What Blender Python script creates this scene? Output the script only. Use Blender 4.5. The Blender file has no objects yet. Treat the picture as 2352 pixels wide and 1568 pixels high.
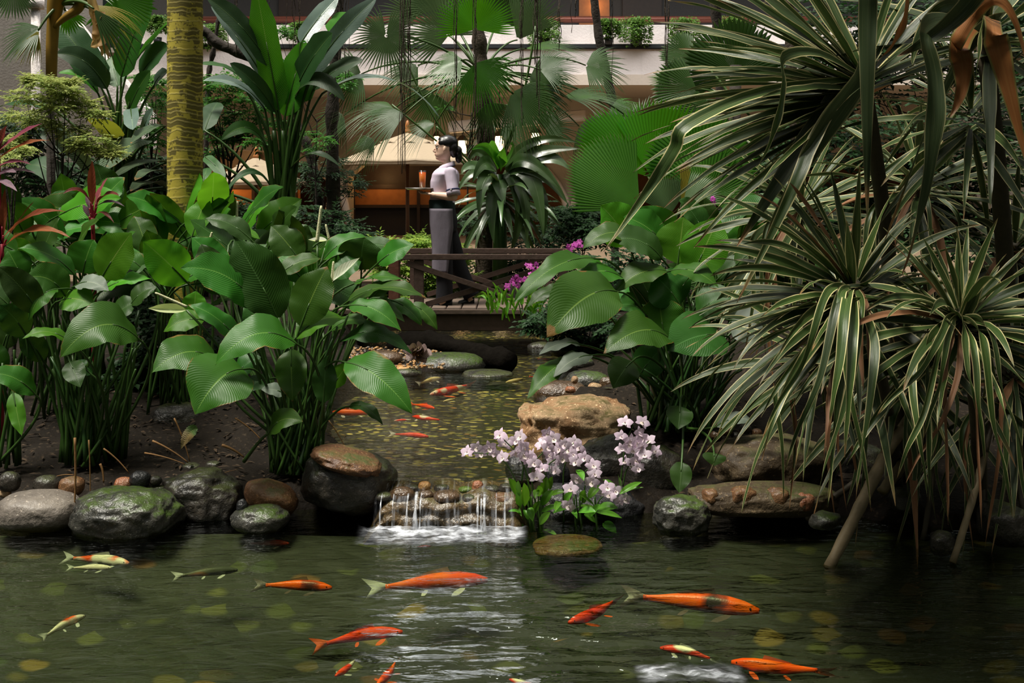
import bpy, bmesh, math, random
from mathutils import Vector, Matrix, noise as mnoise
R = random.Random(7)
SC = bpy.context.scene
COL = SC.collection
PI = math.pi

# ------------------------------------------------------------------ camera
F = 2352 * 40 / 36.0          # focal length in pixels of a 2352 px wide frame
CAMZ, HOR = 1.66, 420.0       # eye height above the lower pond, horizon row
cd = bpy.data.cameras.new('camera'); cam = bpy.data.objects.new('camera', cd); COL.objects.link(cam)
cam.location = (0, 0, CAMZ); cam.rotation_euler = (PI/2, 0, 0)
cd.lens = 40; cd.sensor_width = 36; cd.shift_y = -(784 - HOR) / 2352; cd.clip_start = .05; cd.clip_end = 200
SC.camera = cam

# ------------------------------------------------------------------ view, sky, lights
vs = SC.view_settings
vs.view_transform = 'Standard'; vs.look = 'None'; vs.gamma = 1; vs.use_curve_mapping = False
vs.exposure = 0.3
w = bpy.data.worlds.new('sky'); SC.world = w; w.use_nodes = True
n_, l_ = w.node_tree.nodes, w.node_tree.links
bg = n_['Background']; tc = n_.new('ShaderNodeTexCoord'); sx = n_.new('ShaderNodeSeparateXYZ'); rp = n_.new('ShaderNodeValToRGB')
l_.new(tc.outputs['Generated'], sx.inputs[0]); l_.new(sx.outputs['Z'], rp.inputs[0]); l_.new(rp.outputs[0], bg.inputs[0])
e = rp.color_ramp.elements                      # dark courtyard walls all round, open bright roof above
e[0].position = .30; e[0].color = (.018, .024, .02, 1)
e[1].position = .80; e[1].color = (1, .97, .86, 1)
m_ = e.new(.55); m_.color = (.16, .19, .17, 1)
bg.inputs[1].default_value = 0.62
ad = bpy.data.lights.new('balcony_fill', 'AREA'); al = bpy.data.objects.new('balcony_fill', ad); COL.objects.link(al)
ad.shape = 'RECTANGLE'; ad.size = 16; ad.size_y = 5; ad.energy = 1000; ad.color = (1, .97, .95); al.location = (2, 14.5, 10.5); al.rotation_euler = (math.radians(52), 0, 0)  # added area light that brightens the balcony front
sd = bpy.data.lights.new('sun', 'SUN'); sun = bpy.data.objects.new('sun', sd); COL.objects.link(sun)
sd.energy = 4.6; sd.angle = math.radians(16); sd.color = (1, .95, .84)
sun.rotation_euler = Vector((.34, .13, -.93)).to_track_quat('-Z', 'Y').to_euler()
SC.cycles.max_bounces = 6; SC.cycles.transparent_max_bounces = 12; SC.cycles.caustics_reflective = False; SC.cycles.caustics_refractive = False
SC.cycles.diffuse_bounces = 2; SC.cycles.glossy_bounces = 2; SC.cycles.transmission_bounces = 4

# ------------------------------------------------------------------ placement helpers
def P(px, py, Y):                               # a point seen at (px, py) standing Y metres away
    return Vector(((px - 1176) / F * Y, Y, CAMZ - (py - HOR) / F * Y))
def G(px, py, z):                               # the point of the level z seen there
    return P(px, py, (CAMZ - z) * F / (py - HOR))
def M(px, Y): return px / F * Y                 # picture length to metres at distance Y
def sm(a, b, x):
    t = min(1, max(0, (x - a) / (b - a))); return t * t * (3 - 2 * t)
def lerp(a, b, t): return a + (b - a) * t
def nz(x, y=0, z=0): return mnoise.noise(Vector((x, y, z)))

# ------------------------------------------------------------------ objects
def wloc(o):
    v = Vector((0, 0, 0))
    while o: v = v + Vector(o.location); o = o.parent
    return v
def mk(name, vf, mat, parent=None, smooth=True, loc=None):
    """one mesh object from (verts, faces[, uvs]) given in world space"""
    V, Fc = vf[0], vf[1]
    o0 = wloc(parent) if parent else (Vector(loc) if loc is not None else Vector((0, 0, 0)))
    me = bpy.data.meshes.new(name)
    me.from_pydata([(v[0] - o0[0], v[1] - o0[1], v[2] - o0[2]) for v in V], [], Fc)
    if len(vf) > 2 and vf[2]:
        ul = me.uv_layers.new(name='UVMap'); uv = vf[2]
        ul.data.foreach_set('uv', [c for lp in me.loops for c in uv[lp.vertex_index]])
    if smooth: me.polygons.foreach_set('use_smooth', [True] * len(me.polygons))
    mats = mat if isinstance(mat, (list, tuple)) else [mat]
    for m in mats: me.materials.append(m)
    if len(vf) > 3 and vf[3]: me.polygons.foreach_set('material_index', vf[3])
    me.update()
    o = bpy.data.objects.new(name, me); COL.objects.link(o)
    if parent: o.parent = parent
    elif loc is not None: o.location = loc
    return o
def tag(o, label, cat, group=None, kind=None):
    o['label'] = label; o['category'] = cat
    if group: o['group'] = group
    if kind: o['kind'] = kind
    return o
def thing(name, loc, label, cat, group=None):
    o = bpy.data.objects.new(name, None); COL.objects.link(o); o.location = loc; o.empty_display_size = .1
    return tag(o, label, cat, group)
def struct(o):
    o['kind'] = 'structure'; return o
def merge(*ms):
    V, Fc, U, MI = [], [], [], []
    for m in ms:
        k = len(V); V += list(m[0]); Fc += [tuple(i + k for i in f) for f in m[1]]
        U += list(m[2]) if len(m) > 2 and m[2] else [(0, 0)] * len(m[0])
        MI += list(m[3]) if len(m) > 3 and m[3] else [0] * len(m[1])
    return V, Fc, U, MI
def setmi(m, i): return m[0], m[1], (m[2] if len(m) > 2 else None), [i] * len(m[1])

# ------------------------------------------------------------------ shapes
def grid(rows, close_u=False):
    """rows of points -> quads, uv (along, across)"""
    V, Fc, U = [], [], []; n = len(rows); m = len(rows[0])
    for i, r in enumerate(rows):
        for j, p in enumerate(r):
            V.append(tuple(p)); U.append((i / (n - 1), j / (m - 1) if not close_u else j / m))
    for i in range(n - 1):
        for j in range(m if close_u else m - 1):
            a = i * m + j; b = i * m + (j + 1) % m
            Fc.append((a, b, b + m, a + m))
    return V, Fc, U
def frame(d, ref=Vector((0, 0, 1))):
    d = d.normalized(); s = d.cross(ref)
    if s.length < 1e-4: s = d.cross(Vector((1, 0, 0)))
    s.normalize(); return s, s.cross(d)
def tube(pts, rad, n=8, cap=True):
    pts = [Vector(p) for p in pts]; k = len(pts); rows = []
    ref = Vector((0, 0, 1)) if abs((pts[-1] - pts[0]).normalized().z) < .9 else Vector((0, 1, 0))
    for i, p in enumerate(pts):
        d = pts[min(i + 1, k - 1)] - pts[max(i - 1, 0)]
        s, u = frame(d, ref); r = rad(i / (k - 1)) if callable(rad) else (rad[i] if isinstance(rad, (list, tuple)) else rad)
        rows.append([p + s * math.cos(2*PI*j/n) * r + u * math.sin(2*PI*j/n) * r for j in range(n)])
    V, Fc, U = grid(rows, True)
    if cap: Fc += [tuple(range(n - 1, -1, -1)), tuple((k - 1) * n + j for j in range(n))]
    return V, Fc, U
def bez(a, b, c, n=10):
    a, b, c = Vector(a), Vector(b), Vector(c)
    return [a * (1-t)**2 + b * 2*t*(1-t) + c * t*t for t in [i / n for i in range(n + 1)]]
def path(pts, n=6):                              # Catmull-Rom through points
    pts = [Vector(p) for p in pts]; out = []; q = [pts[0]*2 - pts[1]] + pts + [pts[-1]*2 - pts[-2]]
    for i in range(1, len(q) - 2):
        for j in range(n):
            t = j / n; a, b, c, d = q[i-1], q[i], q[i+1], q[i+2]
            out.append(.5*((2*b) + (c-a)*t + (2*a-5*b+4*c-d)*t*t + (3*b-a-3*c+d)*t**3))
    return out + [pts[-1]]
def box(c, s, rot=None, bev=0):
    x, y, z = s[0]/2, s[1]/2, s[2]/2; c = Vector(c)
    bm = bmesh.new(); bmesh.ops.create_cube(bm, size=1)
    for v in bm.verts: v.co = Vector((v.co.x*s[0], v.co.y*s[1], v.co.z*s[2]))
    if bev: bmesh.ops.bevel(bm, geom=bm.edges[:], offset=bev, segments=2, affect='EDGES')
    bm.verts.index_update()
    V = [(rot @ v.co if rot else v.co) + c for v in bm.verts]; Fc = [tuple(v.index for v in f.verts) for f in bm.faces]
    bm.free(); return V, Fc, None
def beam(a, b, wd, ht, bev=.004, ref=Vector((0, 0, 1))):  # a bar from a to b
    a, b = Vector(a), Vector(b); d = b - a; L = d.length; d.normalize(); s, u = frame(d, ref)
    rot = Matrix((d, s, u)).transposed()
    return box((a + b) / 2, (L, wd, ht), rot, bev)
def lathe(prof, c, n=24, sx=1, sy=1):
    c = Vector(c); rows = [[c + Vector((r*math.cos(2*PI*j/n)*sx, r*math.sin(2*PI*j/n)*sy, z)) for j in range(n)] for r, z in prof]
    return grid(rows, True)
_ICO = {}
def ico(sub):
    if sub not in _ICO:
        bm = bmesh.new(); bmesh.ops.create_icosphere(bm, subdivisions=sub, radius=1); bm.verts.index_update()
        _ICO[sub] = ([v.co.copy() for v in bm.verts], [tuple(v.index for v in f.verts) for f in bm.faces]); bm.free()
    return _ICO[sub]
def blob(c, r, sub=3, rough=0, seed=0, fq=1.5, rz=0, tilt=0, power=1, flat=None):
    """stone: noise-displaced, squared-off ellipsoid"""
    c = Vector(c); V0, Fc = ico(sub); V = []; rot = Matrix.Rotation(rz, 3, 'Z') @ Matrix.Rotation(tilt, 3, 'Y')
    for v in V0:
        p = v.copy()
        if power != 1:
            p = Vector([math.copysign(abs(k)**power, k) for k in p])
        d = 1 + rough * (nz(v.x*fq+seed, v.y*fq, v.z*fq) + .5*nz(v.x*fq*2.3, v.y*fq*2.3+seed, v.z*fq*2.3) + .25*nz(v.x*fq*5, v.y*fq*5+seed, v.z*fq*5))
        p = Vector((p.x*r[0], p.y*r[1], p.z*r[2])) * d
        if flat is not None: p.z = max(p.z, -flat * r[2])
        V.append(rot @ p + c)
    return V, Fc, None

# ------------------------------------------------------------------ material toolkit
class NT:
    def __init__(s, name):
        s.mat = bpy.data.materials.new(name); s.mat.use_nodes = True; s.t = s.mat.node_tree
        s.t.nodes.clear(); s.out = s.t.nodes.new('ShaderNodeOutputMaterial')
    def n(s, typ, **kw):
        x = s.t.nodes.new('ShaderNode' + typ)
        for k, v in kw.items(): setattr(x, k, v)
        return x
    def put(s, sock, v):
        if isinstance(v, bpy.types.NodeSocket): s.t.links.new(v, sock)
        else:
            if hasattr(sock.default_value, '__len__') and len(v) == 3 and len(sock.default_value) == 4: v = (*v, 1)
            sock.default_value = v
    def m(s, op, a, b=0, c=None, clamp=False):
        x = s.n('Math', operation=op, use_clamp=clamp); s.put(x.inputs[0], a); s.put(x.inputs[1], b)
        if c is not None: s.put(x.inputs[2], c)
        return x.outputs[0]
    def mix(s, f, a, b, typ='MIX'):
        x = s.n('Mix', data_type='RGBA', blend_type=typ); s.put(x.inputs[0], f); s.put(x.inputs[6], a); s.put(x.inputs[7], b)
        return x.outputs[2]
    def step(s, v, a, b):
        x = s.n('MapRange', interpolation_type='SMOOTHSTEP'); s.put(x.inputs[0], v); s.put(x.inputs[1], a); s.put(x.inputs[2], b)
        return x.outputs[0]
    def coord(s, which='Object', scale=(1, 1, 1), rot=(0, 0, 0)):
        if which == 'World':
            g = s.n('NewGeometry').outputs['Position']
        else: g = s.n('TexCoord').outputs[which]
        mp = s.n('Mapping'); s.put(mp.inputs[0], g); mp.inputs['Scale'].default_value = scale; mp.inputs['Rotation'].default_value = rot
        return mp.outputs[0]
    def noise(s, vec, scale, detail=3, rough=.55, dist=0, out=0):
        x = s.n('TexNoise'); s.put(x.inputs['Vector'], vec)
        x.inputs['Scale'].default_value = scale; x.inputs['Detail'].default_value = detail; x.inputs['Roughness'].default_value = rough; x.inputs['Distortion'].default_value = dist
        return x.outputs[out]
    def vor(s, vec, scale, feature='F1', out='Distance', rnd=1):
        x = s.n('TexVoronoi', feature=feature); s.put(x.inputs['Vector'], vec); x.inputs['Scale'].default_value = scale; x.inputs['Randomness'].default_value = rnd
        return x.outputs[out]
    def bump(s, h, strength=.3, dist=.01, nrm=None):
        x = s.n('Bump'); s.put(x.inputs['Height'], h); x.inputs['Strength'].default_value = strength; x.inputs['Distance'].default_value = dist
        if nrm is not None: s.put(x.inputs['Normal'], nrm)
        return x.outputs[0]
    def bsdf(s, col, rough=.5, nrm=None, spec=.5, metal=0, emit=None, es=0, trans=0, sheen=0, coat=0):
        x = s.n('BsdfPrincipled'); s.put(x.inputs['Base Color'], col); s.put(x.inputs['Roughness'], rough); s.put(x.inputs['Metallic'], metal)
        x.inputs['Specular IOR Level'].default_value = spec; x.inputs['Transmission Weight'].default_value = trans; x.inputs['Coat Weight'].default_value = coat
        if nrm is not None: s.put(x.inputs['Normal'], nrm)
        if emit is not None: s.put(x.inputs['Emission Color'], emit); s.put(x.inputs['Emission Strength'], es)
        return x.outputs[0]
    def ms(s, f, a, b):
        x = s.n('MixShader'); s.put(x.inputs[0], f); s.put(x.inputs[1], a); s.put(x.inputs[2], b); return x.outputs[0]
    def fin(s, sh):
        s.put(s.out.inputs[0], sh); return s.mat
    def ramp(s, f, stops):
        x = s.n('ValToRGB'); s.put(x.inputs[0], f); el = x.color_ramp.elements
        el[0].position, el[0].color = stops[0][0], (*stops[0][1], 1); el[1].position, el[1].color = stops[-1][0], (*stops[-1][1], 1)
        for p, c in stops[1:-1]: q = el.new(p); q.color = (*c, 1)
        return x.outputs[0]

def m_plain(name, col, rough=.6, var=.25, scale=30, bump=.1, spec=.4, metal=0, coord='Object'):
    t = NT(name); c = t.coord(coord); nn = t.noise(c, scale, 4)
    d = tuple(k * (1 - var) for k in col); u = tuple(min(1, k * (1 + var)) for k in col)
    return t.fin(t.bsdf(t.mix(nn, d, u), rough, t.bump(nn, bump, .01), spec, metal))
def m_stone(name, a, b, moss=None, mossamt=.5, rough=.55, scale=6, wet=.5):
    t = NT(name); c = t.coord('Object'); g = t.noise(c, scale, 6, .65); f = t.noise(c, scale * 6, 4)
    col = t.mix(t.step(g, .35, .65), a, b); col = t.mix(t.m('MULTIPLY', f, .5), col, (.02, .018, .015), 'MULTIPLY')
    col = t.mix(t.step(t.noise(c, scale*14, 2), .62, .7), col, tuple(k*1.5 for k in b))
    if moss:
        up = t.n('SeparateXYZ'); t.put(up.inputs[0], t.n('NewGeometry').outputs['Normal'])
        k = t.m('MULTIPLY', t.step(t.m('ADD', t.m('MULTIPLY', up.outputs[2], .35), g), 1.05 - mossamt, 1.25 - mossamt), t.step(f, .25, .5))
        col = t.mix(k, col, t.mix(f, moss, tuple(q * 2 for q in moss)))
    return t.fin(t.bsdf(col, t.m('ADD', rough - .15, t.m('MULTIPLY', f, .3)), t.bump(t.m('ADD', g, t.m('MULTIPLY', f, .5)), .6, .03), wet))
def m_leaf(name, base, light, vein, trans=.3, rough=.38, freq=26, slant=9, bump=.35, hue=.12, spots=None, veinw=.018, spec=.26, tcol=None, ramp=None):
    """leaf blade: uv.x along the midrib, uv.y across"""
    t = NT(name); uv = t.n('SeparateXYZ'); t.put(uv.inputs[0], t.n('TexCoord').outputs['UV']); u, v = uv.outputs[0], uv.outputs[1]
    a = t.m('ABSOLUTE', t.m('SUBTRACT', v, .5)); rnd = t.n('ObjectInfo').outputs['Random']
    wv = t.m('SINE', t.m('MULTIPLY', t.m('ADD', t.m('SUBTRACT', t.m('MULTIPLY', u, freq), t.m('MULTIPLY', t.m('POWER', a, 1.25), slant)), t.m('MULTIPLY', t.noise(t.coord('Object'), 6, 2), .8)), 2 * PI))
    wv = t.m('ADD', t.m('MULTIPLY', wv, .5), .5)
    c = t.coord('Object'); nn = t.noise(c, 5, 3)
    col = t.mix(t.m('ADD', t.m('MULTIPLY', nn, .6), t.m('MULTIPLY', rnd, .4)), base, light)
    if ramp: col = t.mix(t.m('MULTIPLY', t.step(u, ramp[0], ramp[1]), nn), col, ramp[2])
    col = t.mix(t.m('MULTIPLY', t.m('POWER', wv, 3), .11), col, tuple(k * .45 for k in base))
    mid = t.m('SUBTRACT', 1, t.step(a, veinw * .4, veinw))
    col = t.mix(t.m('MULTIPLY', mid, .85), col, vein)
    if spots: col = t.mix(t.step(t.m('ADD', t.noise(c, 9, 4), t.m('MULTIPLY', t.m('MAXIMUM', t.step(u, .8, 1.05), t.step(a, .42, .53)), .28)), .72, .8), col, spots)
    hs = t.n('HueSaturation'); t.put(hs.inputs['Hue'], t.m('ADD', .5 - hue * .16, t.m('MULTIPLY', rnd, hue * .32))); t.put(hs.inputs['Value'], t.m('ADD', .75, t.m('MULTIPLY', rnd, .5))); t.put(hs.inputs['Color'], col)
    col = hs.outputs[0]
    h = t.m('ADD', t.m('MULTIPLY', wv, 1), t.m('MULTIPLY', mid, -2))
    nr = t.bump(h, bump, .006)
    tr = t.n('BsdfTranslucent'); t.put(tr.inputs[0], t.mix(.5, col, tcol or (light[0]*1.6+.05, light[1]*1.9, light[2]*.7)))
    return t.fin(t.ms(trans, t.bsdf(col, t.m('ADD', rough, t.m('MULTIPLY', nn, .15)), nr, spec), tr.outputs[0]))
# ------------------------------------------------------------------ materials
def mat_ground():
    t = NT('soil'); c = t.coord('World'); g = t.noise(c, 3, 6, .65); f = t.noise(c, 40, 4); v = t.vor(c, 28)
    col = t.mix(g, (.005, .004, .003), (.022, .016, .011)); col = t.mix(t.step(f, .55, .72), col, (.05, .037, .025))
    z = t.n('SeparateXYZ'); t.put(z.inputs[0], c)
    return t.fin(t.bsdf(col, t.m('ADD', .55, t.m('MULTIPLY', f, .5)), t.bump(t.m('ADD', t.m('ADD', g, f), t.m('MULTIPLY', v, -.6)), .5, .015), .12))
def mat_bed(name, cols, dark, scale, thr):
    """pebbles and sunk leaves on a pond floor"""
    t = NT(name); c = t.coord('World', (.7, 1.15, .3)); ds = t.noise(c, 6, 2, out=1)
    cc = t.n('VectorMath', operation='ADD'); t.put(cc.inputs[0], c); sc_ = t.n('VectorMath', operation='SCALE'); t.put(sc_.inputs[0], ds); sc_.inputs['Scale'].default_value = .06; t.put(cc.inputs[1], sc_.outputs[0]); c2 = cc.outputs[0]
    v = t.vor(c2, scale); vc = t.vor(c2, scale, out='Color'); s = t.n('SeparateColor'); t.put(s.inputs[0], vc)
    col = t.ramp(s.outputs[0], cols); g = t.noise(c, 1.6, 4)
    keep = t.m('MULTIPLY', t.m('MULTIPLY', t.step(s.outputs[1], thr, thr + .1), t.step(v, .62, .4)), t.step(g, .3, .6))
    col = t.mix(keep, t.mix(g, dark, tuple(k * 3.2 for k in dark)), col)
    return t.fin(t.bsdf(col, .7, t.bump(t.m('SUBTRACT', 1, v), .5, .02)))
def mat_water(name, tint, scale, strength, refl=1.0, dist=.02, splash=None):
    t = NT(name); c = t.coord('World', scale); c2 = t.coord('World', (scale[0]*.45, scale[1]*.45, 1), (0, 0, .35))
    h = t.m('ADD', t.noise(c, 5, 3, .55, .6), t.m('MULTIPLY', t.noise(c2, 14, 3, .6, .8), .45))
    if splash:
        d = t.n('VectorMath', operation='DISTANCE'); t.put(d.inputs[0], t.n('NewGeometry').outputs['Position']); d.inputs[1].default_value = splash
        h = t.m('MULTIPLY', h, t.m('ADD', .9, t.m('MULTIPLY', t.m('SUBTRACT', 1, t.step(d.outputs['Value'], .1, 1.5)), t.m('MULTIPLY', t.step(t.noise(c, 2.2, 2), .42, .62), 3.2))))
    nr = t.bump(h, strength, dist)
    fr = t.n('Fresnel'); fr.inputs[0].default_value = 1.33; t.put(fr.inputs['Normal'], nr)
    gl = t.n('BsdfGlossy'); gl.inputs['Roughness'].default_value = .05; t.put(gl.inputs['Normal'], nr); t.put(gl.inputs[0], (.95, 1, 1))
    tr = t.n('BsdfTransparent'); t.put(tr.inputs[0], tint)
    return t.fin(t.ms(t.m('MULTIPLY', fr.outputs[0], refl, clamp=True), tr.outputs[0], gl.outputs[0]))
def mat_wall(name, a, b, bump=.25):
    t = NT(name); c = t.coord('World'); g = t.noise(c, 1.3, 5); f = t.noise(c, 26, 3)
    st = t.noise(t.coord('World', (3, 3, .25)), 2.2, 4)                   # rain streaks
    col = t.mix(g, a, b); col = t.mix(t.m('MULTIPLY', t.step(st, .55, .75), .25), col, tuple(k * .6 for k in a))
    return t.fin(t.bsdf(col, .8, t.bump(f, bump, .02), .3))
MAT = {}
MAT['soil'] = mat_ground()
MAT['plaster'] = mat_wall('rough_white_render', (.66, .60, .58), (.78, .72, .70), .5)
MAT['beige'] = mat_wall('beige_render', (.33, .29, .235), (.41, .36, .30))
MAT['grey_wall'] = mat_wall('grey_render', (.22, .2, .18), (.29, .265, .235))
MAT['cream'] = m_plain('cream_paint', (.62, .54, .46), .6, .1)
MAT['dark_metal'] = m_plain('dark_metal', (.02, .022, .024), .4, .2)
MAT['copper'] = m_plain('copper_rail', (.19, .06, .04), .35, .2, metal=.3)
MAT['orange_wood'] = m_plain('amber_timber', (.34, .13, .035), .45, .3, 8)
MAT['dark_wood'] = m_plain('dark_timber', (.03, .017, .01), .5, .4, 12)
MAT['black'] = m_plain('dark_interior', (.012, .009, .007), .6, .4)
MAT['tile'] = m_plain('terrace_paving', (.16, .11, .07), .6, .3, 6)
def mat_glow(name, col, s):
    t = NT(name); return t.fin(t.bsdf(col, .5, emit=col, es=s))
MAT['lantern'] = mat_glow('lit_lantern_glass', (1, .72, .38), 5)

# ------------------------------------------------------------------ ground and water
def interp(tab, y):
    if y <= tab[0][0]: return tab[0][1]
    for (a, va), (b, vb) in zip(tab, tab[1:]):
        if y <= b: return lerp(va, vb, (y - a) / (b - a))
    return tab[-1][1]
LW, UW = 0.0, 0.19
SHORE = [(-4, 5.45), (-2.2, 5.5), (-.9, 5.55), (0, 5.6), (1, 5.5), (1.8, 5.35), (2.6, 5.15), (4, 5.0)]
CL = [(5.5, -.62), (6.2, -.75), (7, -1.2), (8.2, -1.3), (8.7, -1.05), (8.95, -.25), (9.5, -.1), (9.85, -.9), (10.1, -1.4), (13, -1.5)]
CR = [(5.5, .04), (6.4, .04), (7.2, .08), (7.8, .22), (9, .34), (10, .55), (11, .9), (13, 1.2)]
def gh(x, y):
    b = .1 + .22 * sm(5.6, 7.2, y) + .12 * sm(7, 9, y) + .03 * nz(x*1.7, y*1.7) + .02 * nz(x*5, y*5, 3)
    if x < .3 and 8.3 < y < 10.2: b = min(b, .235 + .02 * nz(x*6, y*6))
    if .1 < x < 1.6 and 7.0 < y < 10.2: b = min(b, lerp(b, .17 + .2 * sm(.35, 1.5, x) + .02 * nz(x*6, y*6), sm(7, 7.4, y) * (1 - sm(9.7, 10.2, y))))
    if x > .4: b += .1 * sm(5.9, 6.6, y) * (1 - sm(6.9, 7.3, y) * (x < 1.6))
    d = min(x - interp(CL, y), interp(CR, y) - x)                         # stream channel
    if 5.3 < y < 13: b = lerp(b, .05 + .015 * nz(x*4, y*4), sm(-.16, .1, d))
    if d > -.1 and y < 5.75: b = min(b, .08)
    if y > 13.2: b = .42
    s = interp(SHORE, x) + .16 * nz(x*2.1, y*2.1, 7) + .05 * nz(x*7, y*7, 2); return lerp(-.62 + .03 * nz(x*3, y*3), b, sm(s - .02, s + .3, y))
ys = [1.5 + .35 * i for i in range(10)] + [4.95 + .07 * i for i in range(98)] + [11.9 + .5 * i for i in range(40)]
xs = [-12 + .8 * i for i in range(10)] + [-4 + .085 * i for i in range(95)] + [4.1 + .8 * i for i in range(11)]
struct(mk('ground', grid([[(x, y, gh(x, y)) for x in xs] for y in ys]), MAT['soil']))
bed_lo = mat_bed('murky_pond_floor', [(0, (.10, .10, .015)), (.5, (.02, .035, .008)), (.8, (.16, .10, .015)), (1, (.14, .055, .012))], (.0035, .0046, .0015), 11, .72)
bed_up = mat_bed('pebble_stream_floor', [(0, (.5, .42, .08)), (.35, (.10, .11, .02)), (.6, (.68, .58, .2)), (.8, (.2, .24, .03)), (1, (.42, .2, .05))], (.007, .0065, .002), 30, .56)
struct(mk('floor_pond', grid([[(x, y, lerp(-.405, -.05, sm(4.5, 5.65, y + 5.5 - interp(SHORE, x) + .25 * nz(x*1.7, y*1.7, 4))) + .02 * nz(x*2, y*2)) for x in [-5 + .25*i for i in range(41)]] for y in [1.5 + .15*i for i in range(28)]]), bed_lo))
def strip(tab_l, tab_r, y0, y1, n, z, grow=0, m=8):
    rows = []
    for i in range(n + 1):
        y = lerp(y0, y1, i / n); a, b = interp(tab_l, y) - grow, interp(tab_r, y) + grow
        rows.append([(lerp(a, b, j / m), y, z(lerp(a, b, j / m), y) if callable(z) else z) for j in range(m + 1)])
    return grid(rows)
struct(mk('floor_stream', strip(CL, CR, 5.72, 12.9, 60, lambda x, y: max(.075 + .02*nz(x*5, y*5), .02), .04), bed_up))
tag(mk('pond_water', grid([[(x, y, LW) for x in (-5, 0, 5)] for y in (1.5, 4, 6.1)]), mat_water('pond_surface', (.72, .78, .55), (1, 2.6, 1), .55, 1.0, .03, (.35, 3.95, 0))), 'dark green koi pond water in front of the little waterfall', 'water', kind='structure')
tag(mk('stream_water', strip(CL, CR, 5.62, 12.9, 40, UW, .12), mat_water('stream_surface', (.86, .84, .66), (1, 3, 1), .4, 1.0)), 'clear shallow stream water over gravel behind the waterfall', 'water', kind='structure')

# ------------------------------------------------------------------ building behind
def wall_y(name, x0, x1, z0, z1, y, th, mat): return struct(mk(name, box(((x0+x1)/2, y + th/2, (z0+z1)/2), (x1-x0, th, z1-z0)), mat, smooth=False))
struct(mk('floor', box((0, 24, .2), (34, 20, .5)), MAT['tile'], smooth=False))
# arcade wall with three flat arches
YW = 25.0; ARC = [(-6.1, 2.5, 2.4), (-1.4, 2.65, 2.55), (3.4, 2.1, 2.4), (8.2, 2.2, 2.4)]
def arch_top(x):
    for cx, hw, zt in ARC:
        q = (x - cx) / hw
        if abs(q) < 1: return .55 + (zt - .55) * (1 - abs(q)**2.6)**.5
    return .4
def arcade(th, dz, dy=0):
    cols = sorted(set([-14 + .15 * i for i in range(190)] + [cx + s * hw * k for cx, hw, _ in ARC for s in (-1, 1) for k in (1, .999, .97, .9)]))
    rows = []
    for x in cols:
        z = arch_top(x) + dz
        rows.append([(x, YW+dy, 4.4), (x, YW+dy, z), (x, YW+dy + th, z), (x, YW+dy + th, 4.4)])
    return grid(rows)
struct(mk('wall_back', arcade(.9, 0), MAT['beige'], smooth=False))
tr_m = []
for k, (cx, hw, zt) in enumerate(ARC[:3]):
    pts = [(cx + hw * 1.03 * s, YW - .04, .5 + (zt - .45) * max(0, 1 - abs(s)**2.6)**.5) for s in [-1 + i/16 for i in range(33)]]
    struct(mk('trim_%d' % (k + 1), tube(pts, .09, 8), MAT['cream']))
wall_y('wall_inner', -14, 14, .2, 4.4, 29.2, .2, MAT['orange_wood'])
struct(mk('ceiling', box((0, 26.6, 4.45), (30, 5.4, .1)), MAT['beige'], smooth=False))
# balcony
YB = 22.0
def zb(y): return CAMZ - (y - HOR) / F * YB
parapet = grid([[(x, YB - .0, zb(172)), (x, YB - .0, zb(113)), (x, YB + .06, zb(113)), (x, YB + .06, zb(102)), (x, YB + .45, zb(102)), (x, YB + .45, zb(50)), (x, YB + .6, zb(47)), (x, YB + .85, zb(47)), (x, YB + .85, zb(172))] for x in (-7.6, 9.5)])
struct(mk('balcony_parapet', parapet, MAT['plaster'], smooth=False))
struct(mk('balcony_slab', box((1, YB + 1.6, (zb(172)+zb(196))/2), (17.2, 3.36, zb(172)-zb(196))), MAT['cream'], smooth=False))
tag(mk('planter_ledge', box((1, YB + .0, zb(107)), (17.2, .16, M(10, YB)), bev=.01), MAT['dark_metal'], smooth=False), 'long dark metal ledge running along the white balcony front', 'ledge')
rl = thing('handrail', (1, YB + .7, zb(47)), 'round copper coloured handrail along the top of the balcony', 'railing')
mk('rail', tube([(-7.6, YB + .7, zb(33)), (9.5, YB + .7, zb(33))], M(8, YB), 12), MAT['copper'], rl)
for i in range(9):
    x = -7 + 2 * i; mk('rail_post', box((x, YB + .7, (zb(47)+zb(36))/2), (.04, .04, zb(36)-zb(47)+.06)), MAT['dark_metal'], rl, False)
wall_y('wall_upper', -9, 11, 4.2, 8, 25.6, .2, m_plain('dim_corridor_wall', (.05, .048, .046), .7))
for k, (a, b) in enumerate([(1330, 1400), (1430, 1520), (640, 760)]):
    struct(mk('door_%d' % (k+1), box((P((a+b)/2, 0, 25.5)[0], 25.55, 5.6), (M(b-a, 25.5), .08, 2.6)), MAT['dark_wood'] if k else MAT['orange_wood'], smooth=False))
struct(mk('balcony_ceiling', box((1, 24, 7.6), (18, 4, .2)), MAT['grey_wall'], smooth=False))
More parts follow.
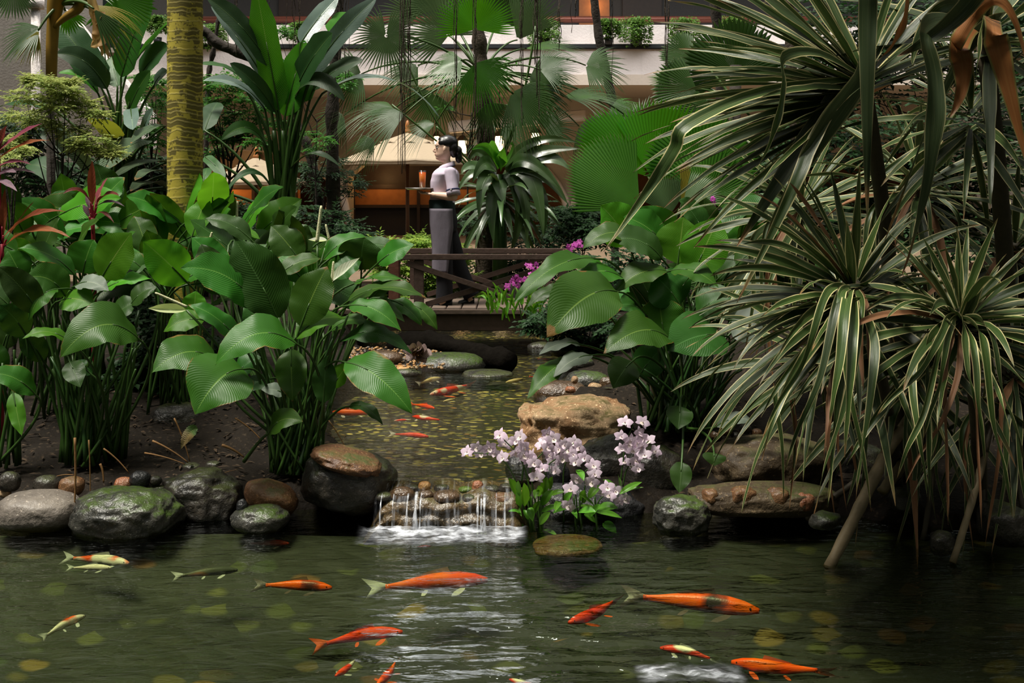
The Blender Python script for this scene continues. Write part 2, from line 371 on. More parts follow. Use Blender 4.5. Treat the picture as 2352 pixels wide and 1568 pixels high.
# left wall with slanting stair parapet
struct(mk('wall_left', box((P(130, 0, 17)[0] - 2.2, 17.4, 3.2), (P(270, 0, 17)[0] - P(130, 0, 17)[0] + 4.4, .5, 6.6)), MAT['grey_wall'], smooth=False))
a, b = P(150, 20, 16.6), P(345, 262, 16.6); th = M(80, 16.6)
struct(mk('stair_parapet', ([(q[0], y, q[2]) for y in (16.6, 16.9) for q in (a, b, b - Vector((0, 0, th)), a - Vector((0, 0, th)))], [(0, 1, 2, 3), (7, 6, 5, 4), (0, 4, 5, 1), (1, 5, 6, 2), (2, 6, 7, 3), (3, 7, 4, 0)], None), MAT['plaster'], smooth=False))
cl = thing('round_column', P(82, 420, 14), 'slim round white textured column behind the left shrub', 'column')
mk('shaft', tube([P(82, 520, 14), P(82, 20, 14)], M(10, 14), 20), MAT['plaster'], cl)
mk('capital', lathe([(.0, 0), (.1, 0), (.1, .12), (0, .12)], P(82, 20, 14), 20), MAT['plaster'], cl)
# restaurant front: amber panels, dark joinery, lamps
def panel(name, x0, x1, y0, y1, Y, th, mat): return box(((P(x0, 0, Y)[0] + P(x1, 0, Y)[0]) / 2, Y, (P(0, y0, Y)[2] + P(0, y1, Y)[2]) / 2), (M(x1 - x0, Y), th, M(y1 - y0, Y)))
for k, (x0, x1) in enumerate([(468, 690), (786, 1130)]):
    s = thing('serving_screen', P((x0+x1)/2, 560, 26.2), ['amber timber screen in the arch under the left umbrella', 'amber timber screen in the arch behind the waitress'][k], 'screen', 'restaurant screens')
    mk('valance', panel('', x0, x1, 433, 470, 26.2, .06, None), MAT['orange_wood'], s, False)
    mk('top_rail', panel('', x0, x1, 424, 433, 26.2, .12, None), MAT['dark_wood'], s, False)
    mk('bottom_rail', panel('', x0, x1, 470, 477, 26.2, .1, None), MAT['dark_wood'], s, False)
    for i in range(3):
        x = lerp(x0, x1, (i + .15) / 2.3); mk('mullion', panel('', x, x + 7, 330, 600, 26.15, .1, None), MAT['dark_wood'], s, False)
    mk('dark_pane', panel('', x0, x1, 477, 600, 26.3, .05, None), MAT['black'], s, False)
    mk('upper_pane', panel('', x0, x1, 318, 424, 26.4, .05, None), MAT['dark_wood'], s, False)
def lamp_light(p, e, col=(1, .55, .2), r=.15, name='restaurant_light'):
    d = bpy.data.lights.new(name, 'POINT'); d.energy = e; d.color = col; d.shadow_soft_size = r
    o = bpy.data.objects.new(name, d); o.location = p; COL.objects.link(o); return o
for px, py, Y, e in [(530, 345, 25.4, 45), (660, 392, 25.6, 8), (900, 345, 25.6, 12), (1060, 400, 25.7, 5), (1310, 480, 25.7, 22), (500, 410, 25.8, 14), (880, 410, 25.8, 5), (1370, 10, 25.3, 4)]:
    lamp_light(P(px, py, Y), e)
for k, (px, py, lab) in enumerate([(1062, 338, 'glowing box lantern just right of the waitress head'), (1147, 330, 'glowing box lantern behind the fibrous palm trunk'), (1230, 320, 'glowing box lantern highest and furthest right of three'), (1003, 322, 'small glowing lantern beside the big umbrella peak')]):
    Y = 23.5; s = M([22, 24, 22, 14][k], Y); hh = M([30, 34, 28, 18][k], Y); p = P(px, py, Y)
    ln = thing('lantern', p, lab, 'lantern', 'restaurant lanterns')
    mk('glass', box(p, (s*.8, s*.8, hh), bev=.01), MAT['lantern'], ln, False)
    mk('cap', lathe([(0, .12), (s*.25, .1), (s*.7, 0), (0, 0)], p + Vector((0, 0, hh/2)), 4), MAT['dark_wood'], ln, False)
    mk('base', box(p - Vector((0, 0, hh/2 + .02)), (s, s, .04)), MAT['dark_wood'], ln, False)
    mk('hanger', tube([p + Vector((0, 0, hh/2)), p + Vector((0, 0, 2.2))], .012, 6), MAT['dark_metal'], ln)
    lamp_light(p + Vector((0, -.5, 0)), 2.2, (1, .65, .3), .2, 'lantern_light')
# light trough under the ceiling at the right
tag(mk('ceiling_beam', path([P(1080, 292, 23), P(1180, 288, 23), P(1330, 262, 23)], 1) and beam(P(1030, 293, 23), P(1345, 264, 23), .3, M(26, 23), .02), MAT['cream'], smooth=False), 'cream ceiling beam sloping above the glowing lanterns', 'beam')
# ------------------------------------------------------------------ stones
MAT['st_grey'] = m_stone('pale_grey_boulder', (.16, .135, .115), (.28, .24, .20), None, .5, .5, 4)
MAT['st_moss'] = m_stone('wet_mossy_stone', (.03, .03, .026), (.085, .08, .065), (.03, .05, .008), .36, .35, 6)
MAT['st_dark'] = m_stone('dark_wet_stone', (.02, .018, .015), (.06, .05, .038), (.028, .034, .008), .35, .4, 6)
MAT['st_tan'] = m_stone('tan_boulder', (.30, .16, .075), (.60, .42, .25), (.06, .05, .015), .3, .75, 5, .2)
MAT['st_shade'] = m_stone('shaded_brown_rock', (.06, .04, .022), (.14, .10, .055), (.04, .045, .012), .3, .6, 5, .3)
MAT['st_rust'] = m_stone('rusty_stone', (.12, .05, .02), (.24, .12, .05), (.045, .05, .012), .3, .5, 6)
MAT['st_orange'] = m_stone('orange_pebble', (.55, .24, .06), (.72, .42, .16), None, 0, .25, 14, .6)
MAT['st_red'] = m_stone('red_brown_pebble', (.36, .12, .055), (.45, .2, .1), None, 0, .25, 14, .6)
MAT['st_green'] = m_stone('green_pebble', (.05, .1, .015), (.14, .22, .03), None, 0, .3, 14, .6)
MAT['st_brown'] = m_stone('wet_brown_stone', (.06, .035, .018), (.14, .08, .04), None, 0, .18, 10, .8)
MAT['st_black'] = m_stone('black_stone', (.012, .012, .014), (.04, .04, .042), None, 0, .35, 8)
def stone(px, py, w, h, Y, mat, label, name='stone', group=None, dep=None, seed=None, rough=.12, power=.85, rz=0, sub=4, tilt=0, fq=1.5):
    """(px, py) centre, (w, h) size in picture units, at distance Y"""
    seed = px * .37 + py if seed is None else seed
    p = P(px, py, Y); a, b = M(w, Y)/2, M(h, Y)/2
    return tag(mk(name, blob(p, (a, dep or a * .8, b), sub, rough, seed, fq, rz, tilt, power), MAT[mat], loc=p), label, 'stone', group)
def gY(px, py, z=.0): return (CAMZ - z) * F / (py - HOR)
B, Pb = 'boulder', 'pebble'
stone(88, 1172, 190, 84, 5.55, 'st_grey', 'smooth pale grey boulder at the left water edge', B, rough=.05, power=.8, sub=5)
stone(290, 1182, 240, 120, 5.5, 'st_moss', 'wet dark boulder with a bright green mossy top at the waterline', B, rough=.13, sub=5, fq=2)
stone(462, 1148, 190, 130, 5.75, 'st_dark', 'large dark mossy boulder left of the rusty stone', B, rough=.16, sub=5, fq=2)
stone(622, 1142, 125, 70, 5.65, 'st_rust', 'rusty brown loaf shaped stone beneath the central lily clump', B, rough=.08, tilt=.32, sub=4)
stone(598, 1192, 130, 62, 5.5, 'st_moss', 'low mossy stone half in the water under the rusty stone', B, rough=.12)
stone(556, 1164, 24, 36, 5.5, 'st_black', 'small upright black pebble left of the rusty stone', Pb)
stone(405, 985, 130, 120, 6.8, 'st_dark', 'dark round boulder in shade behind the left clumps', B, rough=.1)
stone(345, 1070, 115, 56, 6.3, 'st_rust', 'flat amber stone lying on the soil under dry stalks', B, rough=.08)
stone(800, 1105, 215, 140, 5.72, 'st_dark', 'big dark boulder with brown top left of the waterfall', B, rough=.14, sub=5, fq=1.2, dep=.2, tilt=.12)
stone(800, 1056, 165, 44, 5.66, 'st_rust', 'flat brown slab crowning the dark boulder left of the waterfall', B, rough=.1, sub=5, tilt=.26, dep=.17)
pebs = [(22, 1106, 50, 46, 'st_dark', 'round dark pebble at the left frame edge'), (108, 1112, 62, 42, 'st_dark', 'dark oval pebble behind the pale grey boulder'),
        (165, 1116, 60, 44, 'st_rust', 'amber brown pebble behind the pale grey boulder'), (12, 1132, 26, 22, 'st_tan', 'tiny tan pebble on the pale grey boulder edge'),
        (284, 1114, 44, 38, 'st_red', 'reddish pebble above the mossy boulder'), (322, 1102, 48, 42, 'st_black', 'blue black pebble right of the reddish one'),
        (358, 1104, 28, 22, 'st_dark', 'small olive pebble right of the blue black one'), (312, 1126, 30, 18, 'st_grey', 'flat pale pebble between the reddish and black ones'),
        (345, 1132, 44, 34, 'st_dark', 'lumpy grey pebble at the mossy boulder shoulder'), (370, 1150, 54, 46, 'st_dark', 'rough grey stone touching the large dark boulder'),
        (392, 1165, 22, 24, 'st_dark', 'wet brown pebble wedged under the rough grey stone'), (368, 1122, 34, 16, 'st_dark', 'flat dark pebble under the small olive one'),
        (136, 1136, 26, 18, 'st_tan', 'small buff chip in front of the amber brown pebble'), (440, 1075, 50, 26, 'st_dark', 'flat dark stone behind the large mossy boulder'), (490, 1070, 40, 24, 'st_dark', 'dark stone in soil left of the bent dead stalk')]
for px, py, w_, h_, m, lab in pebs: stone(px, py, w_, h_, 5.72 if py > 1095 else 6.1, m, lab, Pb, 'pebbles on the left bank', sub=3, rough=.08)
# right bank
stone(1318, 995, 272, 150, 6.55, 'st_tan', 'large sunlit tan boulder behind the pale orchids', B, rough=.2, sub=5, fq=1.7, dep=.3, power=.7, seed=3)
stone(1425, 968, 110, 80, 6.75, 'st_tan', 'brown shoulder stone right of the large tan boulder', B, rough=.15, sub=4)
stone(1405, 1070, 170, 130, 6.1, 'st_dark', 'mossy brown boulder below the large tan boulder', B, rough=.13, sub=5)
stone(1200, 1078, 75, 76, 6.0, 'st_black', 'black wet stone behind the leftmost pale orchids', B)
stone(1272, 1090, 70, 60, 5.95, 'st_black', 'black wet stone behind the middle pale orchids', B)
stone(1500, 1090, 150, 130, 5.95, 'st_dark', 'dark boulder in shade under the right lily clump', B, rough=.12)
stone(1340, 1170, 260, 120, 5.8, 'st_black', 'low black rock carrying the pale orchid clump', B, rough=.14, dep=.18, sub=5)
stone(1565, 1185, 130, 92, 5.5, 'st_moss', 'glistening mossy stone at the water right of the orchids', B, rough=.12, sub=5, fq=2.5)
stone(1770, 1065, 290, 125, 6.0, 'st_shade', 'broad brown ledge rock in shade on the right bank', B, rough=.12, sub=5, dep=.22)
stone(1950, 1075, 170, 120, 6.15, 'st_dark', 'dark rock behind the hanging striped leaves', B, rough=.12)
for px, py, w_, h_, m, lab in [(1632, 1140, 40, 36, 'st_rust', 'rust pebble nearest the mossy stone on the right bank'), (1706, 1140, 62, 46, 'st_rust', 'brick red stone left of three on the right waterline'), (1785, 1142, 58, 46, 'st_rust', 'dull red stone in the middle of the right waterline'), (1850, 1152, 60, 44, 'st_red', 'tilted red stone beside the slanting root'), (1895, 1195, 76, 36, 'st_moss', 'green wet stone in front of the slanting root'), (2080, 1150, 90, 50, 'st_dark', 'dark stone between the two slanting roots'), (2165, 1248, 66, 54, 'st_dark', 'dark round stone beside the thin right root'), (2300, 1200, 120, 90, 'st_dark', 'large dark stone at the right frame edge')]:
    stone(px, py, w_, h_, 5.5 if py < 1185 else 5.2, m, lab, 'stone', 'stones on the right bank', sub=3, rough=.22, power=.75, rz=px*.7)
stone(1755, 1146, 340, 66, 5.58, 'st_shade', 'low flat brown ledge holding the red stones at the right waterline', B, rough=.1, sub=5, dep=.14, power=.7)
rr = random.Random(5)
for i, (px, py) in enumerate([(1645, 1000), (1668, 990), (1690, 1002), (1712, 985), (1738, 995), (1765, 1000), (1790, 1010), (1705, 1012), (1650, 975), (1810, 1016)]):
    stone(px, py, rr.uniform(22, 34), rr.uniform(16, 24), 6.25, rr.choice(['st_dark', 'st_rust', 'st_brown']), 'small rounded pebble in the shaded row on the right ledge rock', Pb, 'pebbles on the ledge rock', sub=2, rough=.06)
stone(1304, 1256, 160, 40, 5.36, 'st_rust', 'orange submerged boulder just under the surface below the orchids', B, rough=.08)
# upper stream edge stones
for px, py, w_, h_, Y, m, lab in [(1290, 905, 130, 60, 8.0, 'st_brown', 'glistening wet rock at the stream edge behind the tan boulder'), (1350, 880, 110, 56, 8.3, 'st_moss', 'mossy rock behind the tan boulder'), (1310, 895, 24, 16, 7.7, 'st_red', 'orange pebble on the glistening wet rock'), (1330, 905, 22, 16, 7.7, 'st_red', 'second orange pebble on the glistening wet rock'), (1320, 872, 16, 18, 7.8, 'st_tan', 'buff upright pebble above the orange pebbles'), (1366, 888, 32, 18, 7.8, 'st_tan', 'tan pebble on the mossy rock'), (1400, 905, 60, 30, 7.7, 'st_dark', 'dark stone right of the tan pebble'), (1395, 880, 40, 30, 8.2, 'st_brown', 'brown stone under the lily stems'),
                                 (1030, 838, 170, 56, 9.1, 'st_moss', 'long mossy rock under the black log'), (935, 858, 70, 26, 8.75, 'st_dark', 'slick dark stone left on the far stream bank'), (920, 846, 60, 14, 8.8, 'st_orange', 'flat yellow topped stone on the far stream bank'), (1215, 790, 60, 14, 10.6, 'st_grey', 'flat pale stone in the stream under the bridge'), (1120, 860, 120, 20, 8.8, 'st_dark', 'low dark stone at the water under the black log'), (880, 825, 90, 40, 9.0, 'st_brown', 'brown stone behind the gravel on the far bank')]:
    stone(px, py, w_, h_, Y, m, lab, 'stone' if w_ > 45 else Pb, 'stones along the upper stream', sub=3)
# gravel patch: uncountable
gv = []
for i in range(420):
    px, py = rr.uniform(800, 1020), rr.uniform(798, 846); Y = lerp(9.7, 8.65, (py - 798) / 48)
    gv.append(setmi(blob(P(px, py, Y), (M(rr.uniform(2, 6), Y), M(rr.uniform(2, 5), Y), M(rr.uniform(2, 3.5), Y)), 1, .1, i), rr.choice([0, 0, 1, 2])))
tag(mk('gravel', merge(*gv), [MAT['st_tan'], MAT['st_grey'], MAT['st_orange']]), 'pale gravel scattered on the far stream bank', 'gravel', kind='stuff')
# black log
lg = [P(905, 800, 9.9), P(985, 790, 9.7), P(1050, 800, 9.5), P(1110, 818, 9.3), P(1172, 832, 9.1)]
lm = tube(path(lg, 8), lambda t: M(30 - 8*t + 6*math.sin(t*9), 9.5), 14)
lm = ([Vector(v) + Vector((0, 0, .03*nz(v[0]*9, v[1]*9, v[2]*9))) for v in lm[0]], lm[1], lm[2])
tag(mk('log', lm, m_plain('charred_bark', (.006, .005, .004), .9, .5, 25, .8, .02)), 'black rotting log lying across the bank below the bridge', 'log')

# ------------------------------------------------------------------ waterfall ledge
YL = 5.52
def ledge_pt(px, s):                                                # s: 0 back of the lip .. 1 foot
    prof = [(-.2, .17), (-.1, .15), (-.03, .135), (.01, .112), (.03, .085), (.02, .055), (.045, .03), (.04, -.02), (.05, -.2)]
    k = s * (len(prof) - 1); i = min(int(k), len(prof) - 2); f = k - i
    dy, z = lerp(prof[i][0], prof[i+1][0], f), lerp(prof[i][1], prof[i+1][1], f)
    x = M(px - 1176, YL); q = nz(x*6, z*9, 2) * .04 + nz(x*15, z*20, 5) * .02 + nz(x*40, z*45, 9) * .007; z += .02 * nz(x*11, 3, 8) * sm(-.02, .1, z)
    end = sm(815, 900, px) * (1 - sm(1180, 1236, px))
    return Vector((x, YL - dy - q + .06*(1-end), lerp(-.1, z, end) + .012 * nz(x*9, 3, s)))
tag(mk('ledge_rock', grid([[ledge_pt(px, s/28) for s in range(29)] for px in range(815, 1236, 5)]), m_stone('wet_ledge_rock', (.05, .035, .016), (.2, .13, .06), (.05, .045, .01), .3, .3, 7, .7)), 'long wet brown rock ledge the waterfall runs over', 'rock')
tops = [(975, 1117, 30, 25, 'st_orange', 'orange yellow pebble sitting on the waterfall lip'), (1097, 1119, 27, 31, 'st_red', 'upright red brown egg shaped pebble on the waterfall lip'), (1069, 1124, 32, 14, 'st_green', 'bright green flat pebble on the waterfall lip'),
        (924, 1137, 56, 38, 'st_brown', 'glossy dark stone at the left of the waterfall lip'), (1026, 1140, 66, 28, 'st_brown', 'long flat brown stone in the middle of the waterfall lip'), (979, 1138, 34, 24, 'st_brown', 'brown stone between the glossy and the flat one'), (1082, 1145, 46, 22, 'st_dark', 'dark wet stone under the egg shaped pebble'),
        (1130, 1128, 42, 30, 'st_dark', 'dark stone right of the egg shaped pebble'), (1156, 1146, 50, 30, 'st_rust', 'rusty stone at the right end of the waterfall lip'), (1125, 1143, 30, 12, 'st_orange', 'thin orange pebble under the dark stone on the lip'), (1014, 1122, 36, 20, 'st_dark', 'small dark stone behind the flat brown one'), (882, 1140, 46, 20, 'st_dark', 'low dark stone at the far left of the waterfall lip'), (950, 1122, 30, 18, 'st_dark', 'dark stone left of the orange yellow pebble'), (1165, 1122, 40, 26, 'st_dark', 'dark stone behind the rusty one on the lip')]
for px, py, w_, h_, m, lab in tops: stone(px, py, w_, h_, 5.56 if py > 1130 else 5.62, m, lab, Pb if w_ < 40 else 'stone', 'stones on the waterfall lip', sub=3, rough=.07)
# falling water: thin sheet with streaks
def mat_fall():
    t = NT('falling_water'); uv = t.n('SeparateXYZ'); t.put(uv.inputs[0], t.n('TexCoord').outputs['UV']); u, v = uv.outputs[0], uv.outputs[1]
    cb = t.n('CombineXYZ'); t.put(cb.inputs[0], t.m('MULTIPLY', u, 24)); t.put(cb.inputs[1], t.m('MULTIPLY', v, 1.6))
    cc = t.n('CombineXYZ'); t.put(cc.inputs[0], t.m('MULTIPLY', u, 9)); t.put(cc.inputs[1], t.m('MULTIPLY', v, .5))
    k = t.m('MULTIPLY', t.step(t.noise(cb.outputs[0], 1, 3), .45, .85), t.step(t.noise(cc.outputs[0], 1, 2), .38, .62))
    k = t.m('MULTIPLY', k, .5)
    tr = t.n('BsdfTransparent'); return t.fin(t.ms(k, tr.outputs[0], t.bsdf((.85, .9, 1), .15)))
def fall_pt(px, s):
    x = M(px - 1176, YL); q = .012 * nz(x*20, 1, 4)
    pr = [(-.16, .188), (-.08, .165), (-.01, .15), (.045, .128), (.075, .09), (.09, .04), (.095, -.01)]
    k = s * (len(pr) - 1); i = min(int(k), len(pr) - 2); f = k - i
    return Vector((x, YL - lerp(pr[i][0], pr[i+1][0], f) - q, lerp(pr[i][1], pr[i+1][1], f)))
wf = thing('waterfall', (M(1020-1176, YL), YL, 0), 'low waterfall spilling over the brown ledge into the pond', 'waterfall')
mk('sheet', grid([[fall_pt(px, s/14) for s in range(15)] for px in range(862, 1186, 4)]), mat_fall(), wf)
def mat_solidfall():
    t = NT('white_streak'); uv = t.n('SeparateXYZ'); t.put(uv.inputs[0], t.n('TexCoord').outputs['UV'])
    c = t.coord('World', (60, 60, 4)); k = t.m('MULTIPLY', t.step(t.noise(c, 1, 2), .3, .75), .62)
    tr = t.n('BsdfTransparent'); return t.fin(t.ms(k, tr.outputs[0], t.bsdf((.88, .92, 1), .2)))
ms_ = mat_solidfall()
for px, wd in [(938, 8), (957, 14), (968, 6), (878, 5), (1106, 5), (1113, 12), (1098, 7), (1160, 5), (905, 4), (1140, 4)]:
    c = [fall_pt(px, s) + Vector((0, -.012, 0)) for s in [.3 + .7*i/9 for i in range(10)]]
    mk('streak', tube(c, lambda t: M(wd, YL) / 2 * (.6 + .6*t) * (.7 + .3*math.sin(t*7 + px)), 8), ms_, wf)
def mat_foam(amt=.95):
    t = NT('white_foam'); uv = t.n('SeparateXYZ'); t.put(uv.inputs[0], t.n('TexCoord').outputs['UV']); u, v = uv.outputs[0], uv.outputs[1]
    c = t.coord('World', (1, 2.2, 1)); ed = t.m('MULTIPLY', t.step(v, 0, .25), t.m('SUBTRACT', 1, t.step(v, .35, 1))); eu = t.m('MULTIPLY', t.step(u, 0, .12), t.m('SUBTRACT', 1, t.step(u, .9, 1)))
    big = t.step(t.noise(c, 5, 2), .38, .68); f = t.step(t.noise(c, 18, 4, .6), .36, .68)
    k = t.m('MULTIPLY', t.m('MULTIPLY', ed, eu), t.m('MULTIPLY', t.m('ADD', big, .16), t.m('ADD', f, .22)), clamp=True)
    tr = t.n('BsdfTransparent'); return t.fin(t.ms(t.m('MULTIPLY', k, amt, clamp=True), tr.outputs[0], t.bsdf((.86, .9, 1), .5)))
def foam_pt(px, s):
    x = M(px - 1176, 5.45); y = 5.47 - .30*s; bulge = max(0, math.sin(min(1, s*2.2)*PI))
    return (x, y, .004 + bulge * (.018 + .02 * nz(x*14, y*14, 1)) + .006 * (nz(x*40, y*40) + .6))
tag(mk('foam', grid([[foam_pt(px, s/24) for s in range(25)] for px in range(822, 1216, 4)]), mat_foam()), 'white churning foam at the foot of the waterfall', 'foam', kind='stuff')

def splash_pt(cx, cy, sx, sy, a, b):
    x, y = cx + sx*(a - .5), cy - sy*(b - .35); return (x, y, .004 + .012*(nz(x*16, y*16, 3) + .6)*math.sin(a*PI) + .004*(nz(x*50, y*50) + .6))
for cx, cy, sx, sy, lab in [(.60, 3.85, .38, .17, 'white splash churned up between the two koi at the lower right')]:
    tag(mk('splash', grid([[splash_pt(cx, cy, sx, sy, i/60, j/24) for j in range(25)] for i in range(61)]), mat_foam(.5)), lab, 'foam', kind='stuff')  # foam patch also stands in for sky glints on the ripples

# ------------------------------------------------------------------ koi
def mat_koi(name, stops, scale=7, thr=.5, off=0):
    t = NT(name); c = t.coord('Object'); c2 = t.n('VectorMath', operation='ADD'); t.put(c2.inputs[0], c); c2.inputs[1].default_value = (off, off*2, 0)
    s = t.vor(c, 160); nn = t.noise(c2.outputs[0], scale, 2, .4)
    return t.fin(t.bsdf(t.ramp(nn, stops), .35, t.bump(s, .15, .003), .25))
OR, RD, WH, BK, CR_ = (1, .11, .002), (.9, .035, .003), (.9, .82, .72), (.03, .02, .02), (.95, .68, .3)
KM = {'orange': mat_koi('orange_koi', [(.3, (1, .2, .01)), (.5, OR), (.75, RD)]), 'red': mat_koi('red_koi', [(.3, (.95, .09, .006)), (.6, RD), (.8, (.6, .03, .005))]),
      'kohaku': mat_koi('red_white_koi', [(.40, WH), (.46, WH), (.5, RD), (.8, OR)], 6), 'tricolour': mat_koi('three_colour_koi', [(.36, BK), (.42, WH), (.5, WH), (.55, OR), (.75, RD)], 7, off=3),
      'orange_black': mat_koi('orange_black_koi', [(.36, BK), (.43, (.4, .05, .01)), (.48, OR), (.8, (1, .2, .01))], 8, off=1), 'white': mat_koi('white_koi', [(.3, WH), (.6, (.95, .8, .72)), (.8, CR_)]),
      'yellow': mat_koi('pale_yellow_koi', [(.3, (.8, .62, .22)), (.7, (.9, .78, .45))]), 'dim_red': mat_koi('murk_dimmed_koi', [(.3, (.25, .02, .008)), (.7, (.4, .03, .01))]), 'ghost': mat_koi('grey_orange_koi', [(.38, (.06, .065, .05)), (.5, (.14, .14, .1)), (.58, (.6, .2, .04)), (.8, OR)], 5)}  # deep red koi darkened in colour for the murky water above
t = NT('koi_fin'); trn = t.n('BsdfTransparent'); FIN = {'w': t.fin(t.ms(.55, trn.outputs[0], t.bsdf((.85, .85, .85), .4)))}
t = NT('koi_fin_red'); trn = t.n('BsdfTransparent'); FIN['r'] = t.fin(t.ms(.75, trn.outputs[0], t.bsdf((.85, .12, .02), .4)))
t = NT('koi_fin_dark'); trn = t.n('BsdfTransparent'); FIN['k'] = t.fin(t.ms(.7, trn.outputs[0], t.bsdf((.12, .09, .08), .4)))
KP = [(0, .028, .03), (.04, .05, .05), (.12, .078, .085), (.25, .098, .11), (.4, .1, .115), (.55, .085, .1), (.7, .06, .074), (.82, .036, .05), (.9, .022, .04), (.94, .014, .04)]
def koi(hx, hy, tx, ty, z, col, label, fin='r', bend=.06, group='koi in the lower pond', fat=.72):
    L = (G(hx, hy, z) - G(tx, ty, z)).length; sf = UW if z > .1 else LW; z = sf - max(sf - z, .008 + .115*L); a, b = G(hx, hy, z), G(tx, ty, z); L = (b - a).length; ax = (b - a).normalized(); sd = ax.cross(Vector((0, 0, 1))).normalized(); up = Vector((0, 0, 1))
    def cl(t): return a + ax * L * t + sd * L * bend * math.sin((t*1.25 + .05) * PI * 1.3) * (.3 + t)
    r = thing('koi', (a + b) / 2, label, 'fish', group); rows = []
    for q, wy, hz in KP:
        t = q * .86; d = (cl(t + .02) - cl(t - .02)).normalized(); s = d.cross(up).normalized(); c = cl(t); W_, H_ = wy*L*.86*fat, hz*L*.86*fat
        rows.append([c + s*math.cos(j*PI/7)*W_ + up*(math.sin(j*PI/7)*H_*(1.05 if j < 7 else .8)) for j in range(14)])
    V, Fc, U = grid(rows, True); Fc += [tuple(range(13, -1, -1)), tuple(len(V) - 14 + j for j in range(14))]
    mk('body', (V, Fc, U), KM[col], r)
    d = (cl(.86) - cl(.8)).normalized(); s = d.cross(up); c = cl(.79); ln = L * .2      # forked tail, tilted
    tl = []
    for k in range(7):
        q = k/6*2 - 1; e = c + d*ln*(.62 + .38*abs(q)) + up*q*L*.07 + s*q*L*.06
        tl.append([lerp(c + up*q*L*.025, e, j/4) + s*.012*L*math.sin(j + k) for j in range(5)])
    mk('tail_fin', grid(tl), FIN[fin], r)
    df = []
    for k in range(7):
        t = .34 + .3*k/6; base = cl(t*.86*1.0) + up*interp([(q, h) for q, _, h in KP], t)*L*.86*fat*.95
        df.append([base + up*j/2*L*.05*(1 - k/8) + (cl(t+.05) - cl(t)).normalized()*j*L*.012 for j in range(3)])
    mk('dorsal_fin', grid(df), FIN[fin], r)
    for t, sz, sg in ((.2, .13, 1), (.2, .13, -1), (.5, .08, 1), (.5, .08, -1)):
        c = cl(t) - up*.035*L; d = (cl(t+.02) - cl(t)).normalized(); s = d.cross(up)*sg
        f = [[c + s*(.06*L + j/4*sz*L)*1 + d*(j/4*sz*L*.55 + (k/4 - .5)*sz*L*.55*(.4 + .6*math.sin(j/4*PI*.8 + .3))) - up*.012*L*j/4 for k in range(5)] for j in range(5)]
        mk('pectoral_fin' if t < .3 else 'pelvic_fin', grid(f), FIN[fin], r)
    for sg in (1, -1):
        c = cl(.055); s = (cl(.1) - cl(.0)).normalized().cross(up)*sg
        mk('eye', blob(c + s*.046*L*fat + up*.02*L, (.008*L,)*3, 1), MAT['black'], r)
zs = -.035
koi(1120, 1332, 828, 1348, zs, 'orange', 'longest orange koi swimming right below the waterfall', 'w', .04)
koi(762, 1350, 578, 1340, zs, 'orange_black', 'orange koi with black back marks left of the longest koi', 'k', .03)
koi(925, 1452, 706, 1476, zs, 'red', 'red orange koi with thin tail below the longest koi', 'r', .07)
koi(1306, 1430, 1440, 1376, zs, 'red', 'red koi angled down to the left below the orchids', 'r', .05)
koi(1744, 1404, 1420, 1362, zs, 'orange_black', 'long orange koi with a black tail half at the right', 'k', .03)
koi(1516, 1488, 1662, 1512, zs + .01, 'kohaku', 'orange and white koi splashing at the surface', 'w', -.08)
koi(1680, 1520, 1925, 1550, zs + .01, 'orange', 'orange koi with pale back at the lower right', 'r', .04)
koi(770, 1552, 832, 1508, zs, 'kohaku', 'small white koi with orange saddle at the bottom edge', 'w', .04)
koi(866, 1572, 924, 1512, zs, 'orange', 'short orange koi pointing down at the bottom edge', 'r', .04)
koi(1170, 1560, 1250, 1580, zs, 'kohaku', 'red and white koi cut by the bottom picture edge', 'w', .04)
koi(196, 1414, 80, 1466, zs - .01, 'tricolour', 'three coloured koi swimming up right at the far left', 'w', .06)
koi(296, 1294, 145, 1277, zs, 'tricolour', 'white koi with orange and dark patches near the left rocks', 'w', .04)
koi(256, 1304, 150, 1303, zs, 'white', 'slim all white koi beside the patched one', 'w', .02)
koi(546, 1309, 390, 1322, zs - .02, 'ghost', 'grey koi with an orange head in murky water', 'w', .04)
koi(664, 1248, 555, 1247, zs - .03, 'dim_red', 'dark red koi deep in shade near the left rocks', 'k', .02)
koi(990, 1254, 950, 1256, zs - .03, 'dim_red', 'tiny red koi under the waterfall foam', 'k', .02)
UG = 'koi in the upper stream'; zu = .158
for h, tl, c, lab, fn in [((988, 906), (1098, 882), 'kohaku', 'red and white koi longest in the upper stream', 'r'), ((1018, 922), (1054, 914), 'yellow', 'small pale yellow koi in the upper stream', 'w'), ((998, 938), (940, 926), 'orange', 'orange koi beside the drooping lily leaf tip', 'r'), ((764, 946), (892, 949), 'orange', 'long thin orange koi at the stream edge left', 'w'),
                          ((905, 966), (954, 963), 'kohaku', 'white koi with red cap mid stream', 'w'), ((948, 956), (1022, 967), 'kohaku', 'red koi with pale tail mid stream', 'w'), ((984, 1003), (892, 995), 'red', 'red koi nearest the waterfall in the upper stream', 'w'), ((1162, 878), (1212, 868), 'yellow', 'slim pale koi far right in the stream', 'w'), ((1238, 867), (1215, 864), 'red', 'small red koi touching the right lily leaf tip', 'r'), ((812, 934), (790, 938), 'red', 'small red koi under the central lily leaves', 'r'), ((1262, 826), (1235, 823), 'red', 'distant small red koi near the bridge', 'r'), ((1012, 868), (952, 882), 'yellow', 'faint golden koi behind the longest red and white one', 'w')]:
    koi(*h, *tl, zu, c, lab, fn, .04, UG, .62)
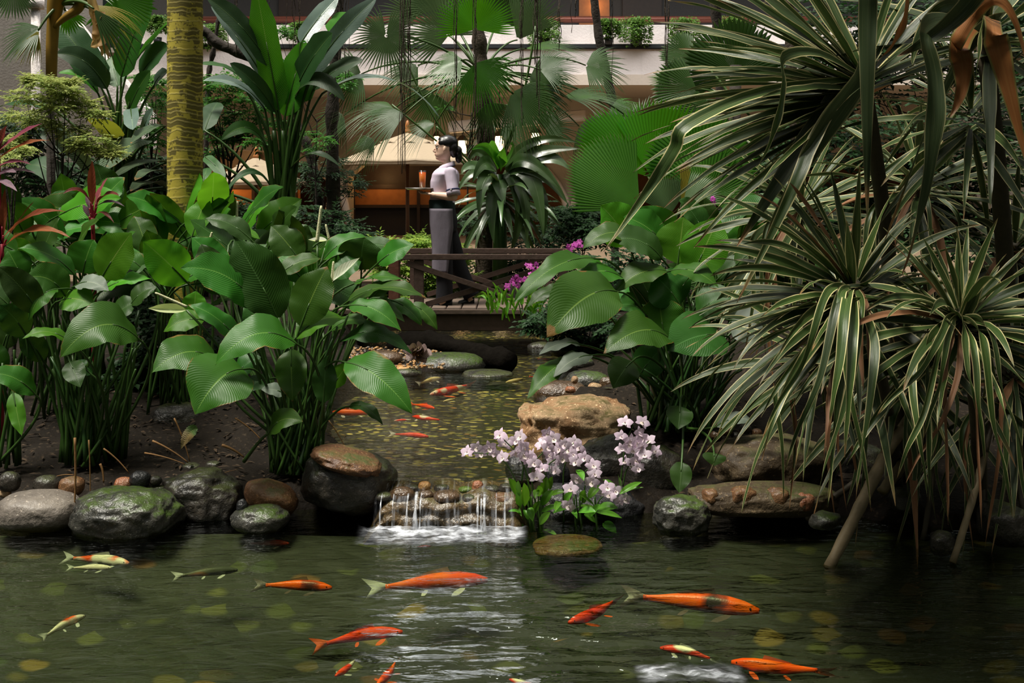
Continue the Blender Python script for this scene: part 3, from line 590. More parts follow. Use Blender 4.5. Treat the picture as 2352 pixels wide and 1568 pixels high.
for px, py, w_, h_, Y, m, lab in [(1255, 870, 60, 36, 8.6, 'st_moss', 'mossy stone at the stream edge under the small lily leaves'), (1440, 885, 90, 50, 8.2, 'st_dark', 'dark boulder behind the right lily stems'), (1290, 845, 70, 40, 9.0, 'st_dark', 'dark stone on the right stream bank under the lily leaf'), (1340, 835, 50, 30, 9.1, 'st_moss', 'small mossy stone on the right stream bank'), (1270, 930, 50, 26, 7.5, 'st_brown', 'wet stone touching the tan boulder at the stream'), (1370, 912, 26, 16, 7.6, 'st_tan', 'tan pebble before the mossy rock'), (1344, 916, 20, 14, 7.6, 'st_grey', 'pale pebble before the mossy rock'), (1240, 800, 60, 30, 10.2, 'st_dark', 'dark stone by the bridge at the right bank'), (1300, 800, 80, 40, 9.8, 'st_dark', 'large dark stone under the magenta orchids')]:
    stone(px, py, w_, h_, Y, m, lab, 'stone', 'stones along the upper stream', sub=3)
# ------------------------------------------------------------------ footbridge
MAT['bridge'] = m_plain('weathered_brown_timber', (.095, .06, .048), .6, .4, 18, .35)
MAT['bridge_red'] = m_plain('red_brown_timber', (.14, .055, .035), .55, .3, 18, .3)
MAT['deck'] = m_plain('grey_brown_plank', (.16, .115, .09), .6, .35, 20, .35)
br = thing('footbridge', (-.2, 10.9, .3), 'brown timber footbridge with crossed low railings over the stream', 'bridge')
ZD = .5; XL, XR = -1.75, .95
for i in range(19):
    x = XL + .07 + i * (XR - XL) / 19
    mk('deck_plank', box((x, 10.93, ZD - .02), (.13, 1.12, .04), None, .005), MAT['deck'], br, False)
for y in (10.42, 11.42):
    mk('side_beam', box(((XL+XR)/2, y, ZD - .115), (XR - XL, .06, .15), None, .006), MAT['bridge'], br, False)
mk('edge_board', box(((XL+XR)/2, 10.38, ZD - .015), (XR - XL, .05, .04), None, .004), MAT['deck'], br, False)
YF, YK = 10.45, 11.38; ZR = 1.0
def X(px, Y): return M(px - 1176, Y)
for y in (YF, YK):
    x0, x1 = X(915, y), X(1310, y)
    mk('handrail', box(((x0+x1)/2, y, ZR - .02), (x1 - x0, .075, .05), None, .006), MAT['bridge'], br, False)
    for px in (962, 1292):
        mk('post', box((X(px, YF) + (0 if y == YF else -.12), y + .012, (ZD + ZR - .045)/2), (.09, .06, ZR - ZD - .05), None, .005), MAT['bridge'], br, False)
    dx = 0 if y == YF else -.06
    mk('cross_brace', beam((X(935, YF)+dx, y - .012, .925), (X(1172, YF)+dx, y - .012, .615), .03, .05), MAT['bridge'], br, False)
    mk('cross_brace', beam((X(978, YF)+dx, y + .02, .54), (X(1290, YF)+dx, y + .02, .93), .03, .05), MAT['bridge'], br, False)
mk('end_post', box((X(906, 10.5), 10.5, .72), (.1, .09, .56), None, .006), MAT['bridge_red'], br, False)
# ------------------------------------------------------------------ leaf blades
def prof_lily(t): return max(0, math.sin(PI * min(1, t)**.84))**.74 * (1 - .28 * sm(.72, 1, t))
def prof_banana(t): return min(1, (t / .14)**.6) * min(1, ((1 - t) / .3)**.62 if t < 1 else 0)
def prof_strap(t): return min(1, .45 + t * 2.2) * min(1, ((1 - t) / .55)**.75 if t < 1 else 0)
def prof_cord(t): return max(0, math.sin(PI * t**.9))**.9 * .95 + .08 * (1 - t)
def blade(pts, width, nrm, prof=prof_lily, nW=8, fold=.18, cup=.1, wave=.02, seed=0, side=None, twist=0, midgroove=0):
    """leaf surface along the midrib pts; nrm is the side the upper face looks to"""
    pts = [Vector(p) for p in pts]; k = len(pts); L = sum((pts[i+1]-pts[i]).length for i in range(k-1)); rows = []; nrm = Vector(nrm).normalized(); s0 = None
    for i, p in enumerate(pts):
        t = i / (k - 1); d = (pts[min(i+1, k-1)] - pts[max(i-1, 0)]).normalized()
        if s0 is None: s = d.cross(nrm); s = s.normalized() if s.length > 1e-3 else frame(d)[0]
        else:
            s = s0 - d * s0.dot(d); s.normalize()
        s0 = s
        if twist: s = Matrix.Rotation(twist * t, 3, d) @ s
        n = s.cross(d); W_ = width / 2 * prof(t); row = []
        for j in range(nW + 1):
            q = j / nW * 2 - 1; aq = abs(q)
            z = fold * aq * W_ - cup * q*q * W_ + wave * L * aq**1.5 * math.sin(t * 11 + (2.1 if q > 0 else 0) + seed) * min(1, prof(t)*1.2)
            z += .35 * wave * L * aq * math.sin(t * 29 + seed*3 + q)
            row.append(p + s * q * W_ * (1 - .12 * fold) + n * z)
        rows.append(row)
    return grid(rows)
def arc(a, b, up, n=14, skew=.5):
    """midrib from a to b bowed towards up (a vector)"""
    a, b, up = Vector(a), Vector(b), Vector(up); c = lerp(a, b, skew) + up * 2 * .5 * 2
    return bez(a, c, b, n)

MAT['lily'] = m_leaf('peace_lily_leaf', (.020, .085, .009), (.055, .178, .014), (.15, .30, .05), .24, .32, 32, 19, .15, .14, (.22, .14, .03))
MAT['lily_bright'] = m_leaf('yellow_green_peace_lily_leaf', (.045, .2, .012), (.12, .34, .02), (.25, .42, .08), .4, .32, 32, 19, .14, .1)  # brighter, yellower green than the plain lily leaf
MAT['lily_dark'] = m_leaf('deep_green_peace_lily_leaf', (.014, .05, .007), (.038, .108, .014), (.07, .16, .04), .16, .32, 32, 19, .17, .14)  # deeper green than the plain lily leaf
MAT['lily_grey'] = m_leaf('silvery_backed_leaf', (.1, .13, .1), (.17, .21, .16), (.3, .34, .24), .12, .35, 32, 19, .2, .06)
MAT['stalk'] = m_plain('green_stalk', (.032, .078, .012), .4, .45, 14, .1)
MAT['stalk_dark'] = m_plain('dark_green_stalk', (.02, .06, .012), .4, .4, 14, .1)
MAT['dead'] = m_plain('dry_tan_stalk', (.2, .1, .03), .7, .5, 20, .3)
MAT['spathe'] = m_leaf('white_spathe', (.62, .66, .5), (.85, .86, .76), (.5, .62, .3), .35, .4, 8, 6, .15, .03)
MAT['spathe_green'] = m_leaf('greenish_spathe', (.5, .6, .25), (.75, .78, .5), (.3, .5, .12), .35, .4, 8, 6, .15, .03)
MAT['spadix'] = m_plain('cream_spadix', (.72, .7, .42), .6, .25, 160, .5)

class Clump:
    def __init__(s, name, base, label, cat, group=None, spread=.13):
        s.root = thing(name, base, label, cat, group); s.base = Vector(base); s.spread = spread; s.n = 0
    def foot(s):
        a = R.uniform(0, 2*PI); r = s.spread * R.random()**.5
        return s.base + Vector((math.cos(a)*r, math.sin(a)*r*.8, 0))
    def leaf(s, B_, T_, width, nrm, bow, mat='lily', stalk=True, fold=.2, cup=.12, wave=.034, prof=prof_lily, foot=None, sr=.0075, n=14, twist=0, skew=.5, smat='stalk', nW=8):
        s.n += 1
        pts = arc(B_, T_, bow, n, skew)
        mk('leaf', blade(pts, width, nrm, prof, nW, fold, cup, wave, s.n * 1.7, None, twist), MAT[mat], s.root)
        L = (Vector(T_) - Vector(B_)).length
        if stalk:
            f = Vector(foot) if foot is not None else s.foot(); d = (pts[1] - pts[0]).normalized()
            c = Vector(B_) - d * (Vector(B_) - f).length * .35 + Vector((0, 0, .05))
            c.z = max(c.z, lerp(f.z, B_[2], .45))
            st = bez(f, c, B_, 12) + pts[1:6]
            mk('leaf_stalk', tube(st, lambda t: sr * (1.35 - .95*t), 7), MAT[smat], s.root)
        else: mk('midrib', tube(pts[:-3], lambda t: sr * (.8 - .65*t), 6), MAT[smat], s.root)
def hero(c, data, Y0, mat='lily', ws=1.22):
    """rows: base px, tip px, width px, depth of base, depth of tip, how much it faces us 0..1, bow px, material"""
    for d in data:
        (bx, by), (tx, ty), wd, yb, yt, fc, bow = d[:7]; m = d[7] if len(d) > 7 and d[7] else mat; kw = d[8] if len(d) > 8 else {}
        B_, T_ = P(bx, by, Y0 + yb), P(tx, ty, Y0 + yt)
        nrm = Vector((kw.pop('nx', 0), -fc, math.sqrt(max(.02, 1 - fc*fc))))
        ax = (T_ - B_).normalized(); up = nrm - ax * nrm.dot(ax); up.normalize()
        bv = up * M(bow, Y0) * .6 + Vector((0, 0, 1)) * M(bow, Y0) * .5
        c.leaf(B_, T_, M(wd * ws, Y0 + (yb + yt)/2), nrm, bv, m, **kw)
def spathe(c, base, tip, width, nrm, spad0, spad1, foot=None, mat='spathe', sr=.008):
    f = foot or c.foot(); base = Vector(base)
    mk('flower_stalk', tube(bez(f, lerp(f, base, .6) + Vector((0, 0, .1)), base, 12), .0065, 7), MAT['stalk'], c.root)
    if tip is not None: mk('spathe', blade(arc(base, tip, Vector(nrm).normalized() * -.01, 10), width, nrm, prof_lily, 8, .7, -.1, .01, 3), MAT[mat], c.root)
    mk('spadix', tube(path([spad0, lerp(Vector(spad0), Vector(spad1), .5), spad1], 6), lambda t: sr * (1 - .25*t) * (1 if t < .95 else .6), 10), MAT['spadix'], c.root)
def fill(c, n, cx, cy, rx, ry, Y0, dY, wpx, lpx, mats=('lily', 'lily', 'lily_dark'), face=(.2, .8), up=.2, smat='stalk'):
    """loose leaves around a crown: tips lean outwards from the middle of the clump"""
    for i in range(n):
        a = R.uniform(0, 2*PI); r = R.random()**.5; px, py = cx + math.cos(a)*r*rx, cy + math.sin(a)*r*ry; Y = Y0 + R.uniform(-dY, dY)
        L = lpx * R.uniform(.9, 1.3); dx = (px - cx) / rx; ang = math.atan2(-(R.uniform(-.55, .75) + up), dx * 1.2 + R.uniform(-.6, .6))
        B_ = P(px, py, Y); T_ = P(px + math.cos(ang)*L, py + math.sin(ang)*L*.8, Y + R.uniform(-.22, .12)); fc = R.uniform(*face)
        c.leaf(B_, T_, M(wpx * R.uniform(.95, 1.4), Y), (R.uniform(-.4, .4), -fc, 1 - fc*.6), Vector((0, 0, M(L*.1, Y) * R.uniform(.2, 1.2))), R.choice(mats), smat=smat)

D, BR, GR = 'lily_dark', 'lily_bright', 'lily_grey'
# central clump
base = P(690, 1085, 5.95); base.z = .16
cb = Clump('peace_lily', base, 'big central peace lily clump left of the waterfall with white spathes', 'plant', 'peace lilies', .16)
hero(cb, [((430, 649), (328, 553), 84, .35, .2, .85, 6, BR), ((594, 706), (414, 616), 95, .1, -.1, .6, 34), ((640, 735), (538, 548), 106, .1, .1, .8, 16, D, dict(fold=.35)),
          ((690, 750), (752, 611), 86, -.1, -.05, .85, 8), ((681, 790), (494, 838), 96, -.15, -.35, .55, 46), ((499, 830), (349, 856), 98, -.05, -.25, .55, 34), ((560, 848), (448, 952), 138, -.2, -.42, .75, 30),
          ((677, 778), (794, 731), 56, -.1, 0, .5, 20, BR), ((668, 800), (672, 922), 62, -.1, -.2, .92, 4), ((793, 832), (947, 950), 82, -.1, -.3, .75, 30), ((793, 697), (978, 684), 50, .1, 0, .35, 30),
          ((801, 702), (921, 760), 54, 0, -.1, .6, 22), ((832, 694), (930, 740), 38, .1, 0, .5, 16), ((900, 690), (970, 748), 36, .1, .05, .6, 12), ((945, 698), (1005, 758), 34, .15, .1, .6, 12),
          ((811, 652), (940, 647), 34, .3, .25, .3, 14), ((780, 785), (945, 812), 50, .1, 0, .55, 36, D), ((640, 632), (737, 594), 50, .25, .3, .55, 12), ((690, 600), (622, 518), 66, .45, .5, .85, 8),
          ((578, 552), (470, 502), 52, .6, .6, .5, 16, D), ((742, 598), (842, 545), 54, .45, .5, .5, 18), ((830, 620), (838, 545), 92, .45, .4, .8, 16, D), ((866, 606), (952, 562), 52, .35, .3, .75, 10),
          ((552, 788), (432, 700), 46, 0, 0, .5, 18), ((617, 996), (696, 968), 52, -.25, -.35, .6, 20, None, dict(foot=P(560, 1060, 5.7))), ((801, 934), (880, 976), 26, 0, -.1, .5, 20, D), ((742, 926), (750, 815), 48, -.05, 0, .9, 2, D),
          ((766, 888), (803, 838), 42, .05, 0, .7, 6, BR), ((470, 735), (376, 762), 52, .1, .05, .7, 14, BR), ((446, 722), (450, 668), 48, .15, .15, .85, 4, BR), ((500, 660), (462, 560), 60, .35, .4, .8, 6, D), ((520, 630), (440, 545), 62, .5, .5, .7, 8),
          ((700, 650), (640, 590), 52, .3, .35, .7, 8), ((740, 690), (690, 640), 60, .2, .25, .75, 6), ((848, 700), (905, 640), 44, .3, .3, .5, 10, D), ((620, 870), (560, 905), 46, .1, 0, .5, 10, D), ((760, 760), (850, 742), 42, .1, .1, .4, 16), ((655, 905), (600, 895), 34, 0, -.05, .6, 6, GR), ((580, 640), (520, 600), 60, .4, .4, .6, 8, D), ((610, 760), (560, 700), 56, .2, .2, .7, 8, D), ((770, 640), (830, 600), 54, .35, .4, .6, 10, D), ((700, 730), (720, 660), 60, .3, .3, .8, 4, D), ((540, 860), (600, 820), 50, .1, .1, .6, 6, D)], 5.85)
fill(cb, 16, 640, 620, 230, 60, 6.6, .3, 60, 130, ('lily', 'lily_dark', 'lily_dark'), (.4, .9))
for i in range(26):                                                     # bare stalks in the heart of the clump
    f = cb.foot(); q = P(R.uniform(560, 800), R.uniform(720, 830), 5.9 + R.uniform(-.1, .4)); mk('leaf_stalk', tube(bez(f, lerp(f, q, .5) + Vector((0, 0, .05)), q, 8), lambda t: .0095 * (1.2 - .6*t), 7), MAT[R.choice(['stalk', 'stalk_dark'])], cb.root)
spathe(cb, P(757, 650, 5.9), P(826, 592, 5.85), .07, (-.5, -.6, .4), P(762, 645, 5.87), P(766, 600, 5.87))
spathe(cb, P(729, 562, 6.3), None, .05, (0, -1, 0), P(728, 556, 6.3), P(738, 472, 6.3), sr=.011)
spathe(cb, P(752, 552, 6.5), P(708, 550, 6.5), .05, (0, -.4, 1), P(756, 549, 6.5), P(748, 515, 6.5), mat='spathe')
spathe(cb, P(428, 712, 5.85), P(340, 708, 5.8), .06, (0, -.8, .5), P(430, 705, 5.8), P(356, 672, 5.75), mat='spathe_green')
spathe(cb, P(545, 525, 6.8), P(488, 502, 6.8), .09, (0, -.5, .8), P(543, 522, 6.8), P(545, 462, 6.8), sr=.009)
spathe(cb, P(486, 548, 6.5), P(500, 560, 6.5), .03, (0, -.5, .8), P(484, 545, 6.5), P(487, 533, 6.5))
# left clump
base = P(215, 1070, 6.1); base.z = .17
ca = Clump('peace_lily', base, 'left peace lily clump with one broad low leaf and tall pale stalks', 'plant', 'peace lilies', .17)
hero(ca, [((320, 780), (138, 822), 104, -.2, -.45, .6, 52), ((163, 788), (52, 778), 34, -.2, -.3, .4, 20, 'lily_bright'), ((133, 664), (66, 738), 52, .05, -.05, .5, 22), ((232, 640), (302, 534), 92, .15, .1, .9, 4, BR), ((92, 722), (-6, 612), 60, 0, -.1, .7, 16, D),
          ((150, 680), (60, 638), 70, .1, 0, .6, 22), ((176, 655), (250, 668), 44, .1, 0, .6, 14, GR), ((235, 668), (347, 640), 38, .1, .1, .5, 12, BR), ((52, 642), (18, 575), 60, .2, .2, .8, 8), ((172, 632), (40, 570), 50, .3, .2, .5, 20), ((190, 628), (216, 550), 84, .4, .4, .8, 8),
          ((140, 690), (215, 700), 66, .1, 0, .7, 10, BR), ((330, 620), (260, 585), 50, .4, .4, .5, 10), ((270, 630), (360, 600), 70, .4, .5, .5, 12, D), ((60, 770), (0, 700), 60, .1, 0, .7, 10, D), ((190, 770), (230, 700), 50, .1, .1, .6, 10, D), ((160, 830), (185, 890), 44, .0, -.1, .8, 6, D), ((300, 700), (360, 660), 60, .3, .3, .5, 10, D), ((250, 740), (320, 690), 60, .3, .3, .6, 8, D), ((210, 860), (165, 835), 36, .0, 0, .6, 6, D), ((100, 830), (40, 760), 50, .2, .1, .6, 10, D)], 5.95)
for i in range(34):
    f = ca.foot(); q = P(R.uniform(110, 330), R.uniform(690, 860), 6.0 + R.uniform(-.1, .4)); mk('leaf_stalk', tube(bez(f, lerp(f, q, .5) + Vector((0, 0, .08)), q, 8), lambda t: .011 * (1.15 - .6*t), 7), MAT[R.choice(['stalk', 'stalk', 'stalk_dark'])], ca.root)
# far left clump at the frame edge
base = P(15, 1050, 6.0); base.z = .17
ce = Clump('peace_lily', base, 'peace lily clump cut by the left frame edge low down', 'plant', 'peace lilies', .1)
hero(ce, [((82, 907), (-30, 858), 56, -.1, -.2, .55, 18), ((30, 900), (50, 1000), 34, 0, -.1, .9, 4, BR), ((20, 700), (-60, 660), 70, .1, .1, .6, 12, D), ((5, 800), (40, 720), 60, .2, .2, .8, 6, D), ((10, 860), (-40, 780), 50, .1, .1, .7, 8), ((40, 720), (90, 640), 56, .2, .3, .7, 6, D)], 5.95)
for i in range(9):
    f = ce.foot(); q = P(R.uniform(-20, 50), R.uniform(800, 900), 6.0); mk('leaf_stalk', tube(bez(f, lerp(f, q, .5) + Vector((0, 0, .08)), q, 8), lambda t: .01 * (1.15 - .5*t), 7), MAT['stalk'], ce.root)
# right clump
base = P(1550, 1040, 6.35); base.z = .3
cc = Clump('peace_lily', base, 'right peace lily clump with huge drooping leaves behind the tan boulder', 'plant', 'peace lilies', .2)
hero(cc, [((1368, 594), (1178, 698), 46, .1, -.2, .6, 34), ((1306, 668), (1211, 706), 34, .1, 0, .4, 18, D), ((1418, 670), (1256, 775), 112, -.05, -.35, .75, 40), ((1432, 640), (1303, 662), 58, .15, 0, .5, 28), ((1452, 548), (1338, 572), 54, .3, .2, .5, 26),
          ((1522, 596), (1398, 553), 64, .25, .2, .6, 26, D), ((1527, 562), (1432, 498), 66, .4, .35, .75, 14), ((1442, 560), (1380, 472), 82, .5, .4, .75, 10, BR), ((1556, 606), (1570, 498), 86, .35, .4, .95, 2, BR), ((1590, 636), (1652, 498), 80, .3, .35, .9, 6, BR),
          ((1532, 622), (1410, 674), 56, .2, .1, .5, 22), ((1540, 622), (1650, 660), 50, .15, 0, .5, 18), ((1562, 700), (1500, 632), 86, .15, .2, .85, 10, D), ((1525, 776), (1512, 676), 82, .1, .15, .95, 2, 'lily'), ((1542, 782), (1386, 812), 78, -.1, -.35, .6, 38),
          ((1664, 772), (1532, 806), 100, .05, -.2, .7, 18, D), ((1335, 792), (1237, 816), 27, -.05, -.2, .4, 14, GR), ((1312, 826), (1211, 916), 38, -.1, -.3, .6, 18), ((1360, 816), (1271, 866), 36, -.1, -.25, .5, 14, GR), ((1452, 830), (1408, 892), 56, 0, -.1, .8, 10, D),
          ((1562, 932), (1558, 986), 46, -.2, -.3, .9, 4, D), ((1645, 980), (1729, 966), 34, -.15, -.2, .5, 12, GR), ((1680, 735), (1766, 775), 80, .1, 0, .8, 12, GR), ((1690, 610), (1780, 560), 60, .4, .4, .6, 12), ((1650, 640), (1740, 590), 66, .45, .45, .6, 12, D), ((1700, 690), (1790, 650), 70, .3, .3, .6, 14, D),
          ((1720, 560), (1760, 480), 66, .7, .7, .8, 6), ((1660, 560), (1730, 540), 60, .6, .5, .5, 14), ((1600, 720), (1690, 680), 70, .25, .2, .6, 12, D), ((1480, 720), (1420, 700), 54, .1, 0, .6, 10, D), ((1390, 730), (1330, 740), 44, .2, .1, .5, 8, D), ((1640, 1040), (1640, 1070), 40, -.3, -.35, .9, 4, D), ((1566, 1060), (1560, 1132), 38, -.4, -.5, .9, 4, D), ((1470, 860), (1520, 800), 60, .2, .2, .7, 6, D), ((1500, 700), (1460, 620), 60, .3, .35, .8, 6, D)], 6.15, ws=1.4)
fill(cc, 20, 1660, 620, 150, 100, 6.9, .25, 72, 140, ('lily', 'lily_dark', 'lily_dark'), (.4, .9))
for i in range(46):
    f = cc.foot(); q = P(R.uniform(1400, 1720), R.uniform(740, 860), 6.25 + R.uniform(-.1, .5)); mk('leaf_stalk', tube(bez(f, lerp(f, q, .5) + Vector((0, 0, .06)), q, 8), lambda t: .0105 * (1.15 - .6*t), 7), MAT[R.choice(['stalk', 'stalk_dark', 'stalk_dark'])], cc.root)
for px in (1664, 1676): spathe(cc, P(px, 532, 7.6), None, .05, (0, -1, 0), P(px, 530, 7.6), P(px + 1, 478, 7.6), mat='spathe', sr=.008)
# back bed on the left: a row of clumps
for k, (px, Y, cx, cy, rx, ry, n, lab) in enumerate([(60, 7.4, 60, 510, 110, 55, 16, 'peace lily in the back row under the red cordyline at the left edge'), (200, 7.6, 210, 530, 110, 50, 16, 'peace lily in the back row around the small red cordyline'), (340, 7.7, 330, 540, 110, 50, 16, 'peace lily in the back row left of the yellow palm trunk'),
                                                (450, 7.0, 430, 540, 110, 46, 16, 'peace lily in the back row at the foot of the yellow palm trunk'), (560, 7.8, 560, 545, 100, 44, 13, 'peace lily in the back row under the white spike flower'), (130, 6.8, 120, 610, 120, 50, 12, 'peace lily in the second row behind the left clump'), (390, 6.9, 390, 620, 90, 45, 12, 'peace lily in the second row between left and central clumps')]):
    b = P(px, 0, Y); b.z = gh(b.x, Y) - .02
    c = Clump('peace_lily', b, lab, 'plant', 'peace lilies', .18)
    fill(c, n, cx, cy, rx, ry, Y, .35, 64, 125, ('lily', 'lily', 'lily', 'lily_dark', 'lily_bright') if k in (0, 3, 4) else ('lily', 'lily', 'lily', 'lily_dark'), (.35, .9))
# ------------------------------------------------------------------ waitress walking over the bridge
YW0 = 10.9; FZ = ZD
def wp(px, py, d=0): 
    q = P(px, py, YW0); return Vector((q.x, YW0 + d, q.z + .012))
u_ = M(1, YW0)
def m_skin():
    t = NT('skin'); c = t.coord('Object'); return t.fin(t.bsdf(t.mix(t.noise(c, 9, 3), (.78, .50, .37), (.85, .58, .45)), .45, None, .4))
def m_cloth(name, col, rough=.8, weave=900, var=.12):
    t = NT(name); c = t.coord('Object'); n = t.noise(c, 7, 4); d = tuple(k*(1-var) for k in col)
    return t.fin(t.bsdf(t.mix(n, d, col), rough, t.bump(t.m('ADD', t.noise(c, weave, 1), t.m('MULTIPLY', t.noise(t.coord('Object', (1, 1, .45)), 16, 3), 6)), .35, .004), .2))
MAT['skin'] = m_skin(); MAT['shirt'] = m_cloth('lilac_cotton', (.70, .60, .74)); MAT['apron'] = m_cloth('mauve_grey_apron', (.205, .18, .22)); MAT['band'] = m_cloth('dark_green_band', (.02, .035, .035)); MAT['trouser'] = m_cloth('black_trousers', (.018, .018, .022)); MAT['navy'] = m_cloth('navy_piping', (.03, .035, .09))
t = NT('black_hair'); c = t.coord('Object', (1, 1, 1)); MAT['hair'] = t.fin(t.bsdf((.008, .007, .008), .32, t.bump(t.noise(t.coord('Object', (30, 90, 160)), 1, 3), .5, .004), .6))
MAT['shoe'] = m_plain('black_leather', (.012, .012, .013), .3, .2); MAT['lip'] = m_plain('lip_colour', (.5, .12, .11), .4, .1); MAT['white'] = m_plain('eye_white', (.85, .83, .8), .3, .02); MAT['iris'] = m_plain('dark_iris', (.015, .008, .005), .2, .1)
def loft(sl, n=28, capped=True):
    """slices (centre, half x, half y[, egg]); closed"""
    rows = []
    for s in sl:
        c, a, b = Vector(s[0]), s[1], s[2]; eg = s[3] if len(s) > 3 else 0
        row = []
        for j in range(n):
            th = 2*PI*j/n; x, y = math.cos(th), math.sin(th)
            row.append(c + Vector((x*a, y*b*(1 + eg*x), 0)))
        rows.append(row)
    V, Fc, U = grid(rows, True)
    if capped: Fc += [tuple(range(n - 1, -1, -1)), tuple(len(V) - n + j for j in range(n))]
    return V, Fc, None
def fb(py, xf, xb, hy, d=0, eg=0): return (wp((xf + xb)/2, py, d), (xb - xf)/2*u_, hy, eg)
def remesh(o, vox, it=3):
    m = o.modifiers.new('join', 'REMESH'); m.mode = 'VOXEL'; m.voxel_size = vox; m.use_smooth_shade = True
    s = o.modifiers.new('soften', 'SMOOTH'); s.factor = .5; s.iterations = it; return o
pw = thing('person', wp(1025, 701), 'woman in lilac shirt and grey apron walking left across the footbridge with a tray', 'person')
head = loft([fb(313.2, 1024, 1036, .02), fb(316, 1016, 1041, .042), fb(321, 1008, 1046, .058), fb(327, 1003.6, 1048.5, .068), fb(333, 1000.6, 1049.5, .073, 0, .06), fb(337, 999.4, 1049.5, .074, 0, .08), fb(341, 1000.6, 1049, .073, 0, .1), fb(346, 999.8, 1047, .071, 0, .12),
             fb(350, 999.9, 1044, .069, 0, .16), fb(354, 1000.2, 1040, .066, 0, .2), fb(356.6, 999.2, 1038, .063, 0, .22), fb(358.4, 999.8, 1037, .061, 0, .22), fb(360.2, 999.4, 1036, .058, 0, .22), fb(362.5, 1001, 1035, .054, 0, .25), fb(365.5, 1000.4, 1034, .048, 0, .25), fb(368.5, 1002, 1034, .041, 0, .2), fb(371.5, 1008, 1034.5, .04), fb(375, 1015, 1036, .042), fb(381, 1015.5, 1039, .045), fb(388, 1010, 1042, .062), fb(392, 1004, 1046, .09)])
nose = tube(path([wp(1000.8, 341), wp(998, 345.5), wp(995.8, 348.6), wp(997.8, 351.2), wp(1001, 352)], 5), lambda t: .0052 + .0042 * math.sin(min(1, t*1.15)*PI*.75), 10)
nost = [blob(wp(998.2, 350.8, s*.0085), (.0075, .006, .005), 2) for s in (-1, 1)]
ear = [blob(wp(1022.5, 346, s*.075), (.0135, .011, .026), 3, .08, 3) for s in (-1, 1)]
cheek = [blob(wp(1007, 350, s*.042), (.014, .016, .02), 2) for s in (-1, 1)]
torso = loft([fb(390, 1004, 1047, .07), fb(395, 999, 1051, .15), fb(402, 995, 1053, .172), fb(410, 993.5, 1053.5, .165), fb(418, 991, 1053, .155), fb(428, 990, 1051, .142), fb(440, 991, 1047, .128), fb(455, 990, 1043, .122), fb(468, 989, 1042, .13), fb(485, 990, 1045, .15), fb(505, 992, 1049, .165), fb(520, 996, 1048, .162), fb(530, 1003, 1044, .14)])
def limb(pts, rad, n=14): return tube(path(pts, 6), lambda t: interp([(i/(len(rad)-1), r) for i, r in enumerate(rad)], t), n)
sh_l, el_l, wr_l = wp(1036, 398, -.155), wp(1045, 455, -.205), wp(1001, 449.5, -.15)
sh_r, el_r, wr_r = wp(1034, 398, .155), wp(1040, 456, .2), wp(995, 450, .13)
arms = []; hands = []
for sh, el, wr, sg, tip in ((sh_l, el_l, wr_l, -1, wp(972, 444.5, -.07)), (sh_r, el_r, wr_r, 1, wp(966, 444.5, .05))):
    arms += [limb([sh, lerp(sh, el, .5), el], [.05, .046, .038]), limb([el, lerp(el, wr, .35), lerp(el, wr, .75), wr], [.037, .039, .031, .024]), blob(el, (.037, .037, .037), 2)]
    d = (tip - wr).normalized(); s = d.cross(Vector((0, 0, 1))).normalized()            # palm up, under the tray
    pc = wr + d * .055
    palm = loft([(Vector((0, 0, -.012)), .05, .03), (Vector((0, 0, 0)), .052, .038), (Vector((0, 0, .012)), .046, .032)], 20)
    rot = Matrix((d, s, Vector((0, 0, 1)))).transposed(); hands.append(([rot @ Vector(v) + pc for v in palm[0]], palm[1], None)); hands.append(limb([wr - d*.02, wr + d*.03], [.024, .026]))
    for k, ln in enumerate((.064, .074, .07, .056)):
        o = pc + d*.043 + s*(k - 1.5)*.0185; dd = (d + s*(k - 1.5)*.07).normalized()
        hands.append(tube(path([o - dd*.015, o + dd*ln*.45 + Vector((0, 0, -.006)), o + dd*ln*.78 + Vector((0, 0, .001)), o + dd*ln + Vector((0, 0, .009))], 4), lambda t: .0088 - .002*t, 10))
    th0 = pc - s*sg*.034*-1*(-1) - d*.012; tdir = (d*.75 + s*(-sg)*(-.75)*-1).normalized()
    hands.append(tube(path([th0, th0 + tdir*.03, th0 + tdir*.055 + Vector((0, 0, .012))], 4), lambda t: .011 - .003*t, 10))
hip_f, kn_f, an_f = wp(1017, 520, -.08), wp(1022, 612, -.08), wp(1022, 690, -.08)
hip_b, kn_b, an_b = wp(1022, 520, .08), wp(1050, 610, .08), wp(1082, 688, .08)
legs = [limb([hip_f, kn_f, an_f], [.085, .056, .036]), limb([hip_b, kn_b, an_b], [.085, .056, .036])]
feet = [limb([an_f, wp(1012, 701, -.08), wp(990, 705, -.08)], [.036, .034, .022]), limb([an_b, wp(1074, 700, .08), wp(1057, 705, .08)], [.036, .033, .022])]
body = mk('body', merge(head, nose, *nost, *ear, torso, *arms, *hands, *legs, *feet), MAT['skin'], pw); remesh(body, .0045, 2)
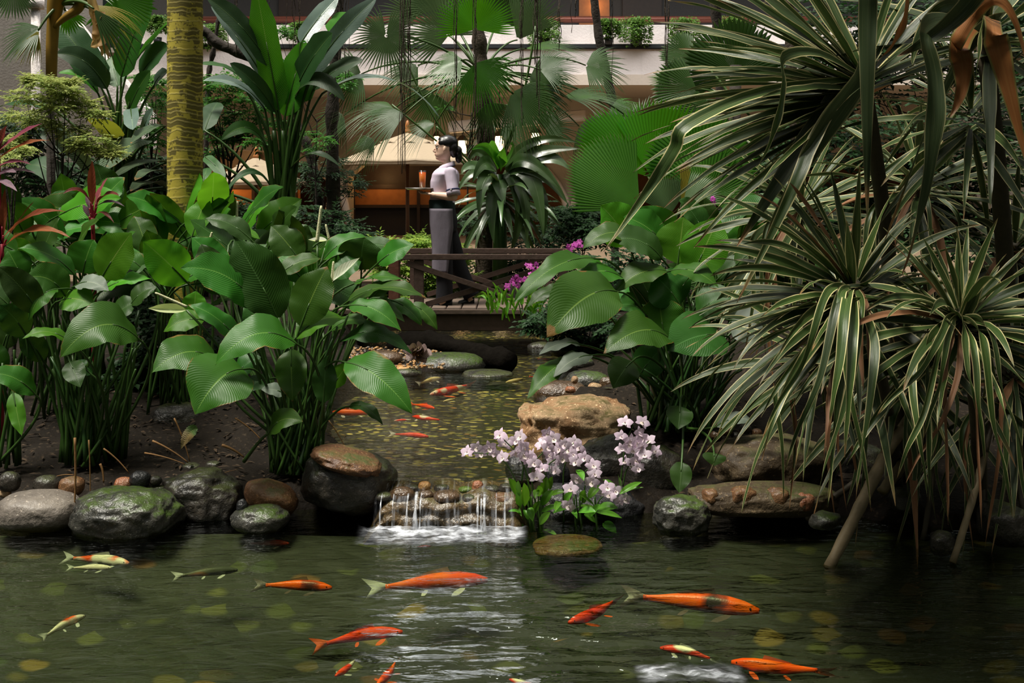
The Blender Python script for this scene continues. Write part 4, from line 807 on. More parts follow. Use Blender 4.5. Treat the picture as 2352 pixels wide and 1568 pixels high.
# face details
for s in (-1, 1):
    e = mk('eye', blob(wp(1004.6, 342.3, s*.034), (.012, .011, .0058), 2), MAT['white'], pw); mk('iris', blob(wp(1003.2, 342.3, s*.036), (.0085, .0085, .0056), 2), MAT['iris'], e)
    mk('eyelash', tube(path([wp(1001.4, 341.6, s*.027), wp(1003.5, 340.5, s*.038), wp(1008.5, 342, s*.049)], 5), lambda t: .002*(1.2-abs(t-.5)), 6), MAT['hair'], pw)
    mk('eyebrow', tube(path([wp(999.6, 337.5, s*.02), wp(1003, 335.6, s*.04), wp(1009, 337.3, s*.055)], 5), lambda t: .0022*(1.15-t*.8), 6), MAT['hair'], pw)
mk('lips', merge(blob(wp(999.6, 356.4), (.006, .017, .0042), 2), blob(wp(1000, 358.9), (.0065, .015, .0048), 2)), MAT['lip'], pw)
hv = merge(blob(wp(1029.5, 331), (.094, .0835, .078), 4, .012, 2), blob(wp(1039.5, 343), (.058, .078, .078), 4, .012, 4), blob(wp(1016.5, 323.5), (.045, .06, .03), 3, .02, 1), blob(wp(1019, 331, -.05), (.05, .024, .035), 3, .03, 1), blob(wp(1019, 331, .05), (.05, .024, .035), 3, .03, 1), blob(wp(1042, 357), (.03, .05, .035), 3))
hair = remesh(mk('hair', hv, MAT['hair'], pw), .006, 3)
hb = remesh(mk('low_bun', merge(blob(wp(1053, 350), (.036, .042, .052), 3, .05, 1), blob(wp(1053.5, 364), (.034, .038, .058), 3, .06, 6), blob(wp(1047, 346), (.026, .034, .026), 3)), MAT['hair'], hair), .006, 2)
mk('hair_tie', tube([wp(1047 + 3*math.cos(a)*0, 348, 0) + Vector((.004, math.cos(a)*.03, math.sin(a)*.03)) for a in [i*PI/8 for i in range(17)]], .006, 8), MAT['black'], hair)
# shirt
sl = [fb(387, 1009, 1045, .075), fb(391, 1003, 1048, .1), fb(396, 997, 1052.5, .165), fb(403, 992.5, 1055, .186), fb(411, 991, 1055.3, .176), fb(419, 988.6, 1055, .166), fb(429, 988.2, 1053, .155), fb(441, 989, 1049.5, .143), fb(455, 988, 1046, .138), fb(463, 986.5, 1045, .143), fb(470, 986.5, 1045, .148)]
slv = []
for sh, el, sg in ((sh_l, el_l, -1), (sh_r, el_r, 1)):
    slv.append(limb([sh + Vector((0, 0, .0)), lerp(sh, el, .45), lerp(sh, el, .88)], [.054, .054, .06], 20)); slv.append(blob(sh + Vector((0, 0, .0)), (.057, .054, .05), 3))
shirt = remesh(mk('shirt', merge(loft(sl, 36), *slv), MAT['shirt'], pw), .007, 4)
for sh, el in ((sh_l, el_l), (sh_r, el_r)):
    cf = mk('sleeve_cuff', tube([lerp(sh, el, .70), lerp(sh, el, .76), lerp(sh, el, .92), lerp(sh, el, .93)], [.0615, .0655, .068, .05], 24), MAT['shirt'], shirt)
    mk('cuff_piping', tube([lerp(sh, el, .695), lerp(sh, el, .755)], .0665, 24), MAT['navy'], shirt)
    mk('cuff_tab', box(lerp(sh, el, .74) + Vector((-.014, -.067 if sh is sh_l else .067, 0)), (.014, .006, .05), None, .002), MAT['shirt'], shirt, False)
mk('button', blob(lerp(sh_l, el_l, .7) + Vector((-.014, -.072, 0)), (.006, .003, .006), 2), MAT['white'], shirt)
def collar(s):
    top = [wp(1009, 387, s*.022), wp(1014, 383, s*.047), wp(1026, 378.5, s*.055), wp(1038, 374, s*.042), wp(1042, 372.5, 0)]
    bot = [wp(1004, 400, s*.055), wp(1014, 394, s*.076), wp(1027, 388.5, s*.078), wp(1041, 384, s*.058), wp(1045.5, 383, 0)]
    a, b = path(top, 4), path(bot, 4)
    return grid([[lerp(p, q, j/3) + Vector((0, s*.006*math.sin(j/3*PI), 0)) for j in range(4)] for p, q in zip(a, b)])
cl_ = mk('collar', merge(collar(-1), collar(1)), MAT['shirt'], shirt); so = cl_.modifiers.new('thickness', 'SOLIDIFY'); so.thickness = .005
for s in (-1, 1): mk('collar_piping', tube(path([wp(1004, 400, s*.056), wp(1014, 394, s*.078), wp(1027, 388.5, s*.08), wp(1041, 384, s*.06), wp(1045.5, 383, 0)], 4), .0028, 6), MAT['navy'], shirt)
# waist band, apron, trousers, shoes
mk('waistband', loft([fb(461.5, 986, 1044.5, .15), fb(466, 984.8, 1044.5, .154), fb(482, 985.5, 1046, .166), fb(484.5, 987, 1045, .164)], 36), MAT['band'], pw)
def apron():
    rows = []
    for i in range(25):
        t = i/24; py = lerp(481, 627, t); xf, xb = interp([(0, 986), (.25, 987.5), (.6, 993.5), (1, 995)], t), interp([(0, 1042), (.3, 1044), (.6, 1037), (1, 1031)], t); hy = .206 - .02*t
        rows.append([wp(lerp(xb, xf, math.sin(abs(math.sin(k/24*PI/1)) * PI/2)**.9), py, -hy*math.cos(k/24*PI) * (1 - .02*math.sin(k*1.3)*t)) + Vector((.012*t*math.sin(k*.9), 0, 0)) for k in range(25)])
    return grid(rows)
ap = mk('apron', apron(), MAT['apron'], pw); so = ap.modifiers.new('thickness', 'SOLIDIFY'); so.thickness = .004
trs = merge(loft([fb(476, 990, 1045, .155), fb(490, 989, 1047, .165), fb(508, 990, 1051, .174), fb(522, 993, 1051, .172), fb(534, 999, 1048, .155)], 32),
            limb([hip_f, lerp(hip_f, kn_f, .5), kn_f, lerp(kn_f, an_f, .5), an_f + Vector((0, 0, .0))], [.098, .09, .08, .078, .082], 20), limb([hip_b, lerp(hip_b, kn_b, .5), kn_b, lerp(kn_b, an_b, .5), an_b + Vector((.004, 0, .012))], [.098, .092, .082, .078, .08], 20))
remesh(mk('trousers', trs, MAT['trouser'], pw), .008, 4)
def shoe(a, toe, d, heel):
    cs = path([a, lerp(a, toe, .3), lerp(a, toe, .65), lerp(a, toe, .9), toe], 5); n = len(cs)
    rows = []
    for i, c in enumerate(cs):
        t = i/(n-1); wv = interp([(0, .026), (.12, .034), (.5, .036), (.8, .04), (.95, .028), (1, .008)], t); h = interp([(0, .05), (.25, .058), (.5, .045), (.8, .036), (1, .012)], t)
        rows.append([Vector((c.x, c.y + math.cos(2*PI*j/16)*wv, c.z + (max(math.sin(2*PI*j/16), -.25))*h)) for j in range(16)])
    V, Fc, U = grid(rows, True); Fc += [tuple(range(15, -1, -1)), tuple(len(V)-16+j for j in range(16))]
    return V, Fc, None
for a, toe, d in ((wp(1040, 702, -.08), wp(983, 705.5, -.08), -.08), (wp(1089, 699, .08), wp(1050, 704.5, .08), .08)):
    s_ = mk('shoe', shoe(a, toe, d, 0), MAT['shoe'], pw); b0 = lerp(a, toe, .1)
    mk('heel', box((b0.x - .01, b0.y, (b0.z + FZ)/2 - .008), (.045, .046, max(.02, b0.z - FZ - .004)), None, .004), MAT['shoe'], s_)
# tray and drink
tc_ = wp(966, 436.5, -.03); tz = tc_.z
tag(mk('serving_tray', lathe([(0, -.008), (.12, -.008), (.142, .004), (.146, .008), (.142, .011), (.12, .0), (0, 0)], tc_, 48), m_plain('brushed_steel', (.55, .53, .5), .28, .1, metal=.9), loc=tc_), 'round shallow metal tray carried on the palms of the walking woman', 'tray')
gp = wp(971, 0, -.03); gp.z = tz + .001
gl = thing('drinking_glass', gp, 'tall glass of orange iced drink standing on the metal tray', 'glass')
t = NT('clear_glass'); lw = t.n('LayerWeight'); lw.inputs[0].default_value = .5; gg = t.n('BsdfGlossy'); gg.inputs['Roughness'].default_value = .03; tt = t.n('BsdfTransparent'); t.put(tt.inputs[0], (.93, .95, .95)); MAT['glass'] = t.fin(t.ms(t.m('ADD', t.m('MULTIPLY', t.m('POWER', lw.outputs[1], 4), .3), .02), tt.outputs[0], gg.outputs[0]))
mk('tumbler', lathe([(0, .0), (.029, 0), (.0355, .176), (.0345, .176), (.0275, .012), (0, .012)], gp, 28), MAT['glass'], gl)
t = NT('orange_drink'); c = t.n('SeparateXYZ'); t.put(c.inputs[0], t.coord('Object')); em = t.ramp(t.m('MULTIPLY', c.outputs[2], 5.6), [(.05, (1, .52, .01)), (.5, (1, .36, .008)), (.95, (.9, .12, .015))])
tr = t.n('BsdfTranslucent'); t.put(tr.inputs[0], em); MAT['drink'] = t.fin(t.ms(.45, t.bsdf(em, .15), tr.outputs[0]))
mk('drink', lathe([(0, .0125), (.027, .0125), (.0335, .158), (0, .16)], gp, 28), MAT['drink'], gl)
for i, (dx, dy, z) in enumerate([(.012, -.016, .15), (-.014, -.012, .156), (.004, .014, .158), (.016, .008, .15)]): mk('ice_cube', box(gp + Vector((dx, dy, z)), (.017, .017, .017), Matrix.Rotation(i*1.1, 3, 'X') @ Matrix.Rotation(i, 3, 'Z'), .003), MAT['glass'], gl)
# ------------------------------------------------------------------ striped screw pines at the right
def m_pandan(name, base, light, margin, mw=.385, rough=.36, trans=.12):
    t = NT(name); uv = t.n('SeparateXYZ'); t.put(uv.inputs[0], t.n('TexCoord').outputs['UV']); u, v = uv.outputs[0], uv.outputs[1]
    a = t.m('ABSOLUTE', t.m('SUBTRACT', v, .5)); rnd = t.n('ObjectInfo').outputs['Random']
    cb = t.n('CombineXYZ'); t.put(cb.inputs[0], t.m('MULTIPLY', u, 2)); t.put(cb.inputs[1], t.m('MULTIPLY', v, 26)); t.put(cb.inputs[2], t.m('MULTIPLY', rnd, 9)); s = t.noise(cb.outputs[0], 1, 2)
    col = t.mix(s, base, light); col = t.mix(t.m('MULTIPLY', t.step(a, .07, .03), .5), col, light)
    k = t.step(t.m('ADD', a, t.m('MULTIPLY', t.m('SUBTRACT', s, .5), .12)), mw, mw + .06); col = t.mix(k, col, margin)
    fine = t.m('MULTIPLY', t.step(s, .6, .68), .22); col = t.mix(fine, col, margin)
    c = t.coord('Object'); tip = t.m('MULTIPLY', t.step(u, .86, 1.0), t.step(t.noise(c, 6, 3), .4, .62)); col = t.mix(tip, col, (.33, .17, .07))
    hs = t.n('HueSaturation'); t.put(hs.inputs['Value'], t.m('ADD', .65, t.m('MULTIPLY', rnd, .7))); t.put(hs.inputs['Color'], col)
    nr = t.bump(t.noise(cb.outputs[0], 2.2, 2), .3, .004); tr = t.n('BsdfTranslucent'); t.put(tr.inputs[0], hs.outputs[0])
    return t.fin(t.ms(trans, t.bsdf(hs.outputs[0], rough, nr, .55), tr.outputs[0]))
MAT['pandan'] = m_pandan('striped_leaf', (.017, .045, .008), (.05, .09, .018), (.56, .5, .24))
MAT['pandan_dark'] = m_pandan('wide_green_leaf', (.018, .036, .011), (.055, .078, .03), (.24, .23, .11), .42, .3)
MAT['pandan_dead'] = m_pandan('dry_brown_leaf', (.16, .065, .022), (.3, .14, .06), (.36, .2, .1), .42, .6)
MAT['pandan_rust'] = m_pandan('rusting_leaf', (.24, .08, .02), (.36, .15, .045), (.2, .17, .05), .38, .4)
MAT['cane'] = m_plain('tan_prop_root', (.24, .18, .10), .6, .35, 22, .35)
MAT['cane_dark'] = m_plain('dark_prop_root', (.07, .055, .035), .6, .4, 22, .35)
def gpath(o, d, L, g, n=20, stiff=.25):
    """a leaf leaving o towards d and bending under its own weight"""
    o = Vector(o); d = Vector(d).normalized(); st = L / n; pts = [o]
    for i in range(n):
        d = (d + Vector((0, 0, -g * st * (.15 + 1.6 * max(0, i/n - stiff))))).normalized(); pts.append(pts[-1] + d * st)
    return pts
def strap(root, pts, w_, mat, seed=0, fold=.35, twist=0, nrm=None, prof=prof_strap, name='leaf'):
    d = (pts[1] - pts[0]).normalized(); n = nrm if nrm is not None else (Vector((0, 0, 1)) - d * d.z + Vector((0, -.35, 0)))
    if Vector(n).length < .2: n = Vector((0, -1, .1))
    return mk(name, blade(pts, w_, n, prof, 6, fold, .05, .006, seed, None, twist), MAT[mat], root)
def crown(root, hub, n, L, w_, elev, azim, g, mats, seed, front=1.0):
    q = random.Random(seed); ga = 2.39996
    for i in range(n):
        t = (i + .5) / n; az = azim[0] + (azim[1] - azim[0]) * ((i * .6180339) % 1) + q.uniform(-.1, .1); el = lerp(elev[1], elev[0], t**.8) + q.uniform(-.12, .12)
        d = Vector((math.cos(az)*math.cos(el), math.sin(az)*math.cos(el)*front, math.sin(el))); ln = L * q.uniform(.78, 1.12) * (.72 + .28 * min(1, t*3))
        pts = gpath(Vector(hub) + d*.03 + Vector((0, 0, -.1*t)), d, ln, g * q.uniform(.7, 1.3) / max(.5, L), 18)
        strap(root, pts, w_ * q.uniform(.75, 1.15), q.choice(mats) if q.random() < .97 else 'pandan_dead', seed + i, q.uniform(.25, .5), q.uniform(-1.3, 1.3))
def screw_pine(hub, foot, label, tr=.035):
    f = Vector(foot); r = thing('screw_pine', f, label, 'plant', 'striped screw pines')
    h = Vector(hub); mk('trunk', tube(bez(f, lerp(f, h, .5) + Vector((.05, 0, .1)), h, 12), lambda t: tr * (1 - .2*t), 10), MAT['cane_dark'], r)
    return r
def proot(r, a, b, rad, mat='cane'): mk('prop_root', tube(bez(a, lerp(Vector(a), Vector(b), .5) + Vector((.02, 0, .03)), b, 10), lambda t: rad * (1 + .08*math.sin(t*40)) * (1 - .15*t), 10), MAT[mat], r)
PN = ('pandan',)
def gp_(px, Y, dz=0):
    q = P(px, 0, Y); q.z = gh(q.x, Y) + dz; return q
r1 = screw_pine(P(1985, 190, 5.0), gp_(2080, 5.9), 'tall striped screw pine whose leaf fan sweeps left at the top', .04)
crown(r1, P(1985, 175, 5.0), 46, .92, .058, (-.35, 1.1), (PI*.72, PI*1.28), .55, PN, 11, .8)
crown(r1, P(1975, 200, 5.0), 20, .95, .058, (-.5, .35), (PI*.8, PI*1.25), .7, PN, 12, .7)
crown(r1, P(1990, 160, 5.0), 12, .7, .055, (.2, 1.3), (-.6, .9), .8, PN, 13, .8)
for a, b, c, w_, m in [((1995, -60, 4.3), (1992, 200, 4.25), (1992, 510, 4.25), 40, 'pandan_dark'), ((1965, 190, 4.8), (1840, 380, 4.7), (1752, 565, 4.7), 60, 'pandan_dark'), ((1905, 250, 4.9), (1800, 400, 4.8), (1690, 570, 4.8), 46, 'pandan_dark'),
                       ((1580, 285, 4.4), (1500, 420, 4.4), (1386, 578, 4.4), 30, 'pandan'), ((1860, 340, 4.7), (1800, 480, 4.6), (1690, 700, 4.6), 30, 'pandan'), ((1800, 130, 4.6), (1785, 270, 4.5), (1740, 385, 4.5), 26, 'pandan')]:
    h0 = P(1985, 178, 5.0); strap(r1, path([h0, lerp(h0, P(*a), .6) + Vector((0, -.02, .05)), P(*a)] + bez(P(*a), P(*b)*2 - lerp(P(*a), P(*c), .5), P(*c), 5)[1:], 4), M(w_, a[2])*1.1, m, w_, .3, 0, Vector((-.3, -1, .25)))
proot(r1, P(2030, 1050, 5.3), P(1903, 1305, 4.95), M(15, 5)); proot(r1, P(2180, 820, 5.6), P(2030, 1050, 5.3), M(15, 5)); proot(r1, P(2080, 1060, 5.5), P(2025, 1130, 5.4), M(15, 5)); proot(r1, P(2070, 1040, 5.6), P(1850, 1190, 5.5), M(9, 5.4), 'cane_dark')
r2 = screw_pine(P(1962, 655, 4.75), gp_(2060, 5.7), 'lower striped screw pine in the centre of the three crowns at right', .035)
crown(r2, P(1960, 655, 4.75), 50, .66, .05, (-.5, 1.25), (PI*.62, PI*1.5), .9, PN, 21, .8)
crown(r2, P(1955, 680, 4.75), 24, .86, .05, (-.7, .2), (PI*.72, PI*1.75), 1.8, PN, 22, .7)
crown(r2, P(1965, 650, 4.75), 14, .5, .046, (.1, 1.2), (-.5, .7), 1.2, PN, 23, .8)
for (x0, y0), (x1, y1), w_, m in [((1995, 720), (1998, 905), 12, 'pandan_dead'), ((1905, 900), (1892, 1062), 10, 'pandan_dead'), ((1890, 690), (1750, 1010), 20, 'pandan'), ((1920, 700), (1800, 1090), 20, 'pandan'), ((1940, 720), (1905, 980), 26, 'pandan'), ((1980, 720), (1870, 1180), 18, 'pandan'), ((1960, 760), (1940, 1050), 26, 'pandan'), ((2010, 800), (1965, 1150), 22, 'pandan'), ((1930, 700), (2000, 1160), 20, 'pandan')]:
    Y = 4.6 - .02*w_; strap(r2, path([P(1960, 665, 4.75), lerp(P(1960, 640, 4.7), P(x0, y0 - 20, Y), .6), P(x0, y0, Y), P(lerp(x0, x1, .3), lerp(y0, y1, .42), Y - .1), P(lerp(x0, x1, .75), lerp(y0, y1, .75), Y - .12), P(x1, y1, Y - .1)], 6), M(w_, Y), m, y1, .3, .6, Vector((-.3, -1, .2)))
r3 = screw_pine(P(2205, 720, 4.55), gp_(2250, 5.5), 'striped screw pine rosette at the far right with leaves hanging to the pond', .035)
crown(r3, P(2205, 715, 4.55), 24, .42, .042, (.5, 1.35), (0, 2*PI), .5, PN, 31, .7)
crown(r3, P(2205, 722, 4.55), 38, .8, .05, (-.35, .5), (-PI*1.05, PI*.05), 1.9, PN, 32, .7)
crown(r3, P(2205, 730, 4.55), 20, .62, .048, (-.3, .5), (0, PI), 1.5, PN, 33, .6)
for (x0, y0), (x1, y1), w_, m in [((2160, 770), (2010, 960), 22, 'pandan'), ((2175, 780), (2120, 1010), 20, 'pandan'), ((2215, 790), (2240, 940), 24, 'pandan'), ((2260, 800), (2325, 1185), 26, 'pandan'), ((2240, 830), (2262, 1060), 20, 'pandan'), ((2170, 850), (2178, 1205), 14, 'pandan_dead'), ((2240, 860), (2255, 1218), 10, 'pandan_dead'), ((2150, 830), (2060, 1100), 20, 'pandan'), ((2130, 800), (2135, 1150), 18, 'pandan'), ((2280, 780), (2352, 1060), 26, 'pandan'), ((2200, 860), (2080, 1110), 14, 'pandan_dead'), ((2095, 850), (2130, 1140), 18, 'pandan')]:
    Y = 4.4 - .012*w_; strap(r3, path([P(2205, 728, 4.55), lerp(P(2205, 700, 4.5), P(x0, y0 - 20, Y), .6), P(x0, y0, Y), P(lerp(x0, x1, .3), lerp(y0, y1, .42), Y - .1), P(lerp(x0, x1, .75), lerp(y0, y1, .75), Y - .12), P(x1, y1, Y - .1)], 6), M(w_, Y), m, y1, .3, .6, Vector((.1, -1, .2)))
proot(r3, P(2262, 1040, 5.2), P(2188, 1292, 4.95), M(9, 5)); proot(r3, P(2330, 700, 5.6), P(2262, 1040, 5.2), M(9, 5), 'cane_dark')
for a, b in [((2290, 980), (2352, 1180)), ((2230, 960), (2260, 1180)), ((2150, 1000), (2120, 1240)), ((2330, 900), (2290, 1220))]: proot(r3, P(*a, 5.5), P(*b, 5.3), M(7, 5.5), 'cane_dark')
r4 = screw_pine(P(2260, 90, 4.9), gp_(2330, 5.8), 'dark screw pine in the top right corner with wide rusting leaves', .045)
crown(r4, P(2270, 60, 5.0), 30, .95, .062, (-.6, 1.2), (0, 2*PI), .9, ('pandan', 'pandan', 'pandan_dark'), 41, .8)
crown(r4, P(2230, 250, 5.2), 34, .7, .05, (-.7, 1.1), (0, 2*PI), 1.1, PN, 42, .8)
for a, b, c, w_, m in [((2125, 72, 4.2), (2140, 330, 4.1), (2072, 630, 4.1), 52, 'pandan_dark'), ((2200, 105, 4.3), (2210, 190, 4.3), (2182, 270, 4.3), 48, 'pandan_rust'), ((2190, 110, 4.3), (2290, 0, 4.2), (2360, 150, 4.2), 34, 'pandan_rust'),
                       ((2280, 70, 4.1), (2310, 180, 4.1), (2365, 400, 4.1), 52, 'pandan_rust'), ((2260, -40, 4.2), (2170, 60, 4.2), (2060, 130, 4.2), 50, 'pandan_dark'), ((2280, -60, 4.3), (2255, 60, 4.3), (2240, 200, 4.3), 22, 'pandan'), ((2080, -60, 4.3), (2070, 60, 4.3), (2015, 140, 4.3), 26, 'pandan_rust'), ((2160, 20, 4.5), (2110, 90, 4.5), (2095, 150, 4.4), 34, 'pandan'), ((2300, 40, 4.6), (2190, 160, 4.6), (2030, 560, 4.6), 40, 'pandan_dark')]:
    h0 = P(2262, 80, 5.0) if a[1] < 300 else P(2125, 200, 4.2); strap(r4, path([h0, lerp(h0, P(*a), .6) + Vector((0, -.02, .05)), P(*a)] + bez(P(*a), P(*b)*2 - lerp(P(*a), P(*c), .5), P(*c), 5)[1:], 4), M(w_, a[2])*1.1, m, w_, .25, 0, Vector((-.2, -1, .25)))
# four more crowns in the shade behind
for k, (px, py, Y, n, L, lab) in enumerate([(2110, 420, 5.7, 60, .75, 'shaded screw pine crown behind the wide hanging leaf'), (1840, 470, 6.3, 60, .8, 'shaded screw pine crown left of the others behind the fan'), (2330, 560, 5.6, 56, .75, 'shaded screw pine crown at the right frame edge half way up'), (2080, 830, 5.6, 60, .8, 'shaded screw pine crown low down between the two rosettes'), (2330, 860, 5.4, 44, .75, 'shaded screw pine crown low at the right frame edge'), (1880, 800, 5.7, 44, .7, 'shaded screw pine crown low behind the left rosette')]):
    rb = screw_pine(P(px, py, Y), gp_(px + 30, Y + .5), lab, .035); crown(rb, P(px, py, Y), int(n*.72), L, .052, (-.8, 1.2), (0, 2*PI), 1.3, PN, 60 + k, .8)
    for j in range(8):
        x = px + R.uniform(-120, 120); y = py + R.uniform(60, 160); Ys = Y - .25; strap(rb, path([P(px, py + 10, Y), lerp(P(px, py - 30, Y), P(x, y, Ys), .6), P(x, y, Ys), P(x + R.uniform(-15, 15), y + 120, Ys - .05), P(x + R.uniform(-50, 50), y + R.uniform(220, 330), Ys - .05)], 8), M(R.uniform(10, 20), Ys), R.choice(['pandan', 'pandan', 'pandan_dead']), j, .3, .5, Vector((0, -1, .2)))

# ------------------------------------------------------------------ red cordylines at the left
MAT['cord_pink'] = m_leaf('pink_cordyline_leaf', (.22, .03, .07), (.5, .14, .2), (.6, .16, .2), .3, .35, 10, 3, .15, .1, None, .03, tcol=(.7, .2, .2))
MAT['cord_red'] = m_leaf('red_brown_cordyline_leaf', (.09, .025, .018), (.3, .075, .03), (.4, .06, .05), .3, .35, 10, 3, .15, .1, None, .03, tcol=(.6, .15, .05))
MAT['cord_purple'] = m_leaf('dull_purple_cordyline_leaf', (.1, .06, .085), (.24, .16, .2), (.3, .1, .12), .2, .4, 10, 3, .15, .1, None, .03, tcol=(.4, .2, .3))
MAT['cord_stem'] = m_plain('crimson_stem', (.3, .02, .035), .4, .3)
def cordyline(foot, label, Y, data, top):
    r = thing('cordyline', foot, label, 'plant', 'red cordylines')
    mk('stem', tube(path([foot, lerp(Vector(foot), P(*top, Y), .6) + Vector((.01, 0, 0)), P(*top, Y)], 6), lambda t: .016 - .004*t, 8), MAT['cord_stem'], r)
    for i, ((bx, by), (tx, ty), w_, bow, m, dt) in enumerate(data):
        a, b = P(bx, by, Y), P(tx, ty, Y + dt); up = Vector((0, -.5, .85)); ax = (b - a).normalized(); up -= ax * up.dot(ax)
        if up.length < .3: up = Vector((.3, -1, 0))
        mk('leaf', blade(arc(a, b, Vector((0, 0, 1)) * M(bow, Y) + up.normalized() * M(bow, Y)*.3, 14), M(w_, Y), up, prof_cord, 6, .5, .05, .012, i), MAT['cord_' + m], r)
        mk('leaf_stalk', tube(bez(P(top[0], top[1] + 6*i % 40, Y), lerp(P(*top, Y), a, .6), a, 6), .006, 6), MAT['cord_stem'], r)
b = P(2, 0, 6.4); b.z = gh(b.x, 6.4)
cordyline(b, 'large pink and purple cordyline at the left frame edge', 6.3, [((-8, 352), (96, 284), 26, 4, 'pink', -.1), ((-5, 366), (112, 322), 20, 8, 'red', -.15), ((-2, 345), (15, 288), 24, 2, 'red', 0), ((-10, 386), (72, 378), 15, 8, 'pink', -.1), ((-10, 402), (82, 398), 15, 7, 'purple', -.1), ((-12, 408), (38, 396), 26, 4, 'purple', -.1), ((-12, 348), (28, 302), 16, 4, 'purple', 0), ((-20, 420), (40, 440), 20, 8, 'purple', -.2), ((8, 545), (150, 486), 24, 16, 'red', -.2), ((14, 562), (162, 546), 26, 20, 'red', -.25), ((8, 540), (12, 432), 18, 1, 'red', 0), ((15, 550), (78, 462), 8, 2, 'red', 0), ((5, 560), (-30, 520), 20, 6, 'purple', 0), ((5, 520), (-20, 440), 20, 4, 'red', 0)], (4, 560))
b = P(214, 0, 7.0); b.z = gh(b.x, 7.0)
cordyline(b, 'small red cordyline standing among the back row lilies', 6.9, [((213, 470), (212, 368), 22, 2, 'red', -.02), ((222, 466), (248, 408), 28, 3, 'pink', -.1), ((208, 464), (144, 446), 18, 14, 'red', -.1), ((222, 468), (274, 449), 20, 9, 'red', -.15), ((222, 474), (286, 474), 12, 8, 'purple', -.1), ((206, 478), (198, 448), 12, 2, 'purple', .02), ((204, 498), (190, 470), 14, 2, 'purple', 0), ((208, 490), (206, 455), 12, 2, 'purple', .05), ((222, 490), (262, 512), 10, 8, 'red', -.1), ((218, 482), (232, 440), 12, 2, 'red', .1)], (213, 500))

# ------------------------------------------------------------------ glossy strap leaved clump behind the bridge
MAT['crinum'] = m_leaf('glossy_strap_leaf', (.03, .08, .018), (.09, .15, .055), (.12, .18, .08), .15, .24, 3, 0, .2, .1, None, .03, .8)  # lighter tone takes in some of the silvery sheen
MAT['crinum_b'] = m_leaf('bright_strap_leaf', (.04, .2, .02), (.1, .32, .03), (.2, .4, .08), .4, .28, 3, 0, .2, .1, None, .03)
YC = 12.0; b = P(1150, 0, YC); b.z = .42
rc = thing('crinum_lily', b, 'glossy strap leaved clump with drooping silvery leaves behind the footbridge', 'plant')
mk('stem', tube([b, P(1145, 400, YC)], lambda t: .09 - .03*t, 12), MAT['stalk_dark'], rc)
def cpath(a, c, e, Y, dy=-.25): return bez(P(*a, Y), P(*c, Y + dy)*2 - lerp(P(*a, Y), P(*e, Y + dy*1.6), .5), P(*e, Y + dy*1.6), 16)
for i, (a, c, e, w_, m) in enumerate([((1160, 385), (1230, 325), (1335, 330), 16, 'crinum'), ((1165, 395), (1225, 352), (1332, 342), 24, 'crinum'), ((1170, 395), (1250, 362), (1310, 392), 26, 'crinum'), ((1170, 400), (1228, 385), (1305, 470), 30, 'crinum'), ((1165, 402), (1220, 405), (1248, 545), 30, 'crinum'), ((1160, 405), (1195, 460), (1172, 582), 26, 'crinum'), ((1152, 408), (1148, 430), (1160, 470), 24, 'crinum'), ((1180, 420), (1235, 445), (1250, 540), 28, 'crinum'),
                                      ((1140, 392), (1112, 375), (1085, 420), 22, 'crinum'), ((1140, 400), (1110, 420), (1100, 500), 22, 'crinum'), ((1135, 388), (1100, 350), (1078, 372), 16, 'crinum'), ((1146, 386), (1120, 340), (1082, 345), 16, 'crinum_b'), ((1150, 384), (1128, 335), (1122, 345), 18, 'crinum_b'), ((1150, 384), (1152, 365), (1158, 338), 18, 'crinum_b'), ((1155, 384), (1180, 340), (1170, 330), 14, 'crinum_b'), ((1140, 400), (1090, 395), (1052, 440), 18, 'crinum'), ((1150, 410), (1130, 470), (1135, 560), 20, 'crinum'), ((1165, 410), (1200, 440), (1210, 560), 22, 'crinum'), ((1140, 392), (1085, 380), (1060, 400), 18, 'crinum'), ((1170, 390), (1215, 372), (1290, 440), 24, 'crinum'), ((1162, 398), (1182, 420), (1190, 500), 24, 'crinum'), ((1150, 372), (1155, 355), (1150, 395), 22, 'crinum_b')]):
    mk('leaf', blade(cpath(a, c, e, YC, -.12 - .02*(i % 5)), M(w_*1.55, YC), Vector((.1, -.7, .7)), prof_strap, 6, .25, .05, .01, i), MAT[m], rc)
crown(rc, P(1150, 440, YC + .1), 40, .75, .08, (-.8, .9), (0, 2*PI), 2.0, ('crinum',), 71, .9)
